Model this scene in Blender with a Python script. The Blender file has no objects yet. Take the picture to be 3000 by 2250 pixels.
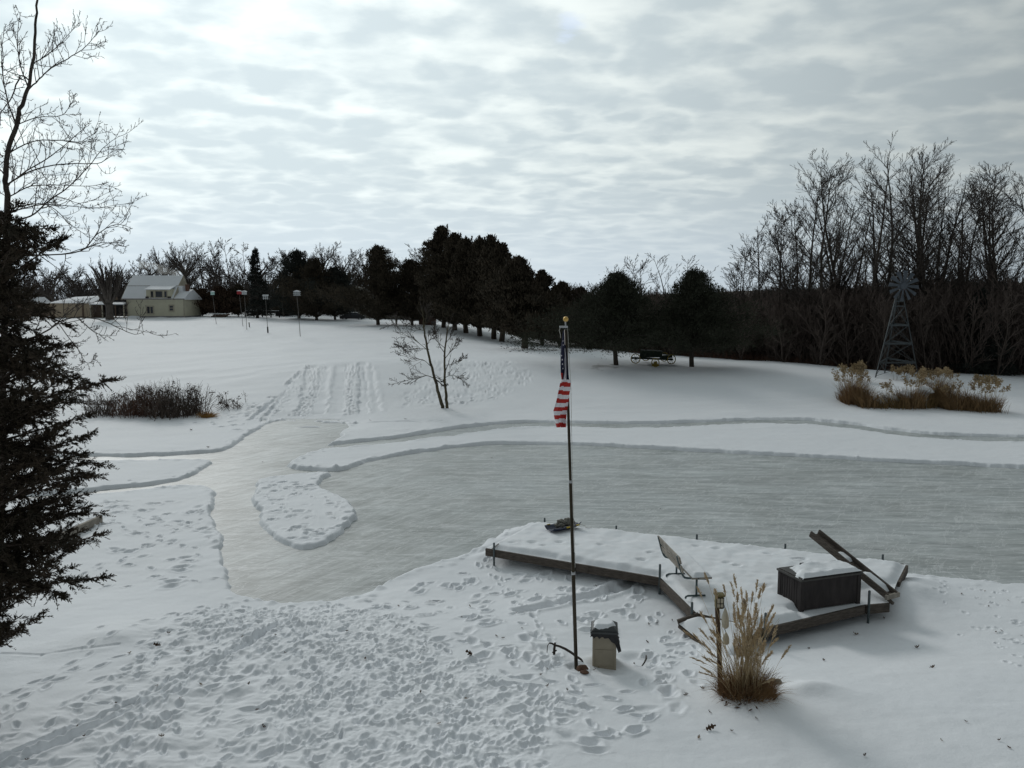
import bpy, bmesh, math, random
import numpy as np
from mathutils import Vector, Matrix, Quaternion

# ------------------------------------------------------------------ camera geometry
F = 2343.0            # focal length in pixels of the 3000 x 2250 photograph
CX, CY = 1500.0, 1125.0
H = 5.8               # eye height above the flagpole's foot
PITCH = math.atan(245.0 / F)
cp, sp = math.cos(PITCH), math.sin(PITCH)
ICE = -0.52           # level of the pond ice
DECK = -0.05          # level of the dock boards
RNG = np.random.default_rng(7)
C = bpy.context.scene.collection


def at(u, v, Y):
    """world point at forward distance Y seen at photo pixel (u, v)"""
    a, b = (u - CX) / F, (CY - v) / F
    s = Y / (cp + b * sp)
    return Vector((a * s, Y, H + (-sp + b * cp) * s))


def plane(u, v, z):
    a, b = (u - CX) / F, (CY - v) / F
    s = (z - H) / (-sp + b * cp)
    return Vector((a * s, (cp + b * sp) * s, z))


def vz(v, Y):
    b = (CY - v) / F
    return H + Y * (-sp + b * cp) / (cp + b * sp)


def proj(x, y, z):
    dz = z - H
    f = y * cp - dz * sp
    up = y * sp + dz * cp
    return CX + F * x / f, CY - F * up / f


# ------------------------------------------------------------------ noise
_tab = np.random.default_rng(11).random((256, 256))


def vnoise(x, y, seed=0):
    xi = np.floor(x).astype(np.int64); yi = np.floor(y).astype(np.int64)
    fx = x - xi; fy = y - yi
    fx = fx * fx * fx * (fx * (fx * 6 - 15) + 10); fy = fy * fy * fy * (fy * (fy * 6 - 15) + 10)
    xi += seed * 37; yi += seed * 91
    a = _tab[xi & 255, yi & 255]; b = _tab[(xi + 1) & 255, yi & 255]
    c = _tab[xi & 255, (yi + 1) & 255]; d = _tab[(xi + 1) & 255, (yi + 1) & 255]
    return (a * (1 - fx) + b * fx) * (1 - fy) + (c * (1 - fx) + d * fx) * fy - 0.5


def fbm(x, y, octaves=4, seed=0, gain=0.5):
    r = 0; amp = 1.0
    for o in range(octaves):
        ca, sa = math.cos(o * 1.1), math.sin(o * 1.1)
        r = r + amp * vnoise(x * ca - y * sa, x * sa + y * ca, seed + o)
        x = x * 2.03; y = y * 2.03; amp *= gain
    return r


def sstep(x, a, b):
    t = np.clip((x - a) / (b - a), 0, 1)
    return t * t * (3 - 2 * t)


# ------------------------------------------------------------------ materials
def node_mat(name):
    m = bpy.data.materials.new(name); m.use_nodes = True
    nt = m.node_tree
    return m, nt, nt.nodes['Principled BSDF']


def mat(name, col, rough=0.8, var=0.25, scale=6.0, bump=0.0, bscale=None, metal=0.0, stretch=(1, 1, 1), col2=None, spec=0.3):
    """a procedural material: colour broken up by noise, optional bump"""
    m, nt, p = node_mat(name)
    tc = nt.nodes.new('ShaderNodeTexCoord'); mp = nt.nodes.new('ShaderNodeMapping')
    mp.inputs['Scale'].default_value = stretch
    nt.links.new(tc.outputs['Object'], mp.inputs['Vector'])
    nz = nt.nodes.new('ShaderNodeTexNoise'); nz.inputs['Scale'].default_value = scale
    nz.inputs['Detail'].default_value = 5; nz.inputs['Roughness'].default_value = 0.6
    nt.links.new(mp.outputs[0], nz.inputs['Vector'])
    rp = nt.nodes.new('ShaderNodeValToRGB')
    c1 = [max(0, c * (1 - var)) for c in col]
    c2 = list(col2) if col2 else [min(1, c * (1 + var)) for c in col]
    rp.color_ramp.elements[0].position = 0.32; rp.color_ramp.elements[1].position = 0.68
    rp.color_ramp.elements[0].color = (*c1, 1); rp.color_ramp.elements[1].color = (*c2, 1)
    nt.links.new(nz.outputs['Fac'], rp.inputs[0]); nt.links.new(rp.outputs[0], p.inputs['Base Color'])
    p.inputs['Roughness'].default_value = rough; p.inputs['Metallic'].default_value = metal
    p.inputs['Specular IOR Level'].default_value = spec
    if bump:
        n2 = nz
        if bscale:
            n2 = nt.nodes.new('ShaderNodeTexNoise'); n2.inputs['Scale'].default_value = bscale; n2.inputs['Detail'].default_value = 4
            nt.links.new(mp.outputs[0], n2.inputs['Vector'])
        bp = nt.nodes.new('ShaderNodeBump'); bp.inputs['Strength'].default_value = bump; bp.inputs['Distance'].default_value = 0.02
        nt.links.new(n2.outputs['Fac'], bp.inputs['Height']); nt.links.new(bp.outputs[0], p.inputs['Normal'])
    return m


M = {}
M['bark'] = mat('bark', (0.060, 0.050, 0.042), 0.95, 0.4, 9, 0.5, 30, stretch=(1, 1, 0.25))
M['bark_olive'] = mat('bark_olive', (0.085, 0.072, 0.045), 0.95, 0.4, 9, 0.4, 30, stretch=(1, 1, 0.25))
M['bark_grey'] = mat('bark_grey', (0.095, 0.082, 0.072), 0.95, 0.35, 5, 0.4, 20, stretch=(1, 1, 0.25))
M['bark_cedar'] = mat('bark_cedar', (0.075, 0.058, 0.046), 0.95, 0.4, 5, 0.5, 20, stretch=(1, 1, 0.2))
M['twig'] = mat('twig', (0.070, 0.059, 0.051), 0.95, 0.3, 3)
M['twig_far'] = mat('twig_far', (0.075, 0.062, 0.056), 0.95, 0.3, 1.5)
M['twig_red'] = mat('twig_red', (0.105, 0.082, 0.070), 0.95, 0.35, 1.5)
M['cedar_leaf'] = mat('cedar_leaf', (0.050, 0.046, 0.034), 0.9, 0.4, 0.9, col2=(0.088, 0.070, 0.050), spec=0.1)
M['spruce_leaf'] = mat('spruce_leaf', (0.038, 0.042, 0.037), 0.9, 0.4, 1.2, spec=0.1)
M['pine_leaf'] = mat('pine_leaf', (0.044, 0.047, 0.033), 0.9, 0.45, 1.2, spec=0.1)
M['brown_leaf'] = mat('brown_leaf', (0.060, 0.040, 0.028), 0.9, 0.4, 1.2, spec=0.1)
M['near_cedar_leaf'] = mat('near_cedar_leaf', (0.036, 0.036, 0.025), 0.85, 0.4, 2.2, col2=(0.080, 0.060, 0.042), spec=0.15)
M['snow'] = mat('snow', (0.85, 0.88, 0.91), 0.65, 0.03, 4, 0.25, 45, col2=(0.87, 0.88, 0.90), spec=0.2)
M['roof_snow'] = mat('roof_snow', (0.82, 0.84, 0.87), 0.7, 0.03, 0.5, spec=0.2)
M['dockwood'] = mat('dockwood', (0.095, 0.078, 0.065), 0.85, 0.4, 7, 0.4, 40, stretch=(1, 1, 6))
M['greywood'] = mat('greywood', (0.30, 0.27, 0.23), 0.85, 0.3, 6, 0.3, 40, stretch=(1, 1, 1))
M['postmetal'] = mat('postmetal', (0.10, 0.12, 0.125), 0.5, 0.25, 14, 0.1, metal=0.5)
M['benchmetal'] = mat('benchmetal', (0.085, 0.115, 0.12), 0.5, 0.25, 10, metal=0.4)
M['boxplastic'] = mat('boxplastic', (0.034, 0.028, 0.027), 0.75, 0.3, 8, 0.15, 60, stretch=(1, 1, 0.3))
M['boxlid'] = mat('boxlid', (0.060, 0.056, 0.052), 0.55, 0.25, 8)
M['beige'] = mat('beige', (0.34, 0.295, 0.225), 0.6, 0.12, 5)
M['darkplastic'] = mat('darkplastic', (0.060, 0.064, 0.066), 0.5, 0.2, 8)
M['blackbag'] = mat('blackbag', (0.012, 0.012, 0.014), 0.35, 0.3, 20, 0.5, 40, spec=0.5)
M['bronze'] = mat('bronze', (0.050, 0.040, 0.026), 0.45, 0.3, 5, metal=0.4)
M['gold'] = mat('gold', (0.62, 0.40, 0.12), 0.35, 0.15, 9, metal=0.6)
M['alu'] = mat('alu', (0.45, 0.46, 0.47), 0.45, 0.15, 12, metal=0.6)
M['rope'] = mat('rope', (0.50, 0.48, 0.44), 0.9, 0.2, 40)
M['flag_red'] = mat('flag_red', (0.42, 0.028, 0.022), 0.85, 0.15, 30, 0.1, 200)
M['flag_white'] = mat('flag_white', (0.74, 0.72, 0.75), 0.85, 0.06, 30, 0.1, 200)
M['flag_blue'] = mat('flag_blue', (0.013, 0.015, 0.040), 0.85, 0.2, 30, 0.1, 200)
M['rust'] = mat('rust', (0.055, 0.045, 0.038), 0.8, 0.4, 20, 0.3, 60, metal=0.2)
M['siding'] = mat('siding', (0.60, 0.57, 0.44), 0.75, 0.06, 1.0)
M['trim'] = mat('trim', (0.42, 0.38, 0.30), 0.7, 0.1, 2)
M['glass'] = mat('glass', (0.035, 0.040, 0.05), 0.12, 0.2, 1, spec=0.6)
M['concrete'] = mat('concrete', (0.24, 0.23, 0.24), 0.9, 0.15, 2)
M['tan'] = mat('tan', (0.40, 0.32, 0.23), 0.8, 0.1, 1)
M['brown'] = mat('brown', (0.14, 0.10, 0.075), 0.85, 0.2, 2)
M['dark'] = mat('dark', (0.030, 0.028, 0.028), 0.9, 0.3, 1)
M['greywall'] = mat('greywall', (0.20, 0.19, 0.165), 0.85, 0.08, 0.8)
M['redwood'] = mat('redwood', (0.11, 0.062, 0.048), 0.85, 0.2, 2)
M['brick'] = mat('brick', (0.14, 0.08, 0.06), 0.9, 0.3, 6)
M['birdwhite'] = mat('birdwhite', (0.44, 0.46, 0.47), 0.6, 0.06, 4)
M['birdgreen'] = mat('birdgreen', (0.42, 0.62, 0.58), 0.6, 0.08, 4)
M['birdred'] = mat('birdred', (0.36, 0.035, 0.04), 0.6, 0.15, 4)
M['polegrey'] = mat('polegrey', (0.16, 0.15, 0.14), 0.6, 0.25, 4, metal=0.3)
M['mill'] = mat('mill', (0.075, 0.085, 0.09), 0.5, 0.2, 3, metal=0.4)
M['millblade'] = mat('millblade', (0.090, 0.104, 0.122), 0.5, 0.2, 2, metal=0.3)
M['millred'] = mat('millred', (0.36, 0.05, 0.03), 0.6, 0.1, 3)
M['wagon'] = mat('wagon', (0.016, 0.028, 0.018), 0.7, 0.3, 3)
M['yellow'] = mat('yellow', (0.24, 0.18, 0.03), 0.7, 0.25, 4)
M['straw'] = mat('straw', (0.52, 0.40, 0.24), 0.9, 0.3, 4)
M['plume'] = mat('plume', (0.58, 0.45, 0.29), 0.95, 0.22, 8)
M['straw_red'] = mat('straw_red', (0.20, 0.105, 0.055), 0.9, 0.4, 3, col2=(0.34, 0.21, 0.10))
M['straw_gold'] = mat('straw_gold', (0.27, 0.18, 0.075), 0.9, 0.45, 1.6, col2=(0.25, 0.16, 0.07))
M['straw_olive'] = mat('straw_olive', (0.21, 0.13, 0.062), 0.9, 0.45, 1.6)
M['pampas'] = mat('pampas', (0.34, 0.255, 0.15), 0.95, 0.2, 3)
M['weed'] = mat('weed', (0.105, 0.082, 0.068), 0.95, 0.4, 2)
M['weed_red'] = mat('weed_red', (0.125, 0.070, 0.050), 0.95, 0.4, 2)
M['tuft'] = mat('tuft', (0.34, 0.19, 0.06), 0.95, 0.3, 4)
M['oak_leaf'] = mat('oak_leaf', (0.085, 0.050, 0.030), 0.85, 0.4, 25)
M['oak_leaf_tan'] = mat('oak_leaf_tan', (0.19, 0.13, 0.075), 0.85, 0.3, 25)
M['postwood'] = mat('postwood', (0.085, 0.055, 0.036), 0.9, 0.35, 8, 0.4, 40, stretch=(1, 1, 0.2))
M['moss'] = mat('moss', (0.15, 0.125, 0.060), 0.95, 0.35, 15, 0.4, 50)
M['float'] = mat('float', (0.56, 0.52, 0.42), 0.6, 0.12, 10)
M['stone'] = mat('stone', (0.23, 0.205, 0.165), 0.9, 0.3, 9, 0.5, 30)
M['stone_red'] = mat('stone_red', (0.13, 0.075, 0.05), 0.9, 0.3, 14, 0.5, 30)
M['navy'] = mat('navy', (0.018, 0.026, 0.060), 0.45, 0.3, 6, spec=0.5)
M['sled_yellow'] = mat('sled_yellow', (0.55, 0.40, 0.05), 0.5, 0.15, 6)
M['camo'] = mat('camo', (0.07, 0.06, 0.045), 0.9, 0.6, 26, 0.4, 40, col2=(0.28, 0.27, 0.24))
M['tyre'] = mat('tyre', (0.02, 0.02, 0.02), 0.9, 0.2, 6)
M['carpaint'] = mat('carpaint', (0.013, 0.015, 0.019), 0.3, 0.15, 2, spec=0.5)


# ------------------------------------------------------------------ mesh builders
def link(name, me, m, parent=None, loc=None):
    o = bpy.data.objects.new(name, me)
    C.objects.link(o)
    if m is not None:
        for k in (m if isinstance(m, (list, tuple)) else [m]):
            me.materials.append(M[k] if isinstance(k, str) else k)
    if parent is not None:
        o.parent = parent
    if loc is not None:
        o.location = loc
    return o


def np_mesh(name, verts, quads=None, tris=None, smooth=True, mi=None):
    me = bpy.data.meshes.new(name)
    nq = 0 if quads is None else len(quads); ntr = 0 if tris is None else len(tris)
    me.vertices.add(len(verts)); me.vertices.foreach_set('co', np.ascontiguousarray(verts, dtype=np.float32).ravel())
    idx = []
    if nq: idx.append(np.asarray(quads, dtype=np.int32).ravel())
    if ntr: idx.append(np.asarray(tris, dtype=np.int32).ravel())
    idx = np.concatenate(idx)
    tot = np.concatenate([np.full(nq, 4, np.int32), np.full(ntr, 3, np.int32)])
    start = np.concatenate([[0], np.cumsum(tot)[:-1]]).astype(np.int32)
    me.loops.add(len(idx)); me.loops.foreach_set('vertex_index', idx)
    me.polygons.add(len(tot)); me.polygons.foreach_set('loop_start', start)
    me.polygons.foreach_set('loop_total', tot)
    if smooth: me.polygons.foreach_set('use_smooth', np.ones(len(tot), bool))
    if mi is not None: me.polygons.foreach_set('material_index', np.asarray(mi, np.int32))
    me.update(calc_edges=True)
    return me


class Tubes:
    """many tapered tubes collected into one mesh"""
    def __init__(self): self.v = []; self.q = []; self.t = []; self.n = 0

    def add(self, pts, radii, sides=4, cap=True):
        pts = np.asarray([tuple(p) for p in pts], float); n = len(pts)
        radii = np.broadcast_to(np.asarray(radii, float), (n,))
        tan = np.gradient(pts, axis=0); L = np.linalg.norm(tan, axis=1, keepdims=True); tan = tan / np.maximum(L, 1e-9)
        ref = np.array([0, 0, 1.0]) if abs(tan[:, 2]).mean() < 0.8 else np.array([1.0, 0, 0])
        a = np.cross(tan, ref); a /= np.maximum(np.linalg.norm(a, axis=1, keepdims=True), 1e-9)
        b = np.cross(tan, a)
        th = np.arange(sides) * 2 * math.pi / sides
        ring = pts[:, None, :] + radii[:, None, None] * (np.cos(th)[None, :, None] * a[:, None, :] + np.sin(th)[None, :, None] * b[:, None, :])
        self.v.append(ring.reshape(-1, 3))
        k = np.arange(n - 1)[:, None] * sides + np.arange(sides)[None, :]
        k2 = np.arange(n - 1)[:, None] * sides + (np.arange(sides)[None, :] + 1) % sides
        self.q.append(np.stack([k, k2, k2 + sides, k + sides], -1).reshape(-1, 4) + self.n)
        if cap and sides > 2:
            for base, rev in ((0, True), ((n - 1) * sides, False)):
                r = np.arange(1, sides - 1)
                t = np.stack([np.zeros_like(r), r, r + 1], -1) + base + self.n
                self.t.append(t[:, ::-1] if rev else t)
        self.n += n * sides
        return self

    def mesh(self, name, off=None, smooth=True):
        v = np.concatenate(self.v)
        if off is not None: v = v - np.array(tuple(off))
        return np_mesh(name, v, np.concatenate(self.q), np.concatenate(self.t) if self.t else None, smooth)


class MB:
    """boxes, prisms and tubes in one bmesh with a choice of bevel"""
    def __init__(self): self.bm = bmesh.new(); self.mat = 0

    def _tag(self, geom):
        for f in geom:
            if isinstance(f, bmesh.types.BMFace): f.material_index = self.mat

    def box(self, c, s, rz=0.0, bev=0.0, mtx=None):
        r = bmesh.ops.create_cube(self.bm, size=1.0)
        vs = r['verts']
        mx = Matrix.Translation(Vector(c)) @ (mtx if mtx is not None else Matrix.Rotation(rz, 4, 'Z')) @ Matrix.Diagonal((s[0], s[1], s[2], 1))
        bmesh.ops.transform(self.bm, matrix=mx, verts=vs)
        fs = {f for v in vs for f in v.link_faces}
        self._tag(fs)
        if bev > 0:
            es = list({e for v in vs for e in v.link_edges})
            rr = bmesh.ops.bevel(self.bm, geom=es, offset=bev, segments=2, affect='EDGES', profile=0.6)
            self._tag(rr['faces'])
        return self

    def beam(self, a, b, w, h, bev=0.0, up=(0, 0, 1)):
        """box from a to b, w wide and h high"""
        a = Vector(a); b = Vector(b); d = b - a; L = d.length; y = d.normalized()
        x = y.cross(Vector(up)).normalized(); z = x.cross(y)
        mx = Matrix((x, y, z)).transposed().to_4x4()
        return self.box((a + b) / 2, (w, L, h), bev=bev, mtx=mx)

    def tube(self, pts, radii, sides=8, cap=True):
        pts = [Vector(p) for p in pts]; n = len(pts)
        if not hasattr(radii, '__len__'): radii = [radii] * n
        rings = []
        prev = None
        for i, p in enumerate(pts):
            t = (pts[min(i + 1, n - 1)] - pts[max(i - 1, 0)]).normalized()
            if prev is None:
                a = t.cross(Vector((0, 0, 1)) if abs(t.z) < 0.9 else Vector((1, 0, 0))).normalized()
            else:
                a = (prev - t * prev.dot(t)).normalized()
            prev = a; b = t.cross(a)
            rings.append([self.bm.verts.new(p + radii[i] * (math.cos(k * 2 * math.pi / sides) * a + math.sin(k * 2 * math.pi / sides) * b)) for k in range(sides)])
        for i in range(n - 1):
            for k in range(sides):
                f = self.bm.faces.new((rings[i][k], rings[i][(k + 1) % sides], rings[i + 1][(k + 1) % sides], rings[i + 1][k]))
                f.smooth = True; f.material_index = self.mat
        if cap:
            for rg in (rings[0][::-1], rings[-1]):
                f = self.bm.faces.new(rg); f.material_index = self.mat
        return self

    def prism(self, poly, ext):
        """polygon (list of points) extruded by the vector ext"""
        ext = Vector(ext); n = len(poly)
        a = [self.bm.verts.new(Vector(p)) for p in poly]; b = [self.bm.verts.new(Vector(p) + ext) for p in poly]
        fs = [self.bm.faces.new(a[::-1]), self.bm.faces.new(b)]
        for i in range(n): fs.append(self.bm.faces.new((a[i], a[(i + 1) % n], b[(i + 1) % n], b[i])))
        self._tag(fs)
        return self

    def ball(self, c, r, seg=14, squash=(1, 1, 1), noise=0.0, seed=0):
        rr = bmesh.ops.create_icosphere(self.bm, subdivisions=3, radius=1.0)
        rg = random.Random(seed); ph = [rg.uniform(0, 6.28) for _ in range(6)]
        for v in rr['verts']:
            p = v.co.copy()
            k = 1 + noise * (math.sin(p.x * 3 + ph[0]) * math.sin(p.y * 4 + ph[1]) + 0.6 * math.sin(p.z * 6 + ph[2] + p.x * 3) + 0.4 * math.sin(p.y * 9 + ph[3]))
            v.co = Vector(c) + Vector((p.x * r * squash[0] * k, p.y * r * squash[1] * k, p.z * r * squash[2] * k))
        for f in {f for v in rr['verts'] for f in v.link_faces}: f.smooth = True; f.material_index = self.mat
        return self

    def build(self, name, m, parent=None, off=None, loc=None):
        bmesh.ops.recalc_face_normals(self.bm, faces=self.bm.faces)
        if off is not None: bmesh.ops.translate(self.bm, vec=-Vector(off), verts=self.bm.verts)
        me = bpy.data.meshes.new(name); self.bm.to_mesh(me); self.bm.free()
        return link(name, me, m, parent, loc)


def tag(o, label=None, cat=None, group=None, kind=None):
    if label: o['label'] = label
    if cat: o['category'] = cat
    if group: o['group'] = group
    if kind: o['kind'] = kind
    return o


def thing(name, label, cat, loc=(0, 0, 0), rz=0.0, group=None):
    o = bpy.data.objects.new(name, None); C.objects.link(o)
    o.empty_display_size = 0.2
    o.location = loc; o.rotation_euler = (0, 0, rz)
    return tag(o, label, cat, group)


def dup(root, loc, rz=0.0, scale=1.0, label=None, group=None, cat=None, tilt=(0, 0)):
    r = root.copy(); C.objects.link(r)
    r.location = loc; r.rotation_euler = (tilt[0], tilt[1], rz)
    r.scale = scale if hasattr(scale, '__len__') else (scale,) * 3
    if label: r['label'] = label
    if group: r['group'] = group
    if cat: r['category'] = cat
    for ch in [o for o in root.children]:
        c = ch.copy(); C.objects.link(c); c.parent = r
        for g in [o for o in ch.children]:
            d = g.copy(); C.objects.link(d); d.parent = c
    return r
# ------------------------------------------------------------------ terrain
NEAR1 = [(3, .55), (6, .33), (9.4, .12), (12.2, 0), (14.3, -.13), (16.2, -.38), (17.5, -.40), (30, -.40)]
NEAR2 = [(3, .45), (6, .25), (9.4, .06), (11.0, 0), (12.2, -.11), (13.1, -.27), (14.0, -.39), (15, -.40), (30, -.40)]
COLS = [
    (-900, [(1215, 43.5), (1150, 54), (1060, 75), (990, 105), (945, 135), (928, 170), (905, 260), (895, 420)]),
    (250, [(1215, 43.5), (1165, 50), (1105, 62), (1010, 92), (955, 118), (931, 137), (922, 170), (905, 260), (895, 420)]),
    (600, [(1222, 43.2), (1150, 50), (1085, 60), (1010, 88), (960, 112), (930, 140), (922, 165), (905, 260), (895, 420)]),
    (870, [(1225, 43), (1132, 50.5), (1068, 57), (1040, 66), (1000, 86), (960, 108), (932, 140), (923, 165), (905, 260), (895, 420)]),
    (1150, [(1205, 45), (1130, 51.5), (1062, 58), (1035, 68), (1000, 86), (965, 106), (943, 128), (932, 165), (905, 260), (895, 420)]),
    (1300, [(1193, 46), (1125, 52), (1062, 58.5), (1030, 70), (1010, 80), (985, 92), (962, 108), (948, 128), (937, 165), (905, 260), (890, 420)]),
    (1450, [(1190, 46), (1125, 52), (1066, 58.5), (1036, 67), (1018, 75), (1020, 85), (1000, 94), (975, 108), (962, 128), (950, 165), (900, 300), (888, 420)]),
    (1580, [(1190, 46), (1130, 51.2), (1071, 58), (1039, 66), (1020, 75), (1024, 84), (1004, 95), (987, 108), (972, 128), (955, 165), (890, 300), (880, 420)]),
    (1700, [(1195, 45.5), (1140, 51), (1079, 58), (1041, 66), (1024, 73), (1023, 82), (1008, 93), (1000, 105), (980, 130), (930, 200), (885, 300), (870, 420)]),
    (1850, [(1198, 45.5), (1142, 50.5), (1082, 57), (1052, 64), (1037, 72), (1032, 82), (1015, 100), (980, 130), (920, 200), (880, 300), (865, 420)]),
    (2050, [(1200, 45.2), (1146, 50), (1084, 57), (1062, 63), (1047, 70), (1040, 80), (1010, 100), (960, 130), (900, 200), (865, 300), (855, 420)]),
    (2400, [(1200, 45.2), (1150, 49.5), (1088, 57), (1069, 63), (1060, 70), (1040, 80), (1000, 100), (950, 130), (885, 200), (850, 300), (845, 420)]),
    (2640, [(1198, 45.3), (1152, 49.5), (1110, 55), (1093, 61), (1085, 68), (1060, 80), (1005, 102), (945, 133), (875, 200), (845, 300), (840, 420)]),
    (3000, [(1195, 45.5), (1152, 50), (1119, 56), (1107, 62), (1096, 70), (1060, 85), (1000, 105), (930, 140), (860, 200), (830, 300), (825, 420)]),
    (3900, [(1195, 45.5), (1152, 50), (1119, 56), (1107, 62), (1096, 70), (1060, 85), (1000, 105), (930, 140), (860, 200), (830, 300), (825, 420)]),
]
LT = np.linspace(-1.45, 1.45, 581)                   # x / y
LY = np.exp(np.linspace(math.log(3.0), math.log(430.0), 900))
_ct = []; _cz = []
for u, pr in COLS:
    near = NEAR1 if u <= 1800 else NEAR2
    ys = [p[0] for p in near]; zs = [p[1] for p in near]
    y0 = pr[0][1]; ys += [y0 - 6, y0 - 1.5]; zs += [-.40, -.40]
    for v, Y in pr: ys.append(Y); zs.append(max(-.40, vz(v, Y)))
    zi = np.interp(LY, ys, zs)
    _ct.append((u - CX) / F / cp); _cz.append(zi)
_ct = np.array(_ct); _cz = np.array(_cz)
TAB = np.stack([np.interp(LT, _ct, _cz[:, j]) for j in range(len(LY))], 1)
# the part of the near shore that belongs to the dock's right side starts past u = 1800


def gsm(a, sig, axis):
    r = int(3 * sig); k = np.exp(-0.5 * (np.arange(-r, r + 1) / sig) ** 2); k /= k.sum()
    pad = [(0, 0), (0, 0)]; pad[axis] = (r, r)
    b = np.pad(a, pad, mode='edge')
    return np.apply_along_axis(lambda m: np.convolve(m, k, 'valid'), axis, b)


TAB = gsm(gsm(TAB, 7.0, 1), 7.0, 0)


def zbase(x, y):
    x = np.asarray(x, float); y = np.asarray(y, float)
    t = np.clip(x / np.maximum(y, 1e-6), LT[0], LT[-1] - 1e-6)
    yy = np.clip(y, LY[0], LY[-1] - 1e-3)
    i = (t - LT[0]) / (LT[1] - LT[0]); i0 = np.clip(np.floor(i).astype(int), 0, len(LT) - 2); fi = i - i0
    j = (np.log(yy) - math.log(LY[0])) / (math.log(LY[1]) - math.log(LY[0])); j0 = np.clip(np.floor(j).astype(int), 0, len(LY) - 2); fj = j - j0
    return (TAB[i0, j0] * (1 - fi) + TAB[i0 + 1, j0] * fi) * (1 - fj) + (TAB[i0, j0 + 1] * (1 - fi) + TAB[i0 + 1, j0 + 1] * fi) * fj


_SY = np.exp(np.linspace(math.log(4.0), math.log(400.0), 6000))


def hit(u, v, sink=0.0):
    """where the sight line of a photo pixel meets the ground"""
    a, b = (u - CX) / F, (CY - v) / F
    s = _SY / (cp + b * sp)
    zr = H + (-sp + b * cp) * s
    g = zbase(a * s, _SY)
    k = np.argmax(zr <= g)
    if zr[k] > g[k]: k = len(_SY) - 1
    return Vector((a * s[k], _SY[k], float(g[k]) - sink))


def ground(x, y, sink=0.0):
    return Vector((x, y, float(zbase(x, y)) - sink))


# ---- outlines of the skated ice, traced on the pond's level
ICE_OUT = [(676, 1738), (674, 1683), (649, 1602), (631, 1539), (636, 1457), (622, 1432), (568, 1424), (500, 1429), (360, 1444), (230, 1456), (-60, 1480),
           (-60, 1462), (230, 1441), (360, 1430), (500, 1411), (560, 1392), (610, 1372), (631, 1352), (600, 1351), (500, 1351), (380, 1352), (250, 1353), (-60, 1358),
           (-60, 1343), (250, 1337), (380, 1337), (500, 1335), (613, 1326), (649, 1320), (690, 1302), (726, 1275), (771, 1250), (812, 1230),
           (900, 1227), (990, 1228), (1020, 1240), (1000, 1277), (966, 1299), (952, 1307),
           (1042, 1296), (1178, 1280), (1314, 1258), (1500, 1237), (1666, 1237), (1792, 1241), (1975, 1240), (2178, 1229), (2348, 1229), (2483, 1241), (2653, 1266), (2822, 1278), (3000, 1280), (3300, 1282),
           (3300, 1306), (3000, 1300), (2822, 1296), (2653, 1282), (2483, 1258), (2348, 1245), (2178, 1244), (1975, 1256), (1792, 1258), (1666, 1255), (1500, 1256), (1314, 1280), (1178, 1298), (1042, 1311), (952, 1318),
           (929, 1324), (875, 1340), (839, 1362), (862, 1373), (893, 1378), (979, 1378), (1006, 1375), (1065, 1357), (1133, 1339), (1268, 1317), (1404, 1303), (1500, 1301),
           (1666, 1302), (1839, 1311), (2110, 1325), (2381, 1340), (2721, 1357), (3000, 1372), (3300, 1390),
           (3300, 1745), (3000, 1722), (2860, 1710), (2720, 1697), (2600, 1690), (2200, 1680), (1900, 1640), (1640, 1590), (1600, 1545), (1552, 1530), (1500, 1556), (1440, 1592),
           (1382, 1625), (1314, 1647), (1205, 1679), (1146, 1702), (1101, 1733), (1042, 1758), (975, 1765), (884, 1765), (771, 1762)]
ICE_ISLE = [(966, 1387), (862, 1390), (771, 1403), (746, 1430), (740, 1466), (753, 1512), (780, 1557), (816, 1588), (875, 1609), (929, 1602), (988, 1570), (1038, 1525), (1038, 1494), (1011, 1466), (952, 1439), (939, 1421), (948, 1403)]


def poly_sd(px, py, poly):
    """signed distance to a polygon: positive inside"""
    d2 = np.full(px.shape, 1e9); ins = np.zeros(px.shape, bool)
    n = len(poly)
    for i in range(n):
        ax, ay = poly[i]; bx, by = poly[(i + 1) % n]
        ex, ey = bx - ax, by - ay
        wx, wy = px - ax, py - ay
        t = np.clip((wx * ex + wy * ey) / (ex * ex + ey * ey + 1e-12), 0, 1)
        dx = wx - t * ex; dy = wy - t * ey
        d2 = np.minimum(d2, dx * dx + dy * dy)
        c = ((ay > py) != (by > py))
        if abs(ey) > 1e-12:
            ins ^= c & (px < ex * (py - ay) / ey + ax)
    d = np.sqrt(d2)
    return np.where(ins, d, -d)


def smooth_poly(pix, z, it=1):
    p = [tuple(plane(u, v, z)[:2]) for u, v in pix]
    for _ in range(it):
        q = []
        for i in range(len(p)):
            a = p[i]; b = p[(i + 1) % len(p)]
            q.append((a[0] * .75 + b[0] * .25, a[1] * .75 + b[1] * .25)); q.append((a[0] * .25 + b[0] * .75, a[1] * .25 + b[1] * .75))
        p = q
    return p


OUT_W = smooth_poly(ICE_OUT, ICE + .02); ISLE_W = smooth_poly(ICE_ISLE, ICE + .02)

# ---- the grid: fine where the photograph looks, coarse beyond
vv = np.concatenate([np.arange(3700, 2460, -14.0), np.arange(2460, 1440, -1.75), np.arange(1440, 1180, -0.95), np.arange(1180, 930, -1.75)])
_b = (CY - vv) / F
gy = (H + .40) * (cp + _b * sp) / (sp - _b * cp)
gy = np.concatenate([gy, np.exp(np.linspace(math.log(gy[-1] * 1.02), math.log(425), 40))])
gt_core = np.arange(-0.70, 0.70, 0.00080)
out = np.linspace(0, 1, 30)[1:] ** 1.5 * 0.7
gt = np.concatenate([(-0.70 - out)[::-1], gt_core, gt_core[-1] + out])
NTc, NYr = len(gt), len(gy)
GT, GY = np.meshgrid(gt, gy)            # rows: y, columns: t
GX = GT * GY
GZ = zbase(GX, GY)

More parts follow.
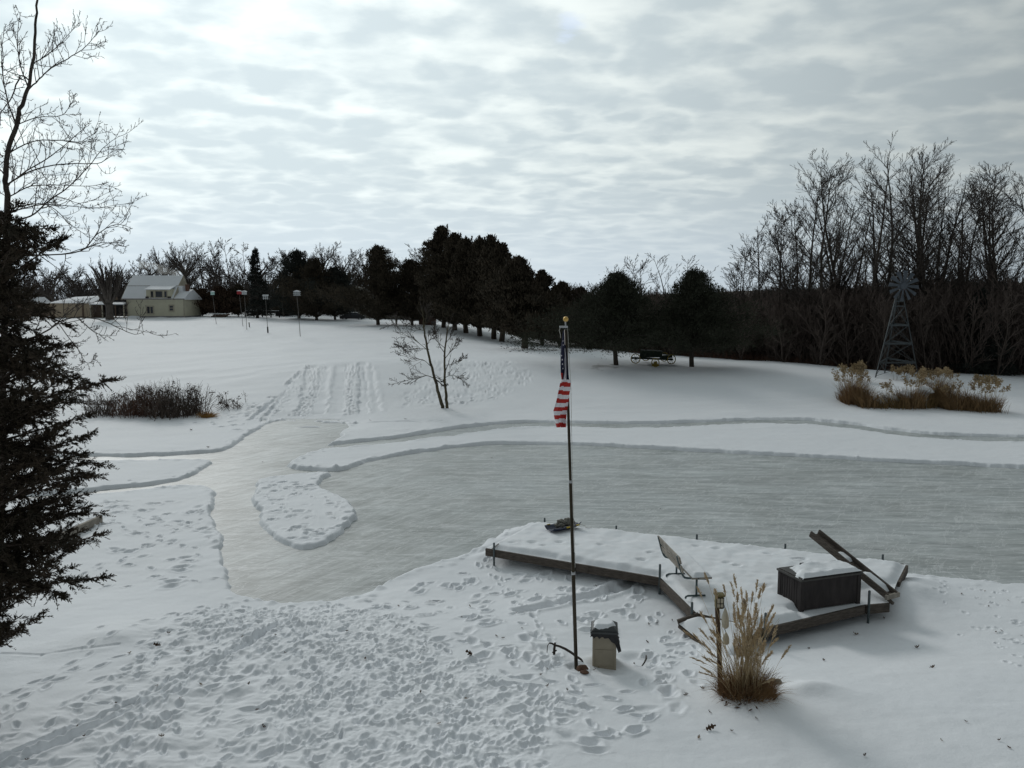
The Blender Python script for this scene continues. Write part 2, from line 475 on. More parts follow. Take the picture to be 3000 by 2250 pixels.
# wind-drifted surface
far = sstep(GY, 42, 60)
GZ += 0.030 * fbm(GX / 2.6, GY / 2.6, 3, 1)
GZ += far * 0.16 * fbm(GX / 9.0 + 3, GY / 5.0, 3, 2)
rip = fbm((GX + 0.35 * GY) / 4.5, (GY - 0.2 * GX) / 1.3, 4, 3)
GZ += (0.035 + 0.10 * far * sstep(-GX, -3, 18)) * np.maximum(rip, -0.05)
GZ += 0.008 * fbm(GX / 0.35, GY / 0.35, 3, 5) * (1 - sstep(GY, 30, 60))

# the skated ice: snow scraped away, low berms along its edges
sel = (GY > 12.5) & (GY < 52)
sx, sy = GX[sel], GY[sel]
wob = 0.20 * fbm(sx / 1.3, sy / 1.3, 3, 8) + 0.07 * fbm(sx / 0.35, sy / 0.35, 3, 9)
sd_o = poly_sd(sx, sy, OUT_W); sd_i = poly_sd(sx, sy, ISLE_W)
sd = np.minimum(sd_o, -sd_i) + wob
zz = GZ[sel]
z_under = ICE - 0.06
# fuzzy end of the ice at the foot of the sledging hill
ew = 0.06 + 0.0026 * sy
lift = sstep(sd, -ew, ew * .6)
berm = np.exp(-((sd + 0.20) / 0.15) ** 2) * (0.003 + 0.032 * np.clip(fbm(sx / 0.45, sy / 0.45, 3, 12) + .25, 0, 1)) * sstep(sy, 15.5, 20)
# the rim's height changes along the edge; at the foot of the sledging hill the ice runs out level with the snow
rimv = 0.055 * np.clip(fbm(sx / 1.3, sy / 1.3, 3, 13) + .15, 0, .6) * np.exp(-(np.minimum(sd, 0) / 0.6) ** 2)
pe = plane(905, 1226, ICE)
opn = np.exp(-((sx - pe.x) / 2.6) ** 2) * sstep(sy, 38.5, 40.5)
opn = np.maximum(opn, np.exp(-((sx - plane(1010, 1260, ICE).x) / 1.6) ** 2) * sstep(sy, 38.0, 39.5))
opn = np.maximum(opn, .8 * np.exp(-((sx - plane(850, 1770, ICE).x) / 1.5) ** 2) * (1 - sstep(sy, 16.6, 17.6)))
zlow = ICE + .012 + (np.maximum(zz, ICE + .02) - ICE - .012) * sstep(-sd, 0, 2.2)
zz = zz + berm * (1 - opn) - rimv
zz = zz * (1 - opn) + np.minimum(zz, zlow) * opn
zz = zz * (1 - lift) + z_under * lift
# thin patches of snow still lying on the ice
pt = fbm(sx / 1.7, sy / 0.9, 4, 21)
zz = np.where((sd > 0.12) & (sy > 39.5) & (sx > -13.0) & (sx < -8.0), np.maximum(zz, ICE - 0.06 + 0.10 * sstep(pt, -0.02, 0.30) * sstep(sx + 12.5 + (43 - sy) * 0.2, 0, 3)), zz)
GZ[sel] = zz


def win(x0, x1, y0, y1):
    """index window of the grid around a world box"""
    r0 = np.searchsorted(gy, y0); r1 = np.searchsorted(gy, y1) + 1
    ym = max(y0, 1.0); tl = min(x0 / ym, x0 / y1); th = max(x1 / ym, x1 / y1)
    c0 = np.searchsorted(gt, tl); c1 = np.searchsorted(gt, th) + 1
    return slice(max(r0 - 1, 0), r1 + 1), slice(max(c0 - 1, 0), c1 + 1)


def footprint(x, y, ang, L, W, dep, rim=0.35):
    R = max(L, W) * 2.0
    w = win(x - R, x + R, y - R, y + R)
    X = GX[w] - x; Y = GY[w] - y
    ca, sa = math.cos(ang), math.sin(ang)
    al = (X * ca + Y * sa) / L; ac = (-X * sa + Y * ca) / W
    d = np.sqrt(al * al + ac * ac)
    d = d * (1 + 0.10 * np.sin(2 * np.arctan2(ac, al) + x * 9) + 0.07 * np.sin(5 * np.arctan2(ac, al) + y * 7))
    GZ[w] += -dep * (1 - sstep(d, 0.25, 1.12)) * (1 + .3 * np.clip(al, -1, 1)) + rim * dep * np.exp(-((d - 1.3) / 0.32) ** 2)


# crumbs and shovelled chunks spilled along the edges of the ice
_ec = random.Random(17)
for poly, cnt in ((OUT_W, 900), (ISLE_W, 70)):
    for _ in range(cnt):
        i = _ec.randrange(len(poly)); t = _ec.random(); a = poly[i]; b = poly[(i + 1) % len(poly)]
        x = a[0] * (1 - t) + b[0] * t + _ec.gauss(0, .28); y = a[1] * (1 - t) + b[1] * t + _ec.gauss(0, .28)
        if not 13 < y < 48 or abs(x / y) > .7: continue
        r = _ec.uniform(.04, .13); w = win(x - 2 * r, x + 2 * r, y - 2 * r, y + 2 * r)
        GZ[w] += _ec.uniform(.008, .035) * np.exp(-(((GX[w] - x) / r) ** 2 + ((GY[w] - y) / r) ** 2) ** 1.5)


def in_poly(x, y, poly):
    r = False
    for i in range(len(poly)):
        ax, ay = poly[i]; bx, by = poly[(i + 1) % len(poly)]
        if (ay > y) != (by > y) and x < (bx - ax) * (y - ay) / (by - ay) + ax: r = not r
    return r


def scatter(pix, dens, rng):
    w = [tuple(hit(u, v)[:2]) for u, v in pix]
    xs = [p[0] for p in w]; ys = [p[1] for p in w]
    n = int((max(xs) - min(xs)) * (max(ys) - min(ys)) * dens)
    res = []
    for _ in range(n):
        x = rng.uniform(min(xs), max(xs)); y = rng.uniform(min(ys), max(ys))
        if in_poly(x, y, w): res.append((x, y))
    return res


fr = random.Random(5)
ZONES = [  # outline on the photo, prints per square metre, length, width, depth, main heading
    ([(650, 1765), (1000, 1778), (1180, 1800), (1330, 1930), (1500, 1990), (1720, 2060), (1560, 2300), (900, 2300), (880, 2000), (740, 1900), (560, 1860), (520, 1800)], 24, .09, .046, .029, 1.4),
    ([(380, 1830), (720, 1800), (900, 1990), (1000, 2300), (-60, 2300), (-60, 2160), (300, 2000), (420, 1900)], 4.5, .12, .058, .031, .6),
    ([(1060, 1770), (1430, 1640), (1900, 1740), (1950, 1800), (1740, 1900), (1560, 1990), (1330, 1930)], 4.5, .14, .07, .055, 1.0),
    ([(1450, 1980), (1720, 2040), (1950, 2000), (2010, 2100), (1800, 2200), (1560, 2200)], 5, .15, .075, .05, .2),
    ([(1850, 1960), (1960, 1840), (2060, 1860), (2060, 2000), (1990, 2060)], 6, .11, .055, .05, 1.2),
    ([(760, 1415), (930, 1400), (1030, 1500), (1020, 1530), (900, 1595), (800, 1560)], 3.6, .15, .085, .05, .4),
    ([(1165, 1195), (1255, 1062), (1500, 1058), (1570, 1110), (1420, 1185)], 3.5, .20, .12, .05, 1.3),
    ([(230, 1470), (625, 1470), (660, 1700), (520, 1742), (350, 1650), (240, 1600)], 2.6, .15, .08, .05, .3),
    ([(810, 1210), (890, 1075), (975, 1060), (880, 1210)], 1.0, .2, .12, .05, 1.1),
    ([(1000, 1212), (1008, 1080), (1045, 1070), (1045, 1212)], 1.2, .2, .12, .05, 1.5),
    ([(560, 1240), (800, 1160), (830, 1215), (700, 1262)], 1.8, .2, .12, .08, .6),
    ([(2700, 1700), (3000, 1740), (3000, 1990), (2820, 1880)], 9, .055, .045, .02, .6),
]
for pix, dens, L, W, dep, head in ZONES:
    for x, y in scatter(pix, dens, fr):
        k = fr.uniform(0.7, 1.35)
        footprint(x, y, head + fr.gauss(0, 0.6) + (math.pi if fr.random() < .5 else 0), L * k, W * k * fr.uniform(.85, 1.3), dep * fr.uniform(.5, 1.4), fr.uniform(.15, .45))
# walkers' trails: left and right boots in turn along wandering lines
def trail(pix, stride=.33, L=.108, W=.048, dep=.045, jit=.05):
    P = [hit(u, v) for u, v in pix]; acc = 0.0; side = 1
    for a, b in zip(P[:-1], P[1:]):
        d = Vector((b.x - a.x, b.y - a.y)); n = d.length
        if n < 1e-6: continue
        d /= n; t = acc
        while t < n:
            x = a.x + d.x * t - d.y * side * .10 + fr.gauss(0, jit); y = a.y + d.y * t + d.x * side * .10 + fr.gauss(0, jit)
            footprint(x, y, math.atan2(d.y, d.x) + side * .12 + fr.gauss(0, .12), L * fr.uniform(.9, 1.1), W * fr.uniform(.9, 1.2), dep * fr.uniform(.6, 1.2), fr.uniform(.15, .4))
            side = -side; t += stride * fr.uniform(.85, 1.15)
        acc = t - n


for k in range(26):
    u0 = fr.uniform(640, 1000); u1 = fr.choice([fr.uniform(-100, 500), fr.uniform(300, 1300), fr.uniform(900, 1500)])
    m1 = (u0 * .6 + u1 * .4 + fr.gauss(0, 50), 1880 + fr.gauss(0, 25)); m2 = (u0 * .25 + u1 * .75 + fr.gauss(0, 60), 2060 + fr.gauss(0, 25))
    trail([(u0, 1768), m1, m2, (u1, 2300)], dep=.034)
for pix in ([(1000, 1775), (1200, 1830), (1450, 1900), (1640, 2010), (1800, 2180)], [(1080, 1760), (1350, 1790), (1560, 1850), (1720, 2000)], [(1430, 1640), (1500, 1750), (1600, 1880), (1660, 2020)],
            [(1020, 1790), (1300, 1900), (1560, 2040), (1900, 2090)], [(1900, 1990), (1960, 1880), (2060, 1830)], [(1500, 1990), (1700, 2020), (1890, 2000), (1990, 1900)],
            [(240, 1500), (420, 1560), (600, 1620)], [(260, 1680), (420, 1600), (620, 1500)], [(300, 1470), (460, 1540), (640, 1560)], [(330, 1720), (480, 1690), (650, 1700)],
            [(760, 1440), (850, 1500), (1000, 1520)], [(790, 1420), (900, 1450), (1000, 1480)], [(800, 1560), (880, 1540), (1000, 1560)]):
    trail(pix, stride=.36, jit=.07)
for k in range(4):
    trail([(fr.uniform(820, 900), 1212), (fr.uniform(880, 960), 1140), (fr.uniform(900, 980), 1068)], stride=.4, L=.17, W=.10, dep=.05)
for k in range(4):
    trail([(fr.uniform(1010, 1040), 1212), (fr.uniform(1010, 1040), 1140), (fr.uniform(1010, 1045), 1068)], stride=.4, L=.17, W=.10, dep=.05)
# smeared and kicked-up snow inside the trampled fan
w0 = ZONES[0][0]; wp = [tuple(hit(u, v)[:2]) for u, v in w0]
sel = (GY > 8) & (GY < 18)
sdz = poly_sd(GX[sel], GY[sel], wp)
GZ[sel] += sstep(sdz, -0.4, 0.6) * (0.036 * fbm(GX[sel] / 0.14, GY[sel] / 0.14, 3, 33) + 0.03 * fbm(GX[sel] / 0.5, GY[sel] / 0.5, 3, 34))
w0 = ZONES[1][0]; wp = [tuple(hit(u, v)[:2]) for u, v in w0]
sdz = poly_sd(GX[sel], GY[sel], wp)
GZ[sel] += sstep(sdz, -0.4, 0.6) * (0.06 * fbm(GX[sel] / 0.45, GY[sel] / 0.3, 3, 35))
w0 = ZONES[6][0]; wp = [tuple(hit(u, v)[:2]) for u, v in w0]
sel = (GY > 42) & (GY < 66)
sdz = poly_sd(GX[sel], GY[sel], wp)
GZ[sel] += sstep(sdz + 1.2 * fbm(GX[sel] / 2.5, GY[sel] / 2.5, 3, 37), -1.2, 1.2) * (0.06 * fbm(GX[sel] / 0.8, GY[sel] / 0.9, 3, 36))


def furrow(pix, width, dep, rim=0.3, jag=0.0, gate=None):
    """a track pressed along a line"""
    P = [hit(u, v) for u, v in pix]
    for a, b in zip(P[:-1], P[1:]):
        m = width * 3
        w = win(min(a.x, b.x) - m, max(a.x, b.x) + m, min(a.y, b.y) - m, max(a.y, b.y) + m)
        X, Y = GX[w], GY[w]
        ex, ey = b.x - a.x, b.y - a.y; L2 = ex * ex + ey * ey
        t = ((X - a.x) * ex + (Y - a.y) * ey) / L2
        inside = sstep(t, -0.04, 0.0) * (1 - sstep(t, 1.0, 1.04))
        d = ((X - a.x) * -ey + (Y - a.y) * ex) / math.sqrt(L2) + jag * fbm(X / 0.5, Y / 0.5, 3, 40)
        g = inside
        if gate: g = g * sstep(fbm(X / gate, Y / gate, 2, 44), -0.25, 0.05)
        GZ[w] += g * (-dep * (1 - sstep(np.abs(d), width * .35, width * .6)) + rim * dep * np.exp(-((np.abs(d) - width * .8) / (width * .25)) ** 2))


furrow([(893, 1208), (903, 1140), (914, 1072)], 0.75, 0.08, 0.15, 0.3)
furrow([(935, 1208), (941, 1140), (950, 1076)], 0.8, 0.08, 0.3, 0.2)
furrow([(985, 1208), (993, 1140), (1003, 1070)], 0.9, 0.05, 0.3, 0.2)
furrow([(1066, 1210), (1064, 1140), (1061, 1066)], 0.55, 0.09, 0.3, 0.2)
furrow([(1100, 1205), (1088, 1140), (1078, 1076)], 0.6, 0.06, 0.4, 0.2)
furrow([(740, 1225), (850, 1120), (905, 1072)], 0.3, 0.10, 0.4, 0.2, 0.8)
furrow([(770, 1232), (812, 1180), (850, 1130)], 0.3, 0.08, 0.4, 0.2, 0.8)
furrow([(880, 1795), (640, 1935), (430, 2050), (40, 2240)], 0.16, 0.05, 0.5, 0.03, 0.9)
furrow([(860, 1805), (600, 1945), (390, 2055), (-20, 2235)], 0.12, 0.035, 0.5, 0.03, 0.9)
furrow([(1520, 1795), (1650, 1765), (1790, 1735), (1860, 1700)], 0.30, 0.07, 0.5, 0.08)
furrow([(0, 1917), (120, 1922), (240, 1905), (350, 1893)], 0.09, 0.012, 0.3, 0.03, 0.5)
furrow([(1290, 1232), (1040, 1235), (830, 1222), (800, 1228)], 0.35, -0.05, 0.0, 0.2, 0.7)

# mounds of the near right-hand snow, drifts under and beside the dock
for (u, v, r, h) in [(2390, 2020, .35, .09), (2350, 2030, .3, .06), (2470, 2040, .5, .04), (1935, 1722, .35, .08), (2290, 2085, .7, .04), (2180, 2055, .55, .05), (2660, 1790, .9, .06), (2655, 1745, .75, .26), (1430, 1632, .35, .09), (1500, 1640, .4, .11), (1580, 1655, .4, .11), (1660, 1670, .4, .10), (1740, 1688, .4, .09), (1820, 1704, .4, .06), (1450, 1612, .5, .14), (1480, 1596, .5, .16), (1515, 1574, .5, .16), (1545, 1558, .5, .14), (2690, 1715, .5, .12), (330, 1850, .8, .07), (250, 1880, .6, .04), (360, 1870, .35, .05)]:
    c = hit(u, v); w = win(c.x - 3 * r, c.x + 3 * r, c.y - 3 * r, c.y + 3 * r)
    GZ[w] += h * np.exp(-(((GX[w] - c.x) / r) ** 2 + ((GY[w] - c.y) / (r * .7)) ** 2))
# scooped snow round the litter bin and the pole
for (u, v, r, h) in [(1785, 1955, .30, .05), (1690, 1955, .14, .05), (1880, 1935, .3, .05), (1600, 1905, .2, .04)]:
    c = hit(u, v); w = win(c.x - 3 * r, c.x + 3 * r, c.y - 3 * r, c.y + 3 * r)
    dd = np.sqrt((GX[w] - c.x) ** 2 + (GY[w] - c.y) ** 2) / r
    GZ[w] += -h * (1 - sstep(dd, .6, 1.3)) + .3 * h * np.exp(-((dd - 1.5) / .3) ** 2)

# woodland floor: leaf litter instead of snow under the trees on the right
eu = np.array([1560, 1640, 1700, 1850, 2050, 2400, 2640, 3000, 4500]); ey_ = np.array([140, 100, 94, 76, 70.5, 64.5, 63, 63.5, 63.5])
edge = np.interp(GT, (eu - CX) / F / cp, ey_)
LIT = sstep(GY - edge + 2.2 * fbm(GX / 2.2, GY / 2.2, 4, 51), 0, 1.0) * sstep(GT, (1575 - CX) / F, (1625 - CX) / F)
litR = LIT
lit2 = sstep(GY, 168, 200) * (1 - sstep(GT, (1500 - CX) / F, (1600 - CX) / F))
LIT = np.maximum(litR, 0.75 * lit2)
# brown turf showing through by the wagon pine
for (u, v, r) in [(1770, 1072, 1.1), (1800, 1068, .8), (1745, 1078, .9)]:
    c = hit(u, v); d = np.hypot(GX - c.x, (GY - c.y) * .7) / r
    LIT = np.maximum(LIT, 0.55 * (1 - sstep(d + 1.2 * fbm(GX / .7, GY / .7, 3, 61), .2, 1)))

idx = np.arange(NTc * NYr).reshape(NYr, NTc)
quads = np.stack([idx[:-1, :-1], idx[:-1, 1:], idx[1:, 1:], idx[1:, :-1]], -1).reshape(-1, 4)
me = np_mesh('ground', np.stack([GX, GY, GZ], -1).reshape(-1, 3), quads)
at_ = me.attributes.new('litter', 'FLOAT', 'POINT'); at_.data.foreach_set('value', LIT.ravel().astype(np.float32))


def snow_ground_mat():
    m, nt, p = node_mat('snow_ground')
    N, L = nt.nodes, nt.links
    tc = N.new('ShaderNodeTexCoord')
    at1 = N.new('ShaderNodeAttribute'); at1.attribute_name = 'litter'
    n1 = N.new('ShaderNodeTexNoise'); n1.inputs['Scale'].default_value = 0.6; n1.inputs['Detail'].default_value = 6
    L.new(tc.outputs['Object'], n1.inputs['Vector'])
    r1 = N.new('ShaderNodeValToRGB'); r1.color_ramp.elements[0].color = (0.80, 0.825, 0.86, 1); r1.color_ramp.elements[1].color = (0.87, 0.885, 0.905, 1)
    L.new(n1.outputs['Fac'], r1.inputs[0])
    n2 = N.new('ShaderNodeTexNoise'); n2.inputs['Scale'].default_value = 2.5; n2.inputs['Detail'].default_value = 8
    L.new(tc.outputs['Object'], n2.inputs['Vector'])
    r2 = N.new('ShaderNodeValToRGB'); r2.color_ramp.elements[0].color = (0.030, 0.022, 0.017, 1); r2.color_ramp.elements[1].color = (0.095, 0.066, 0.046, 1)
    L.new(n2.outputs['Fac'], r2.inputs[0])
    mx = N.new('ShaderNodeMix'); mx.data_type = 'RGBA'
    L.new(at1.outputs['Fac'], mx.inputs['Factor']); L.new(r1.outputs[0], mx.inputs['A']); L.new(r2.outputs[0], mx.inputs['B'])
    L.new(mx.outputs['Result'], p.inputs['Base Color'])
    p.inputs['Roughness'].default_value = 0.7; p.inputs['Specular IOR Level'].default_value = 0.15
    n3 = N.new('ShaderNodeTexNoise'); n3.inputs['Scale'].default_value = 28; n3.inputs['Detail'].default_value = 5
    L.new(tc.outputs['Object'], n3.inputs['Vector'])
    n4 = N.new('ShaderNodeTexNoise'); n4.inputs['Scale'].default_value = 3.2; n4.inputs['Detail'].default_value = 6
    L.new(tc.outputs['Object'], n4.inputs['Vector'])
    b1 = N.new('ShaderNodeBump'); b1.inputs['Strength'].default_value = 0.35; b1.inputs['Distance'].default_value = 0.012
    L.new(n3.outputs['Fac'], b1.inputs['Height'])
    b2 = N.new('ShaderNodeBump'); b2.inputs['Strength'].default_value = 0.30; b2.inputs['Distance'].default_value = 0.06
    L.new(n4.outputs['Fac'], b2.inputs['Height']); L.new(b1.outputs[0], b2.inputs['Normal'])
    L.new(b2.outputs[0], p.inputs['Normal'])
    return m


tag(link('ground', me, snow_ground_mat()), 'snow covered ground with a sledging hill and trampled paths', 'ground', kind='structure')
del quads, idx


def zfull(x, y):
    """ground level with prints and drifts, from the finished grid"""
    j = min(max(int(np.searchsorted(gy, y)), 1), NYr - 1); i = min(max(int(np.searchsorted(gt, x / y)), 1), NTc - 1)
    return float(GZ[j, i])


# ---- pond ice
def ice_mat():
    m, nt, p = node_mat('skated_ice')
    N, L = nt.nodes, nt.links
    tc = N.new('ShaderNodeTexCoord')

    def noise(scale, stretch, rot, detail=6, rough=.6, dist=0.0):
        mp = N.new('ShaderNodeMapping'); mp.vector_type = 'TEXTURE'; mp.inputs['Scale'].default_value = [1 / k for k in stretch]; mp.inputs['Rotation'].default_value = (0, 0, rot)
        L.new(tc.outputs['Object'], mp.inputs['Vector'])
        n = N.new('ShaderNodeTexNoise'); n.inputs['Scale'].default_value = scale; n.inputs['Detail'].default_value = detail; n.inputs['Roughness'].default_value = rough
        n.inputs['Distortion'].default_value = dist
        L.new(mp.outputs[0], n.inputs['Vector']); return n

    def ramp(n, a, b, ca, cb):
        r = N.new('ShaderNodeValToRGB'); r.color_ramp.elements[0].position = a; r.color_ramp.elements[1].position = b
        r.color_ramp.elements[0].color = (*ca, 1); r.color_ramp.elements[1].color = (*cb, 1)
        L.new(n.outputs['Fac'], r.inputs[0]); return r

    def mix(f, a, b, kind='MIX', fac=None):
        x = N.new('ShaderNodeMix'); x.data_type = 'RGBA'; x.blend_type = kind
        if f is not None: L.new(f, x.inputs['Factor'])
        else: x.inputs['Factor'].default_value = fac
        L.new(a, x.inputs['A']); L.new(b, x.inputs['B']); return x.outputs['Result']

    base = ramp(noise(0.35, (1, 1, 1), 0, 5), .35, .65, (0.40, 0.42, 0.41), (0.50, 0.53, 0.53))
    # scraper streaks: along the rink on the right, diagonal in the near left bay
    s1 = ramp(noise(1.4, (0.22, 1.9, 1), -0.06, 10, .72, 1.2), .36, .66, (0.60, 0.62, 0.63), (1.2, 1.2, 1.2))
    s2 = ramp(noise(1.3, (0.30, 2.4, 1), 1.0, 10, .72, 1.0), .36, .66, (0.60, 0.61, 0.60), (1.2, 1.2, 1.2))
    sx = N.new('ShaderNodeSeparateXYZ'); L.new(tc.outputs['Object'], sx.inputs[0])
    cm = N.new('ShaderNodeMath'); cm.operation = 'MULTIPLY_ADD'; cm.inputs[1].default_value = -0.35; L.new(sx.outputs['Y'], cm.inputs[0]); cm.inputs[2].default_value = 7.5
    ad = N.new('ShaderNodeMath'); ad.operation = 'SUBTRACT'; L.new(cm.outputs[0], ad.inputs[0]); L.new(sx.outputs['X'], ad.inputs[1])
    mr = N.new('ShaderNodeMapRange'); mr.inputs['From Min'].default_value = -1.5; mr.inputs['From Max'].default_value = 2.5
    L.new(ad.outputs[0], mr.inputs['Value'])
    st = mix(mr.outputs[0], s1.outputs[0], s2.outputs[0])
    c = mix(None, base.outputs[0], st, 'MULTIPLY', 1.0)
    at2 = N.new('ShaderNodeAttribute'); at2.attribute_name = 'clear'
    cl_ = N.new('ShaderNodeRGB'); cl_.outputs[0].default_value = (0.70, 0.715, 0.70, 1)
    one = N.new('ShaderNodeRGB'); one.outputs[0].default_value = (1, 1, 1, 1)
    c = mix(None, c, mix(at2.outputs['Fac'], one.outputs[0], cl_.outputs[0]), 'MULTIPLY', 1.0)
    # dusting of snow
    d = ramp(noise(1.4, (0.6, 1.6, 1), 0.1, 9, .68), .50, .74, (0, 0, 0), (1, 1, 1))
    white = N.new('ShaderNodeRGB'); white.outputs[0].default_value = (0.72, 0.735, 0.74, 1)
    dm = N.new('ShaderNodeMath'); dm.operation = 'MULTIPLY'; dm.inputs[1].default_value = 0.65; L.new(d.outputs[0], dm.inputs[0])
    c = mix(dm.outputs[0], c, white.outputs[0])
    # fine scratches of skates
    sc = ramp(noise(6, (0.2, 2.2, 1), 0.12, 6, .75, 2.5), .36, .42, (0.70, 0.71, 0.71), (1, 1, 1))
    c = mix(None, c, sc.outputs[0], 'MULTIPLY', 1.0)
    # skate cuts and shovel lines: thin contour lines of stretched noise
    def lines(n, wd, depth, tint):
        a = N.new('ShaderNodeMath'); a.operation = 'SUBTRACT'; a.inputs[1].default_value = .5; L.new(n.outputs['Fac'], a.inputs[0])
        b_ = N.new('ShaderNodeMath'); b_.operation = 'ABSOLUTE'; L.new(a.outputs[0], b_.inputs[0])
        r = N.new('ShaderNodeMapRange'); r.inputs['From Min'].default_value = 0; r.inputs['From Max'].default_value = wd; r.inputs['To Min'].default_value = depth; r.inputs['To Max'].default_value = 0
        L.new(b_.outputs[0], r.inputs['Value'])
        t_ = N.new('ShaderNodeRGB'); t_.outputs[0].default_value = (*tint, 1)
        return r.outputs[0], t_.outputs[0]
    for sc_, st_, rot_, wd_, dp_, ti_ in ((1.6, (.22, 2.4, 1), -.04, .016, .55, (.80, .82, .83)), (2.6, (.20, 1.8, 1), .10, .012, .60, (.30, .32, .325)), (1.4, (.35, 1.6, 1), .95, .014, .45, (.78, .79, .79)), (2.0, (.6, 1.0, 1), -.7, .007, .5, (.32, .335, .335))):
        f_, t_ = lines(noise(sc_, st_, rot_, 5, .62, .6), wd_, dp_, ti_)
        c = mix(f_, c, t_)
    L.new(c, p.inputs['Base Color'])
    p.inputs['Roughness'].default_value = 0.5; p.inputs['Specular IOR Level'].default_value = 0.35
    n5 = noise(3.0, (0.4, 3, 1), 0.05, 6)
    b = N.new('ShaderNodeBump'); b.inputs['Strength'].default_value = 0.25; b.inputs['Distance'].default_value = 0.02
    L.new(n5.outputs['Fac'], b.inputs['Height']); L.new(b.outputs[0], p.inputs['Normal'])
    return m


xs = np.linspace(-32, 42, 620); ys = np.linspace(12.5, 49, 300)
IX, IY = np.meshgrid(xs, ys); ii = np.arange(IX.size).reshape(IX.shape)
me = np_mesh('pond_ice', np.stack([IX, IY, np.full_like(IX, ICE)], -1).reshape(-1, 3), np.stack([ii[:-1, :-1], ii[:-1, 1:], ii[1:, 1:], ii[1:, :-1]], -1).reshape(-1, 4))
sdq = np.minimum(poly_sd(IX, IY, OUT_W), -poly_sd(IX, IY, ISLE_W))
wq = fbm(IX / 1.6, IY / 1.6, 4, 66)
clr = np.exp(-(np.maximum(sdq, 0) / 0.75) ** 2) * sstep(wq, -.25, .25) * (1 - sstep(IY, 34, 42) * .4)
# wider bare lanes where skaters turn round the island and down the left channel
lane = [plane(u, v, ICE) for u, v in ((975, 1400), (985, 1430), (1050, 1465), (1085, 1510), (1160, 1545), (1300, 1560), (1420, 1575))]
lane2 = [plane(u, v, ICE) for u, v in ((660, 1440), (668, 1520), (690, 1600), (700, 1680), (712, 1745))]
lane3 = [plane(u, v, ICE) for u, v in ((690, 1520), (720, 1580), (760, 1640), (790, 1660))]
for ln_, wd_ in ((lane, .55), (lane2, .42), (lane3, .35)):
    for p0_, p1_ in zip(ln_[:-1], ln_[1:]):
        ex, ey = p1_.x - p0_.x, p1_.y - p0_.y
        t = np.clip(((IX - p0_.x) * ex + (IY - p0_.y) * ey) / (ex * ex + ey * ey), 0, 1)
        dd = np.hypot(IX - p0_.x - t * ex, IY - p0_.y - t * ey) + .35 * fbm(IX / .9, IY / .9, 3, 67)
        clr = np.maximum(clr, .8 * np.exp(-(np.maximum(dd, 0) / wd_) ** 2))
a3 = me.attributes.new('clear', 'FLOAT', 'POINT'); a3.data.foreach_set('value', clr.ravel().astype(np.float32))
tag(link('pond_ice', me, ice_mat()), 'frozen pond surface scraped clear for skating', 'ice', kind='structure')
# ------------------------------------------------------------------ dock
def snow_sheet(name, poly, z, thick, parent, step=0.06, seed=0, bump=0.03, inset=0.015, soft=0.13, prints=(), mask=None):
    """a lying snow layer that follows an outline, rounded at its edges"""
    px = [p[0] for p in poly]; py = [p[1] for p in poly]
    xs = np.arange(min(px) - step, max(px) + step, step); ys = np.arange(min(py) - step, max(py) + step, step)
    X, Y = np.meshgrid(xs, ys)
    sd = poly_sd(X, Y, [(p[0], p[1]) for p in poly]) - inset
    wob = 0.05 * fbm(X / .35, Y / .35, 3, seed + 70)
    th = thick * sstep(sd + wob, 0.0, soft) + bump * fbm(X / .5, Y / .5, 4, seed + 71) * sstep(sd, 0, .2) + .012 * fbm(X / .12, Y / .12, 2, seed + 72) * sstep(sd, 0, .1)
    for (fx, fy, r, d) in prints:
        dd = np.hypot((X - fx), (Y - fy) * 1.2) / r
        th += -d * (1 - sstep(dd, .5, 1.1)) + .3 * d * np.exp(-((dd - 1.3) / .3) ** 2)
    if mask is not None: th = th * mask(X, Y)
    Z = z + np.maximum(th, 0.004)
    # vertices just outside are pulled onto the outline, so the rim follows it exactly
    P2 = [(p[0], p[1]) for p in poly]; best = np.full(X.shape, 1e9); NX = X.copy(); NY = Y.copy()
    for i in range(len(P2)):
        ax_, ay_ = P2[i]; bx_, by_ = P2[(i + 1) % len(P2)]; ex, ey = bx_ - ax_, by_ - ay_
        t = np.clip(((X - ax_) * ex + (Y - ay_) * ey) / (ex * ex + ey * ey + 1e-12), 0, 1)
        cx_, cy_ = ax_ + t * ex, ay_ + t * ey; dd = np.hypot(X - cx_, Y - cy_); m_ = dd < best
        best = np.where(m_, dd, best); NX = np.where(m_, cx_, NX); NY = np.where(m_, cy_, NY)
    outside = sd + inset <= 0
    X = np.where(outside, NX, X); Y = np.where(outside, NY, Y)
    ii = np.arange(X.size).reshape(X.shape)
    q = np.stack([ii[:-1, :-1], ii[:-1, 1:], ii[1:, 1:], ii[1:, :-1]], -1)
    o4 = outside[:-1, :-1] & outside[:-1, 1:] & outside[1:, 1:] & outside[1:, :-1]
    q = q[~o4]
    used, inv = np.unique(q.ravel(), return_inverse=True)
    V = np.stack([X, Y, Z], -1).reshape(-1, 3)[used]
    off = np.array(tuple(parent.location)) if parent is not None else 0
    me = np_mesh(name, V - off, inv.reshape(-1, 4))
    return link(name, me, 'snow', parent)


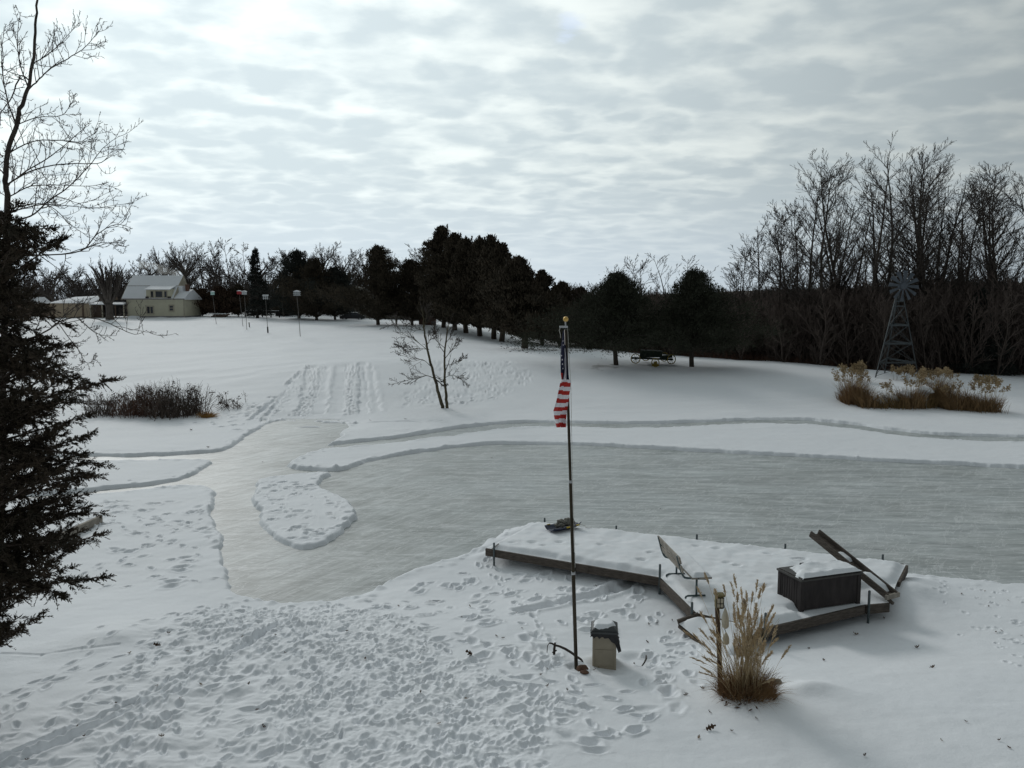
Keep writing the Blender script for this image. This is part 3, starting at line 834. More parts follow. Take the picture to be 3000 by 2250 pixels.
dA, dB, dC = plane(1425, 1606, DECK), plane(1935, 1692, DECK), plane(2040, 1796, DECK)
dD, dE, dF = plane(2230, 1841, DECK), plane(2530, 1772, DECK), plane(2606, 1766, DECK)
dG, dH, dI = plane(2628, 1706, DECK), plane(2654, 1655, DECK), plane(1566, 1534, DECK)
deck_poly = [dA, dB, dC, dD, dE, dF, dG, dH, dI]
dock_o = Vector((dB.x + 1.5, dB.y + 1.0, ICE))
dock = thing('dock', 'snow covered wooden pond dock with brown side boards and pipe posts', 'dock', dock_o)
b = MB(); b.prism([Vector((p.x, p.y, DECK - .045)) for p in deck_poly], (0, 0, .045))
b.build('deck', 'dockwood', dock, dock_o)


def fascia(p, q, h=0.175, t=0.05, out=0.028, top=0.006, shrink=0.0):
    p = Vector(p); q = Vector(q); d = (q - p).normalized(); n = Vector((d.y, -d.x, 0))
    b = MB(); a = p + n * out + d * shrink; c = q + n * out - d * shrink
    a.z = c.z = DECK + top - h / 2
    b.beam(a, c, t, h, 0.006)
    b.build('side_board', 'dockwood', dock, dock_o)


mid = dA.lerp(dB, .62)
fascia(dA, mid, shrink=0.0); fascia(mid, dB, shrink=0.006); fascia(dB, dC, h=.19, shrink=.03); fascia(dD, dE, shrink=.01); fascia(dE, dF, shrink=.03); fascia(dG, dH, shrink=.03); fascia(dH, dI, shrink=.03)
# joists under the raised right-hand side
b = MB()
for k in (.15, .35, .55, .75, .95):
    p = dD.lerp(dE, k); q = p + Vector((.3, 1.6, 0)); p = p + Vector((.02, .06, 0)); p.z = q.z = DECK - .13
    b.beam(p, q, .05, .15)
b.build('joist', 'dark', dock, dock_o)
ctr = sum((Vector((p.x, p.y, 0)) for p in deck_poly), Vector()) / len(deck_poly)


def dock_post(u, vtop, z_top, base):
    b = MB()
    b.tube([(base.x, base.y, ICE - .25), (base.x, base.y, z_top - .012), (base.x, base.y, z_top)], [.024, .024, .016], 10)
    b.build('post', 'postmetal', dock, dock_o)


post_px = [(1452, 1590), (1687, 1618), (1936, 1650), (2040, 1764), (2232, 1794), (2538, 1730), (1591, 1526), (1803, 1546), (2041, 1568), (2299, 1594), (2585, 1628)]
edges = [(dA, dB)] * 3 + [(dB, dC), (dD, dE), (dE, dF)] + [(dI, dH)] * 5
for (u, vt), (p, q) in zip(post_px, edges):
    # foot: where the sight line's column meets the board
    best = None
    for k in np.linspace(-.02, 1.02, 300):
        w = p.lerp(q, k); pu, pv = proj(w.x, w.y, w.z + .1)
        if best is None or abs(pu - u) < best[0]: best = (abs(pu - u), w)
    w = best[1]; d = (q - p).normalized(); n = Vector((d.y, -d.x, 0)); n = n if (w + n - ctr).length > (w - n - ctr).length else -n
    f = w + n * .085
    zt = vz(vt, f.y)
    dock_post(u, vt, min(max(zt, DECK + .16), DECK + .32), f)
_bl = plane(2330, 1803, DECK); _br = plane(2600, 1755, DECK)
def deck_mask(X, Y):
    # the strip before the storage box and the corner by the trough are nearly bare
    d = np.hypot(_br.x - _bl.x, _br.y - _bl.y); ex, ey = (_br.x - _bl.x) / d, (_br.y - _bl.y) / d
    a = (X - _bl.x) * ex + (Y - _bl.y) * ey; c = -(X - _bl.x) * ey + (Y - _bl.y) * ex
    return 1 - .93 * sstep(a, -.06, .04) * (1 - sstep(c, .16, .30) * (1 - sstep(a, 1.25, 1.4))) * (1 - sstep(c, .55, .8))
pr = []
for (u, v) in [(1560, 1590), (1590, 1600), (1640, 1590), (1690, 1600), (1905, 1620), (1880, 1640), (2180, 1600), (2250, 1625), (2330, 1640), (2350, 1640), (2160, 1660), (2040, 1600), (2100, 1610), (2240, 1720), (2200, 1760), (2130, 1650), (1500, 1590), (1760, 1600)]:
    p = plane(u, v, DECK + .08); pr.append((p.x, p.y, random.Random(u).uniform(.09, .14), random.Random(v).uniform(.03, .06)))
snow_sheet('snow_cover', [Vector((p.x, p.y, 0)) for p in deck_poly], DECK + .001, .105, dock, .055, 1, .045, .01, .15, pr, deck_mask)
# broken ends of an old tie lashed to the left post
b = MB(); p = plane(1450, 1600, DECK + .02); b.beam(p + Vector((-.12, -.16, -.06)), p + Vector((.1, -.12, .10)), .03, .02, .004)
b.build('strap', 'polegrey', dock, dock_o)

# gangway from the shore
g0, g1 = dC + Vector((0.05, -.02, 0)), dD + Vector((-.05, -.02, 0))
g2 = hit(2146, 1932); g3 = hit(1986, 1850)
_gd = ((g2 + g3) / 2 - (g0 + g1) / 2); _gl = math.hypot(_gd.x, _gd.y); _gs = _gd.z / _gl
for p in (g2, g3): p.z = DECK + .02 + _gs * ((p.x - (g0.x + g1.x) / 2) * _gd.x + (p.y - (g0.y + g1.y) / 2) * _gd.y) / _gl
gpoly = [g0, g3, g2, g1]
gang_o = Vector(((g0.x + g2.x) / 2, (g0.y + g2.y) / 2, DECK - .1))
gang = thing('gangway', 'short snow covered wooden gangway from the shore up to the dock', 'gangway', gang_o)
b = MB(); b.prism([Vector((p.x, p.y, p.z - .10)) for p in gpoly], (0, 0, .04)); b.build('walkway', 'dockwood', gang, gang_o)
for p, q in ((g0, g3), (g1, g2)):
    b = MB(); b.beam(p + Vector((0, 0, -.05)), q + Vector((0, 0, -.02)), .05, .15, .006); b.build('edge_beam', 'dockwood', gang, gang_o)
o = snow_sheet('snow_cover', [Vector((p.x, p.y, 0)) for p in (g0, g3, g2, g1)], DECK - .008, .09, gang, .05, 5, .03, .03, .12)
gdir = ((g2 + g3) / 2 - (g0 + g1) / 2); gl_ = math.hypot(gdir.x, gdir.y); gsl = gdir.z / gl_
for vtx in o.data.vertices:
    a_ = ((vtx.co.x + gang_o.x - (g0.x + g1.x) / 2) * gdir.x + (vtx.co.y + gang_o.y - (g0.y + g1.y) / 2) * gdir.y) / gl_
    vtx.co.z += gsl * a_

# ------------------------------------------------------------------ bench on the dock
Nn = plane(2037, 1748, DECK + .09); Fn = plane(1979, 1684, DECK + .09)
ax = (Fn - Nn); ax.z = 0; blen = ax.length; ax.normalize()
fw = Vector((ax.y, -ax.x, 0))                       # the way a sitter faces
bench_o = (Nn + Fn) / 2; bench_o.z = DECK
bench = thing('park_bench', 'green pipe frame bench with pale slats, seen from behind on the snowy dock', 'bench', bench_o)


def bp(s, f, z): return Nn + ax * s + fw * f + Vector((0, 0, z - Nn.z + DECK))


for s in (0.0, blen):
    b = MB(); r = .021
    b.tube([bp(s, -.17, .47), bp(s, 0.0, .455), bp(s, .24, .44)], r, 8)                                   # seat rail
    b.tube([bp(s, -.17, .47), bp(s, -.225, .485), bp(s, -.262, .53), bp(s, -.30, .62), bp(s, -.385, .92)], r, 8)  # bent upright of the back
    b.tube([bp(s, .02, .44), bp(s, .02, .105)], r, 8)
    b.tube([bp(s, -.20, .06), bp(s, -.185, .10), bp(s, -.15, .112), bp(s, .02, .112), bp(s, .20, .108)], r * .95, 8)
    b.build('frame', 'benchmetal', bench, bench_o)
ov = .10
for f in (-.05, .10, .235):
    b = MB(); b.beam(bp(-ov, f, .487), bp(blen + ov, f, .487), .115, .034, .006); b.build('seat_slat', 'greywood', bench, bench_o)
for (f, z) in ((-.302, .67), (-.350, .855)):
    b = MB(); upv = (fw * -.27 + Vector((0, 0, .96)))
    b.beam(bp(-ov, f, z), bp(blen + ov, f, z), .034, .14, .006, up=upv); b.build('back_slat', 'greywood', bench, bench_o)
sp_ = [bp(-ov, -.10, 0), bp(-ov, .29, 0), bp(blen + ov, .29, 0), bp(blen + ov, -.10, 0)]
snow_sheet('snow_cover', [Vector((p.x, p.y, 0)) for p in sp_], DECK + .505, .075, bench, .03, 9, .02, .005, .06)

# ------------------------------------------------------------------ storage box on the dock
bN, bR, bL = plane(2345, 1795, DECK), plane(2520, 1769, DECK), plane(2275, 1757, DECK)
e1 = (bR - bN); bw = e1.length; e1.normalize(); e2 = Vector((-e1.y, e1.x, 0)); bd = abs((bL - bN).dot(e2))
bh = 0.60
box_o = bN + e1 * bw / 2 + e2 * bd / 2
ang = math.atan2(e1.y, e1.x)
sbox = thing('storage_box', 'dark brown plastic storage box with a snowy lid on the dock', 'storage box', box_o, ang)
b = MB(); b.box((0, 0, bh / 2 + .02), (bw - .03, bd - .03, bh - .02), bev=.008)
for sx_ in (-1, 1):
    for sy_ in (-1, 1): b.box((sx_ * (bw / 2 - .04), sy_ * (bd / 2 - .04), bh / 2), (.085, .085, bh), bev=.01)
for k in range(8):
    y = -bd / 2 + .10 + k * (bd - .2) / 7
    b.box((-bw / 2 + .012, y, bh / 2), (.006, .05, bh - .10), bev=.002); b.box((bw / 2 - .012, y, bh / 2), (.006, .05, bh - .10), bev=.002)
b.build('body', 'boxplastic', sbox)
b = MB(); b.box((0, 0, bh + .016), (bw + .05, bd + .05, .040), bev=.012); b.box((0, 0, bh + .045), (bw - .02, bd - .02, .022), bev=.01)
b.build('lid', 'boxlid', sbox)
for x in (-.16, .05):
    b = MB(); b.box((x, bd / 2 - .03, bh + .075), (.09, .05, .045), bev=.012); b.build('hinge', 'darkplastic', sbox)
# snow lying on the lid, blown off its left and back rims
xs = np.linspace(-bw / 2 - .005, bw / 2 + .005, 60); ys = np.linspace(-bd / 2 - .005, bd / 2 - .03, 36); X, Y = np.meshgrid(xs, ys)
msk = np.minimum(np.minimum(X + bw / 2 - .02 - .14 * sstep(Y, -.25, .15), bw / 2 + .01 - X), np.minimum(Y + bd / 2 + .03, bd / 2 - .10 - Y))
msk = msk + .07 * fbm(X / .22, Y / .22, 3, 80) * sstep(Y + bd / 2, .03, .22)
Z = bh + .050 + .075 * sstep(msk, 0.0, .12) + .045 * np.exp(-((X + .10) / .22) ** 2 - ((Y - .10) / .12) ** 2) * (msk > 0) + .022 * fbm(X / .18, Y / .18, 3, 81) * sstep(msk, 0, .1)
Z = np.where(msk < .004, bh + .03, np.maximum(Z, bh + .062))
ii = np.arange(X.size).reshape(X.shape)
me = np_mesh('snow_cap', np.stack([X, Y, Z], -1).reshape(-1, 3), np.stack([ii[:-1, :-1], ii[:-1, 1:], ii[1:, 1:], ii[1:, :-1]], -1).reshape(-1, 4))
link('snow_cap', me, 'snow', sbox)

# ------------------------------------------------------------------ raised wooden trough leaning over the dock corner
q0 = plane(2612, 1744, DECK + .13); q1 = at(2386, 1561, 16.75)
ch = thing('wooden_trough', 'long wooden trough tilted up beside the storage box at the dock corner', 'plank', Vector((q0.x, q0.y, DECK)))
co = Vector((q0.x, q0.y, DECK))
dv = (q1 - q0).normalized(); side = dv.cross(Vector((0, 0, 1))).normalized(); upv = side.cross(dv)
for k in (-1, 1):
    b = MB(); b.beam(q0 + side * .125 * k, q1 + side * .125 * k, .042, .13, .006, up=upv); b.build('side_rail', 'dockwood', ch, co)
b = MB(); b.beam(q0 - upv * .035 + dv * .02, q1 - upv * .035 - dv * .02, .205, .03, .003, up=upv); b.build('bottom_board', 'dockwood', ch, co)
for k0, k1 in ((.06, .36), (.52, .68)):
    n = 22; xs = np.linspace(k0, k1, n); ws = np.linspace(-.098, .098, 7); L = (q1 - q0).length
    V = []
    for s in xs:
        e = min(s - k0, k1 - s) / (k1 - k0)
        for w in ws:
            hgt = -.019 + .10 * min(1, e * 5) * (1 - .35 * (w / .098) ** 2) * (0.5 + .5 * math.sin(3 * s + 1) ** 2)
            V.append(tuple(q0 + dv * (s * L) + side * w + upv * hgt - co))
    ii = np.arange(n * 7).reshape(n, 7)
    link('snow_fill', np_mesh('snow_fill', V, np.stack([ii[:-1, :-1], ii[:-1, 1:], ii[1:, 1:], ii[1:, :-1]], -1).reshape(-1, 4)), 'snow', ch)
b = MB(); b.beam(q0 + side * .19 - dv * .02, q0 - side * .19 - dv * .02, .06, .09, .006); b.build('end_board', 'greywood', ch, co)
b = MB(); m_ = q0.lerp(q1, .30); b.beam(m_ - upv * .09, Vector((q0.x - .05, q0.y - .18, DECK + .03)), .05, .05, .004); b.build('brace', 'dockwood', ch, co)

# ------------------------------------------------------------------ sled left on the dock
s0, s1 = plane(1612, 1561, DECK + .12), plane(1690, 1546, DECK + .12)
sd_ = (s1 - s0); sl = sd_.length + .06; a_ = math.atan2(sd_.y, sd_.x)
sled = thing('plastic_sled', 'dark blue plastic sled with yellow grips lying on the dock snow', 'sled', Vector(((s0.x + s1.x) / 2, (s0.y + s1.y) / 2 + .12, DECK + .10)), a_)
n, mm = 26, 13; V = []
for i in range(n):
    s = i / (n - 1) * 2 - 1
    for j in range(mm):
        w = j / (mm - 1) * 2 - 1
        hw = .23 * (1 - .25 * max(0, s) ** 3 - .12 * max(0, -s) ** 4)
        z = .03 + .085 * abs(w) ** 4 + .10 * max(0, s - .55) ** 1.5 * 2.2 + .03 * max(0, -s - .7) * 2 + .008 * math.cos(w * 9)
        V.append((s * sl / 2, w * hw, z))
ii = np.arange(n * mm).reshape(n, mm)
o = link('tray', np_mesh('tray', V, np.stack([ii[:-1, :-1], ii[:-1, 1:], ii[1:, 1:], ii[1:, :-1]], -1).reshape(-1, 4)), 'navy', sled)
md = o.modifiers.new('thick', 'SOLIDIFY'); md.thickness = .018
for (x, y) in ((-.02, -.235), (.30, -.20), (.33, .19), (-.30, .225)):
    b = MB(); b.box((x, y, .12), (.11, .022, .035), bev=.006); b.build('grip', 'sled_yellow', sled)
b = MB(); b.tube([(.36, .1, .14), (.52, .02, .06), (.62, -.10, .03), (.55, -.22, .025), (.70, -.27, .02)], .007, 6); b.build('tow_rope', 'rope', sled)
pile = MB(); rg = random.Random(4)
for k in range(7): pile.ball((-.18 + .075 * k, rg.uniform(-.05, .08), .15 + rg.uniform(-.01, .05)), rg.uniform(.07, .10), squash=(1.15, 1.2, .75), noise=.16, seed=k)
po = Vector(sled.location); R_ = Matrix.Rotation(a_, 4, 'Z')
o = pile.build('cargo_net', 'camo', None, None, po); o.rotation_euler = (0, 0, a_)
tag(o, 'mottled bundle of netting heaped on the blue sled', 'bundle')

# ------------------------------------------------------------------ litter bin
tN, tL = hit(1805, 1955), hit(1739, 1945.5)
f1 = (tL - tN); f1.z = 0; tw = f1.length; f1.normalize(); f2 = Vector((f1.y, -f1.x, 0)); f2 = f2 if f2.y > 0 else -f2
tw = 0.385; th_ = .60
bo = tN + f1 * tw / 2 + f2 * tw / 2; bo.z = zfull(bo.x, bo.y) - .02
bin_ = thing('litter_bin', 'beige square litter bin with a grey lid and black bag beside the flagpole', 'litter bin', bo, math.atan2(f1.y, f1.x))
b = MB(); b.box((0, 0, th_ / 2), (tw - .03, tw - .03, th_ - .01))
for sx_ in (-1, 1):
    for sy_ in (-1, 1): b.box((sx_ * (tw / 2 - .018), sy_ * (tw / 2 - .018), th_ / 2), (.036, .036, th_), bev=.008)
for z, h in ((.03, .06), (th_ * .55, .018), (th_ - .02, .04)):
    b.box((0, 0, z), (tw - .012, tw - .012, h), bev=.004)
b.build('body', 'beige', bin_)
b = MB()
def frus(z0, a0, z1, a1):
    vs0 = [b.bm.verts.new((sx_ * a0, sy_ * a0, z0)) for sx_, sy_ in ((-1, -1), (1, -1), (1, 1), (-1, 1))]
    vs1 = [b.bm.verts.new((sx_ * a1, sy_ * a1, z1)) for sx_, sy_ in ((-1, -1), (1, -1), (1, 1), (-1, 1))]
    for i in range(4): b.bm.faces.new((vs0[i], vs0[(i + 1) % 4], vs1[(i + 1) % 4], vs1[i]))
    b.bm.faces.new(vs0[::-1]); b.bm.faces.new(vs1)
frus(th_ + .005, tw / 2 + .022, th_ + .055, tw / 2 + .026)
frus(th_ + .0555, tw / 2 + .018, th_ + .115, tw / 2 - .06)
bmesh.ops.bevel(b.bm, geom=list(b.bm.edges), offset=.009, segments=2, affect='EDGES')
b.build('lid', 'darkplastic', bin_)
near_s = (0.6, 0.6)
xs = np.linspace(-1, 1, 20); X, Y = np.meshgrid(xs, xs); rr = np.maximum(np.abs(X), np.abs(Y))
mx_ = np.maximum(np.abs(X * .185 - .0), np.abs(Y * .185))
lidz = th_ + .115 - .06 * np.clip((mx_ - .13) / .08, 0, 1)
Z = lidz - .02 + .055 * sstep(1.0 - np.hypot(X - .1 * near_s[0], Y - .1 * near_s[1]) + .45 * fbm(X * 1.6, Y * 1.6, 3, 90), 0, .30)
ii = np.arange(400).reshape(20, 20)
link('snow_cap', np_mesh('snow_cap', np.stack([X * .185, Y * .185, Z], -1).reshape(-1, 3), np.stack([ii[:-1, :-1], ii[:-1, 1:], ii[1:, 1:], ii[1:, :-1]], -1).reshape(-1, 4)), 'snow', bin_)
# the bag's skirt below the lid: longest at the right front corner
V = []; rg = random.Random(3); ns, nr = 64, 6; hw = tw / 2 + .008
for k in range(ns):
    s = k / ns * 4; e = int(s) % 4; f = s - int(s)
    cs = [(-1, -1), (1, -1), (1, 1), (-1, 1)]; c0, c1 = cs[e], cs[(e + 1) % 4]
    x = c0[0] * (1 - f) + c1[0] * f; y = c0[1] * (1 - f) + c1[1] * f
    # corner nearest the eye on the right: local (-1, ?)
    V.append((x, y))
near_c = min([(-1, -1), (1, -1), (1, 1), (-1, 1)], key=lambda c: (Matrix.Rotation(bin_.rotation_euler.z, 3, 'Z') @ Vector((c[0] * tw / 2, c[1] * tw / 2, 0)) + bo - tN).length)
W = []
for k, (x, y) in enumerate(V):
    dn = math.hypot(x - near_c[0], y - near_c[1])
    right = (Matrix.Rotation(bin_.rotation_euler.z, 3, 'Z') @ Vector((x, y, 0))).x
    L = .055 + .018 * math.sin(k * 1.9) + .17 * math.exp(-(dn / .45) ** 2) + (.05 if right > .7 else 0) * abs(math.sin(k * 1.3))
    for j in range(nr):
        t = j / (nr - 1)
        o_ = .005 + .03 * t * (0.5 + .5 * math.sin(k * 2.3 + j)) + .04 * t * math.exp(-(dn / .5) ** 2)
        W.append((x * (hw + o_), y * (hw + o_), th_ + .012 - L * t))
ii = np.arange(ns * nr).reshape(ns, nr); i2 = np.roll(ii, -1, 0)
link('bag', np_mesh('bag', W, np.stack([ii[:, :-1], i2[:, :-1], i2[:, 1:], ii[:, 1:]], -1).reshape(-1, 4)), 'blackbag', bin_)

# ------------------------------------------------------------------ flagpole and flag
pb = hit(1688, 1952); ptop = at(1657, 950, pb.y)
pole = thing('flagpole', 'slim dark bronze flagpole with a gold ball, leaning slightly in the snow', 'flagpole', pb)
def pp(k): return pb.lerp(ptop, k)
b = MB(); b.tube([pp(-.02), pp(.28), pp(.281), pp(.55), pp(.551), pp(.985)], [.030, .030, .026, .026, .0225, .0225], 14); b.build('shaft', 'bronze', pole, pb)
for k, r in ((.281, .0325), (.551, .029)):
    b = MB(); b.tube([pp(k - .004), pp(k + .004)], r, 14); b.build('joint_ring', 'alu', pole, pb)
tz = ptop
b = MB(); b.box(tz + Vector((-.03, 0, -.04)), (.13, .05, .03), bev=.008); b.tube([tz + Vector((0, 0, -.06)), tz + Vector((0, 0, .04))], .011, 10); b.build('truck', 'alu', pole, pb)
b = MB(); b.ball(tz + Vector((.002, 0, .078)), .041); b.build('ball_finial', 'gold', pole, pb)
b = MB(); h0 = tz + Vector((-.085, -.02, -.05)); b.tube([h0, h0 + Vector((-.012, 0, -.05)), h0 + Vector((.004, 0, -.10)), h0 + Vector((.008, -.005, -.16))], .006, 6)
h1 = tz + Vector((.03, -.03, -.06)); b.tube([h1, pp(.82) + Vector((.05, -.03, 0)), pp(.62) + Vector((.035, -.03, 0)), pp(.30) + Vector((.03, -.03, 0))], .004, 6)
b.build('halyard', 'rope', pole, pb)

FY = pb.y - .06
flag = thing('flag', 'limp stars and stripes flag wrapped on the dark flagpole', 'flag', at(1655, 1100, FY))
fo = Vector(flag.location)


def cloth(name, rows, nacross, mats, matfun, folds, parent, thick=.004):
    """rows: (v, u_left, u_right) down the picture; hung at the pole with folds in depth"""
    rv = np.array([r[0] for r in rows]); ul = np.array([r[1] for r in rows]); ur = np.array([r[2] for r in rows])
    n = 60; vv_ = np.linspace(rv[0], rv[-1], n); V = []; mi = []
    for i, v in enumerate(vv_):
        a = np.interp(v, rv, ul); c = np.interp(v, rv, ur)
        for j in range(nacross):
            f = j / (nacross - 1)
            p = at(a + (c - a) * f, v, FY + folds(f, (v - rv[0]) / (rv[-1] - rv[0])))
            V.append(tuple(p - fo))
    ii = np.arange(n * nacross).reshape(n, nacross)
    q = np.stack([ii[:-1, :-1], ii[:-1, 1:], ii[1:, 1:], ii[1:, :-1]], -1).reshape(-1, 4)
    for i in range(n - 1):
        for j in range(nacross - 1): mi.append(matfun((vv_[i] + vv_[i + 1]) / 2, (j + .5) / (nacross - 1)))
    o = link(name, np_mesh(name, V, q, None, True, mi), mats, parent)
    md = o.modifiers.new('thick', 'SOLIDIFY'); md.thickness = thick
    return o


bounds = [1112, 1120.5, 1133.2, 1144.5, 1156, 1168, 1180, 1192, 1204, 1215.5, 1227.5, 1239.5, 1252]
def stripe(v, f):
    k = int(np.searchsorted(bounds, v + 1.2 * math.sin(f * 5 + v * .05))) - 1
    return 0 if k % 2 == 0 else 1
cloth('striped_field', [(1112, 1648, 1671), (1124, 1640.5, 1671), (1141, 1637, 1670.5), (1155, 1634, 1668), (1178, 1629, 1665.5), (1204, 1621.5, 1661), (1226, 1625, 1659), (1252, 1631, 1658)], 18,
      ['flag_white', 'flag_red'], stripe, lambda f, t: .05 * math.sin(f * 7 + t * 3) * (.3 + t) - .04 * t, flag)
cloth('canton', [(968, 1649.5, 1652), (985, 1647, 1653), (1010, 1644.5, 1654), (1035, 1643, 1656), (1065, 1642.5, 1656), (1090, 1643, 1654), (1112, 1645, 1651)], 12,
      ['flag_blue', 'flag_red'], lambda v, f: 1 if (v > 1093 and f < .55) else 0, lambda f, t: -.03 + .05 * (f - .5) ** 2 + .02 * math.sin(f * 6 + t * 5), flag)
cloth('white_fold', [(1020, 1654, 1655.5), (1045, 1654.5, 1658), (1080, 1652, 1658.5), (1112, 1650, 1659)], 8, ['flag_white'], lambda v, f: 0, lambda f, t: -.015 + .02 * math.sin(f * 4), flag)
cloth('dark_fold', [(1010, 1654, 1657), (1040, 1657.5, 1661), (1075, 1657.5, 1663), (1114, 1658.5, 1668)], 8, ['flag_blue'], lambda v, f: 0, lambda f, t: .015 + .02 * math.sin(f * 4), flag)
for (u, v, r) in ((1649.6, 999, 1.9), (1650.2, 1011, 2.1), (1645.2, 1042, 2.6), (1647.2, 1054, 2.9), (1648.0, 1067, 2.9), (1649.2, 1080, 2.2)):
    b = MB(); m0 = at(u, v, FY - .075) - fo; R = r / 2343 * FY
    pts = [m0 + Vector((math.sin(k * math.pi / 5) * (R if k % 2 == 0 else R * .42) * .8, 0, math.cos(k * math.pi / 5) * (R if k % 2 == 0 else R * .42))) for k in range(10)]
    b.prism(pts, (0, .02, 0)); b.build('star', 'flag_white', flag)

# ------------------------------------------------------------------ things round the pole
r0 = hit(1623, 1916); ro = Vector((r0.x, r0.y, r0.z))
bar = thing('curved_iron_bar', 'curved rusty iron bar on a short upright left of the flagpole foot', 'iron bar', ro)
b = MB(); b.tube([at(1609, 1884, r0.y), at(1617, 1885, r0.y), at(1625, 1890, r0.y), at(1640, 1894, r0.y - .02), at(1656, 1901, r0.y - .08), at(1674, 1912, r0.y - .16), at(1690, 1924, r0.y - .24), at(1702, 1932, r0.y - .3), at(1707, 1938, r0.y - .32), at(1702, 1941, r0.y - .33)], [.013, .015, .018, .020, .022, .022, .020, .018, .014, .010], 8)
b.build('arm', 'rust', bar, ro)
b = MB(); b.tube([r0 + Vector((0, 0, -.08)), at(1624, 1900, r0.y), at(1626, 1883, r0.y)], [.020, .022, .016], 8); b.tube([at(1631, 1905, r0.y), at(1618, 1912, r0.y - .03)], .012, 6); b.build('upright', 'rust', bar, ro)
b = MB(); b.tube([at(1609, 1884, r0.y), at(1604, 1892, r0.y), at(1602.5, 1912, r0.y - .02)], .007, 6); b.build('wire', 'rust', bar, ro)

for (u, v, r, m_, lab) in ((1706, 1962, .075, 'stone_red', 'reddish rock beside the flagpole foot, half under snow'), (1712, 1972, .055, 'stone_red', 'small dark red rock in front of the flagpole foot'),
                           (2270, 2004, .085, 'stone', 'rounded brown stone at the right edge of the tall grass clump'), (2252, 2008, .075, 'stone', 'brown stone half hidden by the tall grass clump'),
                           (2333, 2016, .07, 'stone', 'flat grey stone in the snow to the right of the grass clump')):
    p = hit(u, v); b = MB(); b.ball((0, 0, r * .25), r, squash=(1.25, 1.0, .75 if r > .072 else .45), noise=.12, seed=u)
    o = b.build('stone', m_, None, None, p); tag(o, lab, 'stone', 'stones in the near snow')
p = hit(1890, 1940)
b = MB(); b.tube([hit(1893, 1926) + Vector((0, 0, .03)), hit(1893, 1936) + Vector((0, 0, .035)), hit(1888, 1946) + Vector((0, 0, .03)), hit(1878, 1956) + Vector((0, 0, .0))], [.012, .016, .014, .01], 6)
o = b.build('edging_strip', 'rust', None, p, p); tag(o, 'dark curved strip of lawn edging sticking out right of the bin', 'lawn edging')

# ------------------------------------------------------------------ grey beam behind the left evergreen
w0, w1 = plane(296, 1520, -.27), plane(120, 1600, -.27)
b = MB(); b.beam(w0, w1, .10, .20, .01)
o = b.build('timber_beam', 'greywood', None, (w0 + w1) / 2 + Vector((0, 0, -.12)), (w0 + w1) / 2 + Vector((0, 0, -.12))); tag(o, 'grey weathered timber beam sticking out from behind the near evergreen', 'beam')

# ------------------------------------------------------------------ lantern post with floats in the grass
lp = hit(2112, 2014); py_ = lp.y
post = thing('lantern_post', 'brown wooden post topped by a mossy lantern in the grass clump', 'post', lp)
pt_ = at(2101, 1780, py_)
b = MB(); b.tube([lp + Vector((0, 0, -.1)), lp.lerp(pt_, .5), pt_], [.040, .037, .035], 12); b.build('shaft', 'postwood', post, lp)
lc = at(2104, 1762, py_)
b = MB(); b.box(lc + Vector((.015, 0, 0)), (.115, .12, .20), bev=.018); b.box(lc + Vector((.015, 0, .105)), (.15, .15, .03), bev=.012); b.build('lantern', 'moss', post, lp)
lo = lc + Vector((.015, 0, 0)); yf = -.0665
fr_ = MB()
for x in (-.052, 0, .052): fr_.box(lo + Vector((x, yf, .0)), (.009, .01, .16), bev=.002)
for z in (-.075, -.01, .075): fr_.box(lo + Vector((0, yf - .003, z)), (.115, .008, .009), bev=.002)
fr_.build('window_grille', 'dark', post, lp)
b = MB(); b.box(lo + Vector((0, -.058, 0)), (.096, .008, .145)); b.build('pane', 'float', post, lp)
for (u, v0, v1, wd, lab) in ((2125, 1782, 1841, 22, 'larger pale float hanging on the lantern post'), (2127, 1852, 1888, 20, 'smaller pale float hanging below the other on the lantern post')):
    top = at(u, v0, py_ - .075); bot = at(u, v1, py_ - .075); R = wd / 2 / 2343 * py_ * .98
    b = MB(); n = 12; pts = []; rad = []
    for k in range(n + 1):
        t = k / n; pts.append(top.lerp(bot, t)); rad.append(R * max(.16, min(1, math.sin(min(1, t * 1.5 + .10) * math.pi / 2)) * (1 if t < .86 else math.sqrt(max(.06, 1 - ((t - .86) / .15) ** 2)))))
    b.tube(pts, rad, 16); o = b.build('float', 'float', None, top, top); tag(o, lab, 'float', 'floats on the lantern post')
    b = MB(); b.tube([top + Vector((0, 0, -.01)), top + Vector((-.02, .03, .06)), top + Vector((-.05, .045, .08))], .005, 6); b.build('cord', 'dark', o, top)


# ------------------------------------------------------------------ grasses
def blades(P, D, L, W, droop, rng, seg=5):
    """curved tapering blades: base points, directions, lengths, widths, sideways droop -> verts, quads"""
    n = len(P)
    D = D / np.linalg.norm(D, axis=1, keepdims=True)
    side = np.cross(D, rng.normal(size=(n, 3))); side /= np.linalg.norm(side, axis=1, keepdims=True)
    out = np.stack([D[:, 0], D[:, 1], np.zeros(n)], 1); out /= np.maximum(np.linalg.norm(out, axis=1, keepdims=True), 1e-6)
    V = []
    for k in range(seg + 1):
        t = k / seg
        c = P + D * (L * t)[:, None] + (out * (droop * L * t * t)[:, None]) - np.array([0, 0, 1.0]) * (0.6 * droop * L * t ** 3)[:, None]
        w = (W * (1 - .85 * t))[:, None] * .5
        V.append(c - side * w); V.append(c + side * w)
    V = np.stack(V, 1).reshape(-1, 3)
    base = np.arange(n)[:, None] * (2 * (seg + 1)); q = []
    for k in range(seg): q.append(np.stack([base[:, 0] + 2 * k, base[:, 0] + 2 * k + 1, base[:, 0] + 2 * k + 3, base[:, 0] + 2 * k + 2], 1))
    return V, np.concatenate(q)


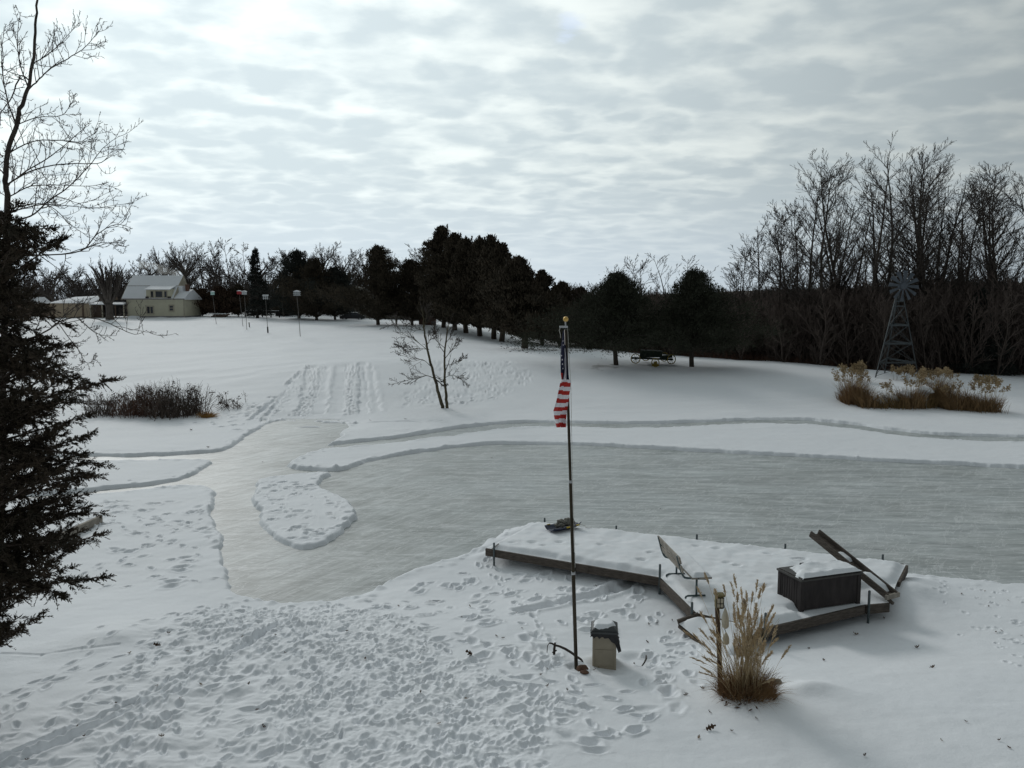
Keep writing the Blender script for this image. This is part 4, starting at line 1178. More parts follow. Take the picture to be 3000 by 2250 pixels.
def slivers(P, D, L, W, rng):
    """flat pointed leaves (rhombs)"""
    n = len(P); D = D / np.linalg.norm(D, axis=1, keepdims=True)
    s = np.cross(D, rng.normal(size=(n, 3))); s /= np.maximum(np.linalg.norm(s, axis=1, keepdims=True), 1e-6)
    m_ = P + D * (L * .45)[:, None]
    V = np.stack([P, m_ + s * (W * .5)[:, None], P + D * L[:, None], m_ - s * (W * .5)[:, None]], 1).reshape(-1, 3)
    return V, np.arange(4 * n).reshape(n, 4)


gr = np.random.default_rng(21)
gb = hit(2186, 2045)
grass = thing('ornamental_grass', 'large dry clump of tall plumed grass around the lantern post', 'grass clump', gb)
n = 2600
th = gr.uniform(0, 2 * math.pi, n); rd = np.sqrt(gr.uniform(0, 1, n)) * .30
P = np.stack([rd * np.cos(th) * 1.15, rd * np.sin(th) * .9, np.zeros(n) - .03], 1)
D = np.stack([np.cos(th) * (.05 + rd * 1.6) + gr.normal(0, .22, n), np.sin(th) * (.05 + rd * 1.6) + gr.normal(0, .22, n), gr.uniform(.8, 1.6, n)], 1)
V, Q = blades(P, D, gr.uniform(.28, .78, n) * (1 - .5 * rd / .3), gr.uniform(.006, .012, n), np.where(gr.random(n) < .75, gr.uniform(.02, .25, n), gr.uniform(.3, .9, n)), gr, 6)
link('base_tuft', np_mesh('base_tuft', V, Q), 'straw_red', grass)
tb = Tubes(); PV = []; PD = []; PL = []
tips = [(2149, 1683), (2120, 1716), (2095, 1728), (2043, 1722), (2052, 1792), (2004, 1848), (2024, 1926), (2049, 1842), (2141, 1707), (2171, 1723), (2187, 1735), (2219, 1700), (2239, 1712), (2206, 1735), (2266, 1772), (2276, 1834), (2277, 1872), (2241, 1880), (2231, 1868), (2252, 1796), (2152, 1875), (2174, 1796), (2160, 1740), (2217, 1770), (2081, 1845), (2032, 1858), (2065, 1680), (2229, 1725), (2186, 1760), (2180, 1790), (2050, 1970), (2075, 1930), (2060, 1925), (2262, 1910), (2267, 1990)]
rr_ = random.Random(8)
for k in range(190):
    if k < len(tips): u, v = tips[k]
    else:
        u = rr_.gauss(2160, 58)
        while 2090 < u < 2148: u = rr_.gauss(2160, 58)
        v = rr_.uniform(1740, 1900) + abs(u - 2165) * .5
    dy = rr_.uniform(-.30, .30)
    tip = at(u, v, gb.y + dy) - gb
    a_ = rr_.uniform(0, 6.28); q_ = math.sqrt(rr_.random()) * .20
    bs = Vector((q_ * math.cos(a_) + tip.x * .12, q_ * math.sin(a_) * .8 + dy * .3, -.03))
    ln = tip.x - bs.x; droop = Vector((math.copysign(min(abs(ln), .35) * .30, ln), 0, 0))
    ctrl = bs.lerp(tip, .55) - droop * .9 + Vector((0, 0, .10 * min(1, abs(ln) * 2)))
    pts = []
    for i in range(9):
        t = i / 8; pts.append(bs * (1 - t) ** 2 + ctrl * 2 * t * (1 - t) + tip * t * t)
    tb.add(pts, np.linspace(.0042, .0018, 9), 3, False)
    if k < len(tips) or rr_.random() < .42:
        pl = rr_.uniform(.16, .30)
        tot = (tip - bs).length; m_ = int(150 * rr_.uniform(.7, 1.2))
        for _ in range(m_):
            t = 1 - (pl / tot) * (rr_.random() ** .8)
            c = bs * (1 - t) ** 2 + ctrl * 2 * t * (1 - t) + tip * t * t
            d = (tip - ctrl).normalized() + Vector((rr_.gauss(0, .28), rr_.gauss(0, .28), rr_.gauss(0, .2)))
            PV.append(tuple(c)); PD.append(tuple(d)); PL.append(rr_.uniform(.03, .075) * (.6 + .4 * math.sin(math.pi * min(1, (1 - t) * tot / pl))))
link('stems', tb.mesh('stems'), 'straw', grass)
PV = np.array(PV); PD = np.array(PD); PL = np.array(PL)
V, Q = slivers(PV, PD, PL, PL * .19, gr); link('plumes', np_mesh('plumes', V, Q, None, False), 'plume', grass)
# loose dead leaves heaped at the clump's foot
n = 260; th = gr.uniform(0, 6.28, n); rd = gr.uniform(.1, .42, n)
P = np.stack([rd * np.cos(th), rd * np.sin(th) - .10, gr.uniform(-.01, .10, n)], 1); D = gr.normal(size=(n, 3)); D[:, 2] *= .4
V, Q = slivers(P, D, gr.uniform(.05, .13, n), gr.uniform(.015, .04, n), gr); link('dead_leaves', np_mesh('dead_leaves', V, Q, None, False), 'oak_leaf', grass)


# ------------------------------------------------------------------ fallen oak leaves
def oak_leaf_mesh(name, seed, curl):
    rg = random.Random(seed); n = 9; V = [(0, 0, 0)]; out = []
    for k in range(26):
        t = k / 25; x = t - .5
        w = .20 * math.sin(math.pi * min(1, t * .92 + .08)) ** .7 * (1 + .55 * math.sin(t * 21 + rg.uniform(-.4, .4)))
        out.append((x, max(.012, w)))
    top = [(x, w) for x, w in out]; bot = [(x, -w * rg.uniform(.8, 1.1)) for x, w in out]
    V = []; 
    for (x, w), (x2, w2) in zip(top, bot):
        for yy in (w, 0, w2):
            V.append((x, yy, curl * (x * x * 1.2 + yy * yy * 3) + rg.uniform(-.02, .02)))
    F_ = []
    for k in range(25):
        for j in (0, 1): F_.append((3 * k + j, 3 * k + j + 1, 3 * k + 4 + j, 3 * k + 3 + j))
    V += [(-.78, .02, .05), (-.5, .012, 0), (-.5, -.012, 0)]; b0 = len(V) - 3
    me = np_mesh(name, V, F_, [(b0, b0 + 1, b0 + 2)])
    return me


LM = [oak_leaf_mesh('oak_leaf', s, c) for s, c in ((1, .5), (2, 1.4), (3, .9))]
for me in LM: me.materials.append(M['oak_leaf'])
LT_ = []
for me in LM:
    m2 = me.copy(); m2.materials.clear(); m2.materials.append(M['oak_leaf_tan']); LT_.append(m2)
lc1 = [(730, 382), (865, 405), (725, 565), (930, 568), (1150, 562), (780, 330), (835, 630), (1190, 672), (355, 745), (390, 810), (130, 915), (750, 820), (1120, 342), (1275, 342), (1607, 327), (1690, 447), (1945, 465), (2137, 253), (2175, 202), (1845, 200), (2180, 432), (1945, 605), (2165, 620), (2030, 747), (1220, 760), (1320, 415), (540, 660), (600, 420)]
lc6 = [(620, 820), (290, 888), (330, 1003), (190, 1075), (470, 1350), (520, 1305), (885, 695), (1455, 940), (1170, 1275), (870, 1300), (905, 1270), (1340, 965), (1280, 972), (1270, 1105), (1560, 1500), (670, 1475), (140, 1060), (520, 1435)]
lc8 = [(180, 1080), (105, 1133), (315, 1098), (478, 1026), (175, 980), (285, 942), (1120, 466), (1517, 557), (1618, 682), (918, 630), (815, 553), (1305, 372), (1985, 287), (1808, 213), (1957, 188), (2065, 448), (1835, 1040), (1675, 1167), (2050, 1167), (2115, 1213), (1177, 1260), (600, 850), (550, 880), (320, 910), (430, 930), (400, 950), (130, 820), (15, 862), (2030, 460), (2110, 250), (2195, 480)]
px_l = [(x * .633, 1650 + y * .633, .8) for x, y in lc1] + [(1400 + x * .3917, 1450 + y * .3917, .75) for x, y in lc6] + [(2000 + x * .452, 1650 + y * .452, .8) for x, y in lc8]
px_l += [(612, 1577, .9), (530, 1660, .6), (1188, 1228, 1.6), (1085, 1230, .9), (1440, 1334, .9), (770, 1345, .6), (1935, 1480, .5), (2650, 1558, .5), (560, 1262, 1.2), (610, 1312, 1.2)]
special = {(2000 + 180 * .452, 1650 + 1080 * .452): ('curled brown oak leaf standing up in the snow below the grass clump', 1.8, 1),
           (2000 + 1120 * .452, 1650 + 466 * .452): ('broad flat tan leaf on smooth snow in front of the storage box', 1.5, 2),
           (2000 + 1517 * .452, 1650 + 557 * .452): ('dark brown leaf on smooth snow right of the broad tan leaf', 1.25, 0),
           (2000 + 1618 * .452, 1650 + 682 * .452): ('ragged dark leaf on the smooth snow at the right', 1.2, 0),
           (730 * .633, 1650 + 382 * .633): ('large brown leaf lying among prints in the left foreground', 1.5, 1),
           (2180 * .633, 1650 + 432 * .633): ('curled red brown leaf in the trampled snow left of the bin', 1.7, 1),
           (2165 * .633, 1650 + 620 * .633): ('tan leaf standing up in the trampled foreground snow', 1.4, 2)}
lr = random.Random(12)
for (u, v, s) in px_l:
    p = hit(u, v); p.z = max(zfull(p.x, p.y), ICE) + .012
    sp_l = special.get((u, v)); size = .085 * lr.uniform(.7, 1.25) * s * (1.0 if p.y < 30 else 1.8)
    k = lr.randrange(3); tan_ = lr.random() < .22
    if sp_l: size = .085 * sp_l[1]; tan_ = sp_l[2] == 2
    o = bpy.data.objects.new('oak_leaf', (LT_ if tan_ else LM)[k]); C.objects.link(o)
    o.location = p + Vector((0, 0, .02 if sp_l and sp_l[2] == 1 else 0)); o.scale = (size * (1.0), size, size)
    o.rotation_euler = (lr.gauss(0, .25) + (.9 if sp_l and sp_l[2] == 1 else 0), lr.gauss(0, .25), lr.uniform(0, 6.28))
    tag(o, sp_l[0] if sp_l else ('small tan dried oak leaf lying on the snow' if tan_ else 'small dark dried oak leaf lying on the snow'), 'leaf', 'large fallen leaves' if sp_l else ('small tan leaves on the snow' if tan_ else 'small dark leaves on the snow'))
# ------------------------------------------------------------------ bare trees
def branch_path(rng, p, d, L, n, wander, up):
    pts = [Vector(p)]; d = Vector(d).normalized()
    for _ in range(n):
        d = (d + Vector((rng.gauss(0, wander), rng.gauss(0, wander), rng.gauss(0, wander) + up))).normalized()
        pts.append(pts[-1] + d * (L / n))
    return pts


def perp(rng, d):
    a = d.cross(Vector((rng.gauss(0, 1), rng.gauss(0, 1), rng.gauss(0, 1))))
    return a.normalized() if a.length > 1e-6 else Vector((1, 0, 0))


def sub_branches(rng, pts, radii, level, maxlev, counts, ratio, ang, wander, up, rmin, crown, f0=.25, sides=(5, 4, 3, 3, 3)):
    """side shoots along a limb, recursively, into the tube collection `crown`"""
    if level > maxlev: return
    L = sum((b - a).length for a, b in zip(pts[:-1], pts[1:]))
    n = counts[level]; n = max(1, int(n * rng.uniform(.75, 1.25)))
    for k in range(n):
        f = f0 + (1 - f0) * ((k + rng.random()) / n) ** .9
        x = f * (len(pts) - 1); i = min(int(x), len(pts) - 2); t = x - i
        p = pts[i].lerp(pts[i + 1], t); d = (pts[i + 1] - pts[i]).normalized()
        r = (radii[i] * (1 - t) + radii[i + 1] * t)
        a = rng.gauss(*ang)
        dd = d * math.cos(a) + perp(rng, d) * math.sin(a)
        l = L * ratio * rng.uniform(.6, 1.25) * (1.15 - .6 * f)
        r0 = max(rmin, min(r * .7, l * .02))
        m_ = 5 if level < 2 else 4
        q = branch_path(rng, p, dd, l, m_, wander, up)
        rr = list(np.linspace(r0, max(rmin * .6, r0 * .25), len(q)))
        crown.add(q, rr, sides[min(level, 4)], False)
        sub_branches(rng, q, rr, level + 1, maxlev, counts, ratio, ang, wander, up, rmin, crown, .2, sides)


def bare_tree(name, label, seed, h, style='tall', mats=('bark', 'twig'), group=None, rmin=.012, detail=1.0, cat='tree'):
    rng = random.Random(seed)
    tr, cr = Tubes(), Tubes()
    if style == 'vase':       # short trunk breaking into many steep limbs
        tr.add(branch_path(rng, (0, 0, -.3), (0, 0, 1), h * .24 + .3, 4, .02, .05), [h * .068, h * .058, h * .052, h * .053, h * .058], 10)
        base = Vector((0, 0, h * .22)); limbs = []
        for k in range(26):
            az = k * 2.4 + rng.uniform(-.3, .3); lean = rng.uniform(.12, .85)
            d = Vector((math.cos(az) * lean, math.sin(az) * lean, 1))
            q = branch_path(rng, base + Vector((0, 0, rng.uniform(-.05, .06) * h)), d, h * rng.uniform(.5, .78) / (1 + .25 * lean), 6, .05, .05)
            rr = list(np.linspace(h * .024, h * .007, 7)); tr.add(q, rr, 6, False); limbs.append((q, rr))
        for q, rr in limbs: sub_branches(rng, q, rr, 0, 2, [int(12 * detail), 6, 4], .33, (.5, .2), .10, .12, rmin, cr, .25)
    elif style == 'oak':      # rounded, spreading crown
        q = branch_path(rng, (0, 0, -.3), (rng.gauss(0, .05), rng.gauss(0, .05), 1), h * .72, 8, .07, .05)
        rr = list(np.linspace(h * .026, h * .007, 9)); tr.add(q, rr, 8)
        for k in range(int(15 * detail)):
            f = rng.uniform(.28, 1); x = f * 8; i = min(int(x), 7); p = q[i].lerp(q[i + 1], x - i)
            az = k * 2.4; el = .35 + .9 * (f - .28)
            d = Vector((math.cos(az), math.sin(az), el))
            l = h * (.46 - .20 * (f - .28)) * rng.uniform(.75, 1.1)
            b_ = branch_path(rng, p, d, l, 6, .10, .07); r2 = list(np.linspace(h * .010, h * .0022, 7))
            tr.add(b_, r2, 5, False)
            sub_branches(rng, b_, r2, 0, 2, [int(13 * detail), 7, 4], .42, (.65, .2), .11, .05, rmin, cr, .15)
    else:                     # tall forest edge tree, ascending limbs
        lean = Vector((rng.gauss(0, .05), rng.gauss(0, .05), 1))
        stems = 1 if style == 'tall' else 2
        for s in range(stems):
            q = branch_path(rng, (0, 0, -.3), lean + Vector((rng.gauss(0, .12) if stems > 1 else 0, 0, 0)), h * (.97 if s == 0 else .85), 12, .035, .02)
            rr = list(np.linspace(h * .0105, h * .0010, 13)); tr.add(q, rr, 7)
            for k in range(int(18 * detail)):
                f = rng.uniform(.20, .97); x = f * 12; i = min(int(x), 11); p = q[i].lerp(q[i + 1], x - i)
                az = k * 2.4 + rng.uniform(-.4, .4); el = rng.uniform(.75, 1.7)
                l = h * (.42 - .31 * f) * rng.uniform(.65, 1.2)
                b_ = branch_path(rng, p, (math.cos(az), math.sin(az), el), l, 6, .06, .04); r0 = h * .0042 * (1.05 - .75 * f); r2 = list(np.linspace(r0, r0 * .22, 7))
                tr.add(b_, r2, 4, False)
                sub_branches(rng, b_, r2, 0, 2, [int(8 * detail), 5, 3], .42, (.55, .18), .06, .04, rmin, cr, .12)
    t = thing(name, label, cat, (0, 0, 0), 0, group)
    link('trunk', tr.mesh('trunk'), mats[0], t); link('crown', cr.mesh('crown', None, False), mats[1], t)
    return t


def guided_tree(name, label, Y, limbs, seed, mats, rmin, jit=.5, counts=(8, 5, 3), ratio=.34, group=None, up=.10, hook=.13, ang=(.75, .25), base=None, cat='tree', depth0=0.0, skip_trunk=False):
    """a bare tree whose main limbs follow drawn lines: limbs = (pixels, r0, r1, depth swing, is_trunk)"""
    rng = random.Random(seed)
    tr, cr = Tubes(), Tubes()
    o = base if base is not None else at(limbs[0][0][0][0], limbs[0][0][0][1], Y)
    for pix, r0, r1, swing, trunk in limbs:
        n = len(pix); pts = []
        for i, (u, v) in enumerate(pix): pts.append(at(u, v, Y + depth0 + swing * (i / max(1, n - 1)) + (0 if trunk else rng.gauss(0, jit * .15))))
        fine = []
        for i in range(n - 1):
            p0, p1, p2, p3 = pts[max(i - 1, 0)], pts[i], pts[i + 1], pts[min(i + 2, n - 1)]
            for k in range(4):
                t = k / 4
                fine.append(.5 * ((2 * p1) + (p2 - p0) * t + (2 * p0 - 5 * p1 + 4 * p2 - p3) * t * t + (3 * p1 - p0 - 3 * p2 + p3) * t ** 3) + Vector((rng.gauss(0, r1 * .9), rng.gauss(0, r1), rng.gauss(0, r1 * .9))))
        fine.append(pts[-1])
        fine = [p - o for p in fine]
        rr = list(np.linspace(r0, r1, len(fine))); tr.add(fine, rr, 8 if trunk else 6)
        if counts and not (trunk and skip_trunk): sub_branches(rng, fine, rr, 0, len(counts) - 1, [c if not trunk else max(2, c // 2) for c in counts], ratio * (.55 if trunk else 1), ang, hook, up, rmin, cr, .35 if trunk else .15)
    t = thing(name, label, cat, o, 0, group)
    link('trunk', tr.mesh('trunk'), mats[0], t)
    if cr.v: link('crown', cr.mesh('crown', None, False), mats[1], t)
    return t


c5 = lambda pts: [(x * .603, y * .603) for x, y in pts]
c1 = lambda pts: [(x * .3617, 600 + y * .3617) for x, y in pts]
LB = [
    ([(-8, 1800), (8, 1300), (14, 900), (21, 603), (18, 530), (24, 446), (48, 368), (66, 307), (84, 253), (99, 169), (105, 72), (111, 0), (116, -90), (118, -190)], .063, .010, .6, True),
    (c5([(135, 440), (190, 385), (250, 330), (330, 285), (400, 240), (440, 200), (480, 150), (503, 192)][:7]), 0.0148, 0.0032, -.5, False),
    (c5([(160, 310), (240, 260), (290, 215), (330, 170), (385, 110)]), 0.0118, 0.0032, .6, False),
    (c5([(80, 610), (180, 572), (300, 560), (345, 500)]), 0.0118, 0.0032, -.8, False),
    (c5([(45, 745), (150, 690), (270, 680), (380, 690), (430, 665), (470, 640)]), 0.0141, 0.0032, .5, False),
    (c5([(50, 890), (130, 830), (230, 770), (320, 700), (420, 615)]), 0.0163, 0.0040, -.7, False),
    (c5([(60, 880), (180, 820), (340, 795), (470, 795), (540, 760), (590, 740)]), 0.0163, 0.0032, .4, False),
    (c5([(150, 1050), (230, 980), (330, 910), (430, 810), (500, 720), (580, 660)]), 0.0163, 0.0032, -.4, False),
    (c5([(55, 950), (150, 905), (280, 900), (420, 905), (520, 890)]), 0.0148, 0.0032, .8, False),
    (c5([(90, 1020), (200, 995), (330, 1000), (450, 1010), (575, 995)]), 0.0133, 0.0032, -.8, False),
    (c5([(190, 990), (270, 1020), (330, 1080), (400, 1130), (480, 1160)]), 0.0104, 0.0032, .3, False),
    (c5([(20, 1240), (200, 1240), (390, 1220), (470, 1140), (560, 1090), (640, 1110)]), 0.0192, 0.0032, -.5, False),
    (c5([(390, 1220), (490, 1180), (560, 1190), (610, 1200)]), 0.0089, 0.0032, -.3, False),
    (c5([(45, 745), (20, 780), (-30, 830)]), 0.0133, 0.0048, .5, False),
    (c5([(140, 430), (100, 370), (60, 470), (0, 550), (-60, 610)][1:]), 0.0148, 0.0064, -.6, False),
    (c5([(75, 600), (40, 500), (15, 380), (10, 250), (20, 130)]), 0.0148, 0.0040, .7, False),
    (c5([(135, 420), (95, 300), (85, 180), (100, 60)]), 0.0118, 0.0032, -.5, False),
    (c5([(30, 860), (-20, 800), (-60, 760)]), 0.0133, 0.0048, -.5, False),
    (c1([(60, 1130), (250, 1080), (380, 1020), (480, 950), (620, 910), (800, 930), (950, 990), (1090, 1050), (1190, 1015)]), 0.0178, 0.0032, -.6, False),
    (c1([(430, 990), (520, 900), (600, 830), (650, 800), (720, 790)]), 0.0089, 0.0032, .3, False),
    (c1([(480, 970), (560, 1080), (640, 1180), (700, 1280), (790, 1255)]), 0.0089, 0.0032, .2, False),
    (c1([(420, 1080), (470, 1190), (520, 1300), (640, 1350)]), 0.0074, 0.0032, -.2, False),
    (c1([(620, 910), (700, 980), (800, 1050), (940, 1060)]), 0.0074, 0.0032, .3, False),
]
_tu = np.array([p[0] for p in LB[0][0]][::-1]); _tv = np.array([p[1] for p in LB[0][0]][::-1])
for k, lb in enumerate(LB):
    if lb[4]: continue
    u0, v0 = lb[0][0]; tu = float(np.interp(v0 + 14, _tv, _tu))
    if 3 < abs(u0 - tu) < 130 and v0 < 1000: LB[k] = ([(tu, v0 + 14)] + list(lb[0]),) + tuple(lb[1:])
lt_base = hit(-8, 1800)
guided_tree('bare_tree', 'tall bare tree with hooked twigs behind the near evergreen', lt_base.y, LB, 3, ('bark', 'twig'), .0042, .5, (17, 6, 3), .30, up=.13, hook=.17, ang=(.85, .25), base=lt_base, skip_trunk=True)

c2 = lambda pts: [(700 + x * .3617, 600 + y * .3617) for x, y in pts]
tb_ = hit(1302, 1196)
LS = [
    (c2([(1652, 1650), (1625, 1550), (1600, 1450), (1550, 1280), (1520, 1130), (1500, 1000), (1490, 900), (1480, 840)]), .105, .016, .2, True),
    (c2([(1685, 1650), (1678, 1550), (1670, 1450), (1665, 1250), (1680, 1100), (1690, 1000), (1700, 960)]), .092, .015, -.2, True),
    (c2([(1530, 1180), (1470, 1130), (1400, 1080), (1330, 1040), (1280, 980), (1250, 965)]), 00.019, .00010, -.8, False),
    (c2([(1540, 1170), (1470, 1165), (1400, 1160), (1330, 1150), (1298, 1138)]), 0.021, .0008, .5, False),
    (c2([(1555, 1310), (1500, 1260), (1450, 1250), (1380, 1240), (1330, 1200), (1310, 1160)]), 00.019, .00008, .8, False),
    (c2([(1590, 1410), (1530, 1385), (1480, 1390), (1420, 1410), (1370, 1420), (1260, 1450)]), 0.027, .0008, -.9, False),
    (c2([(1505, 1020), (1440, 1000), (1380, 960), (1340, 950)]), 0.019, .0008, .4, False),
    (c2([(1525, 1130), (1570, 1050), (1590, 980), (1620, 1000)][:3]), 0.019, .0008, .4, False),
    (c2([(1500, 1000), (1520, 900), (1530, 820)]), .020, .007, -.4, False),
    (c2([(1570, 1350), (1610, 1430), (1660, 1465)]), .03, .02, 0, False),
    (c2([(1665, 1250), (1720, 1180), (1760, 1120), (1790, 1100)]), 0.024, .0007, .7, False),
    (c2([(1668, 1300), (1730, 1290), (1790, 1260), (1830, 1240)]), 0.017, .0007, -.7, False),
    (c2([(1665, 1200), (1620, 1130), (1600, 1060), (1590, 1020)]), 0.021, .0007, .6, False),
    (c2([(1670, 1400), (1720, 1380), (1780, 1400), (1830, 1430)]), 0.019, .0007, .6, False),
    (c2([(1675, 1120), (1720, 1060), (1740, 1010)]), 0.019, .0007, -.5, False),
]
guided_tree('bare_tree', 'small twin trunked bare tree at the foot of the sledging hill', tb_.y, LS, 9, ('bark_olive', 'twig'), .0098, .8, (16, 6, 3), .42, up=.05, hook=.07, ang=(.68, .2), base=tb_)

# ---- a few bare prototypes for the tree lines
def place_bare(style, u, vtop, Y, label, group, seed, mats, rmin=.016, spread=1.0, detail=1.0, name='bare_tree', hscale=None):
    b = hit(u, 1125); x = (u - CX) / F / cp * Y
    g = ground(x, Y, .15); h = vz(vtop, Y) - g.z
    t = bare_tree(name, label, seed, h, style, mats, group, rmin, detail)
    t.location = g; t.rotation_euler.z = seed * 1.7; t.scale = (spread, spread, 1)
    return t


# right-hand wood: tall bare trees along its edge
RT = [(2394, 462, 'tall', 'tall straight bare tree, the left one of the tall group by the windmill'), (2462, 444, 'tall', 'slender tall bare tree forking high above the left of the windmill'),
      (2527, 444, 'tall', 'thin tall bare tree standing between the forked one and the windmill'), (2590, 424, 'tall', 'tallest bare tree, rising just left of the windmill wheel'),
      (2640, 440, 'tall', 'tall bare tree standing directly behind the windmill wheel'), (2690, 424, 'twin', 'twin stemmed tall bare tree right of the windmill wheel'),
      (2745, 446, 'twin', 'broad twin stemmed bare tree with wide limbs right of the windmill'), (2880, 462, 'tall', 'thin bare tree above the dark conifer on the right'),
      (2945, 452, 'twin', 'dark many limbed bare tree near the right edge of the wood'), (2992, 470, 'tall', 'bare tree at the far right edge of the view'),
      (2222, 640, 'tall', 'low sloping bare tree at the left end of the tall wood'), (2262, 606, 'tall', 'bare tree second from the left end of the tall wood'),
      (2312, 590, 'twin', 'leaning bare tree on the rising left side of the tall wood'), (2358, 510, 'tall', 'bare tree on the rising side, just left of the tallest group'),
      (2165, 715, 'tall', 'lowest young bare tree at the left tip of the wood'), (2815, 520, 'tall', 'slim bare tree between the broad twin stem and the dark conifer'), (2430, 560, 'tall', 'lower bare tree filling the gap left of the forked tall one')]
for k, (u, vt, st, lab) in enumerate(RT):
    Y = 69 + (k * 7) % 11 if u < 2350 else 66 + (k * 5) % 9
    place_bare(st, u, vt, Y, lab, 'tall bare trees of the right wood', 100 + k, ('bark', 'twig'), .0115, 1.15, 1.3)
for k, (u, vt) in enumerate([(1788, 758), (1832, 752), (1872, 752), (1975, 728), (2012, 742), (2068, 770)]):
    place_bare('tall', u, vt, 92 + (k * 5) % 9, ['young bare tree, leftmost above the left wagon pine', 'young bare tree above the middle of the left wagon pine', 'round topped young bare tree above the gap between the wagon pines',
                                                'tall sapling with level twigs between the wagon pines', 'sapling just left of the right wagon pine top', 'sapling right of the right wagon pine top'][k], 'young bare trees behind the wagon pines', 140 + k, ('bark', 'twig'), .014, 1.2, .8)

for k in range(8):
    u = 2150 + k * 106 + (k * 37) % 49; vt = float(np.interp(u, [2130, 2250, 2400, 2550, 2700, 3000], [745, 660, 545, 500, 490, 500])) + (k * 53) % 70
    place_bare('tall' if k % 3 else 'twin', u, vt, 73 + (k * 5) % 14, 'slim bare tree filling in the stand above the right wood', 'slim bare trees filling the right stand', 160 + k, ('bark', 'twig'), .0105, 1.25, .85)

# left-hand tree line behind the houses
LTREES = [(90, 765, 'oak'), (165, 758, 'oak'), (235, 768, 'oak'), (430, 738, 'tall'), (495, 708, 'oak'), (562, 704, 'oak'), (612, 702, 'tall'), (655, 706, 'twin'), (697, 700, 'tall'), (733, 712, 'tall'), (798, 745, 'tall'), (836, 742, 'tall'),
          (905, 712, 'oak'), (965, 708, 'oak'), (1018, 708, 'oak'), (1062, 722, 'oak'), (1165, 742, 'tall'), (1210, 716, 'tall'), (1248, 742, 'tall'), (20, 770, 'oak')]
LLAB = ['bare tree seen left of the low garage', 'bare tree rising behind the garage roof', 'bare tree between the garage and the pollarded tree', 'light airy bare tree just behind the yellow house ridge', 'rounded bare tree right of the house roof',
        'broad rounded bare tree, tallest right of the house', 'upright bare tree between the broad one and the bird houses', 'twin stemmed bare tree above the green bird house', 'tall narrow bare tree left of the pointed spruce', 'narrow bare tree touching the pointed spruce',
        'thin bare tree in the gap right of the pointed spruce', 'second thin bare tree in the gap by the dark house', 'rounded bare tree behind the leftmost dark conifer', 'rounded bare tree in the middle behind the dark conifers', 'dense rounded bare tree behind the dark conifers',
        'bare tree behind the grey building', 'bare tree right of the grey building conifer', 'spiky bare tree above the lower conifer', 'bare tree left of the tallest cedar', 'bare tree behind the near evergreen at the far left']
for k, ((u, vt, st), lab) in enumerate(zip(LTREES, LLAB)):
    place_bare(st, u, vt, 152 + (k * 11) % 24, lab, 'bare trees behind the houses', 200 + k, ('bark_grey', 'twig_far'), .025, 1.0 if st == 'oak' else 1.25, 1.0)

for k in range(13):
    u = 60 + k * 96 + (k * 41) % 37; vt = float(np.interp(u, [0, 300, 450, 560, 740, 830, 950, 1100, 1300], [775, 770, 735, 722, 725, 760, 722, 740, 755])) + (k * 31) % 24
    place_bare('oak', u, vt, 178 + (k * 7) % 15, 'grey bare tree set back in the tree line behind the houses', 'bare trees set back behind the houses', 240 + k, ('bark_grey', 'twig_far'), .022, 1.15, 1.0)

# pollarded tree in front of the house
p_ = hit(322, 936)
t = bare_tree('pollard_tree', 'stout pollarded tree with a fan of steep limbs beside the yellow house', 77, vz(768, p_.y) - p_.z + 1.2, 'vase', ('bark_grey', 'twig_far'), None, .026, 1.1)
t.location = p_


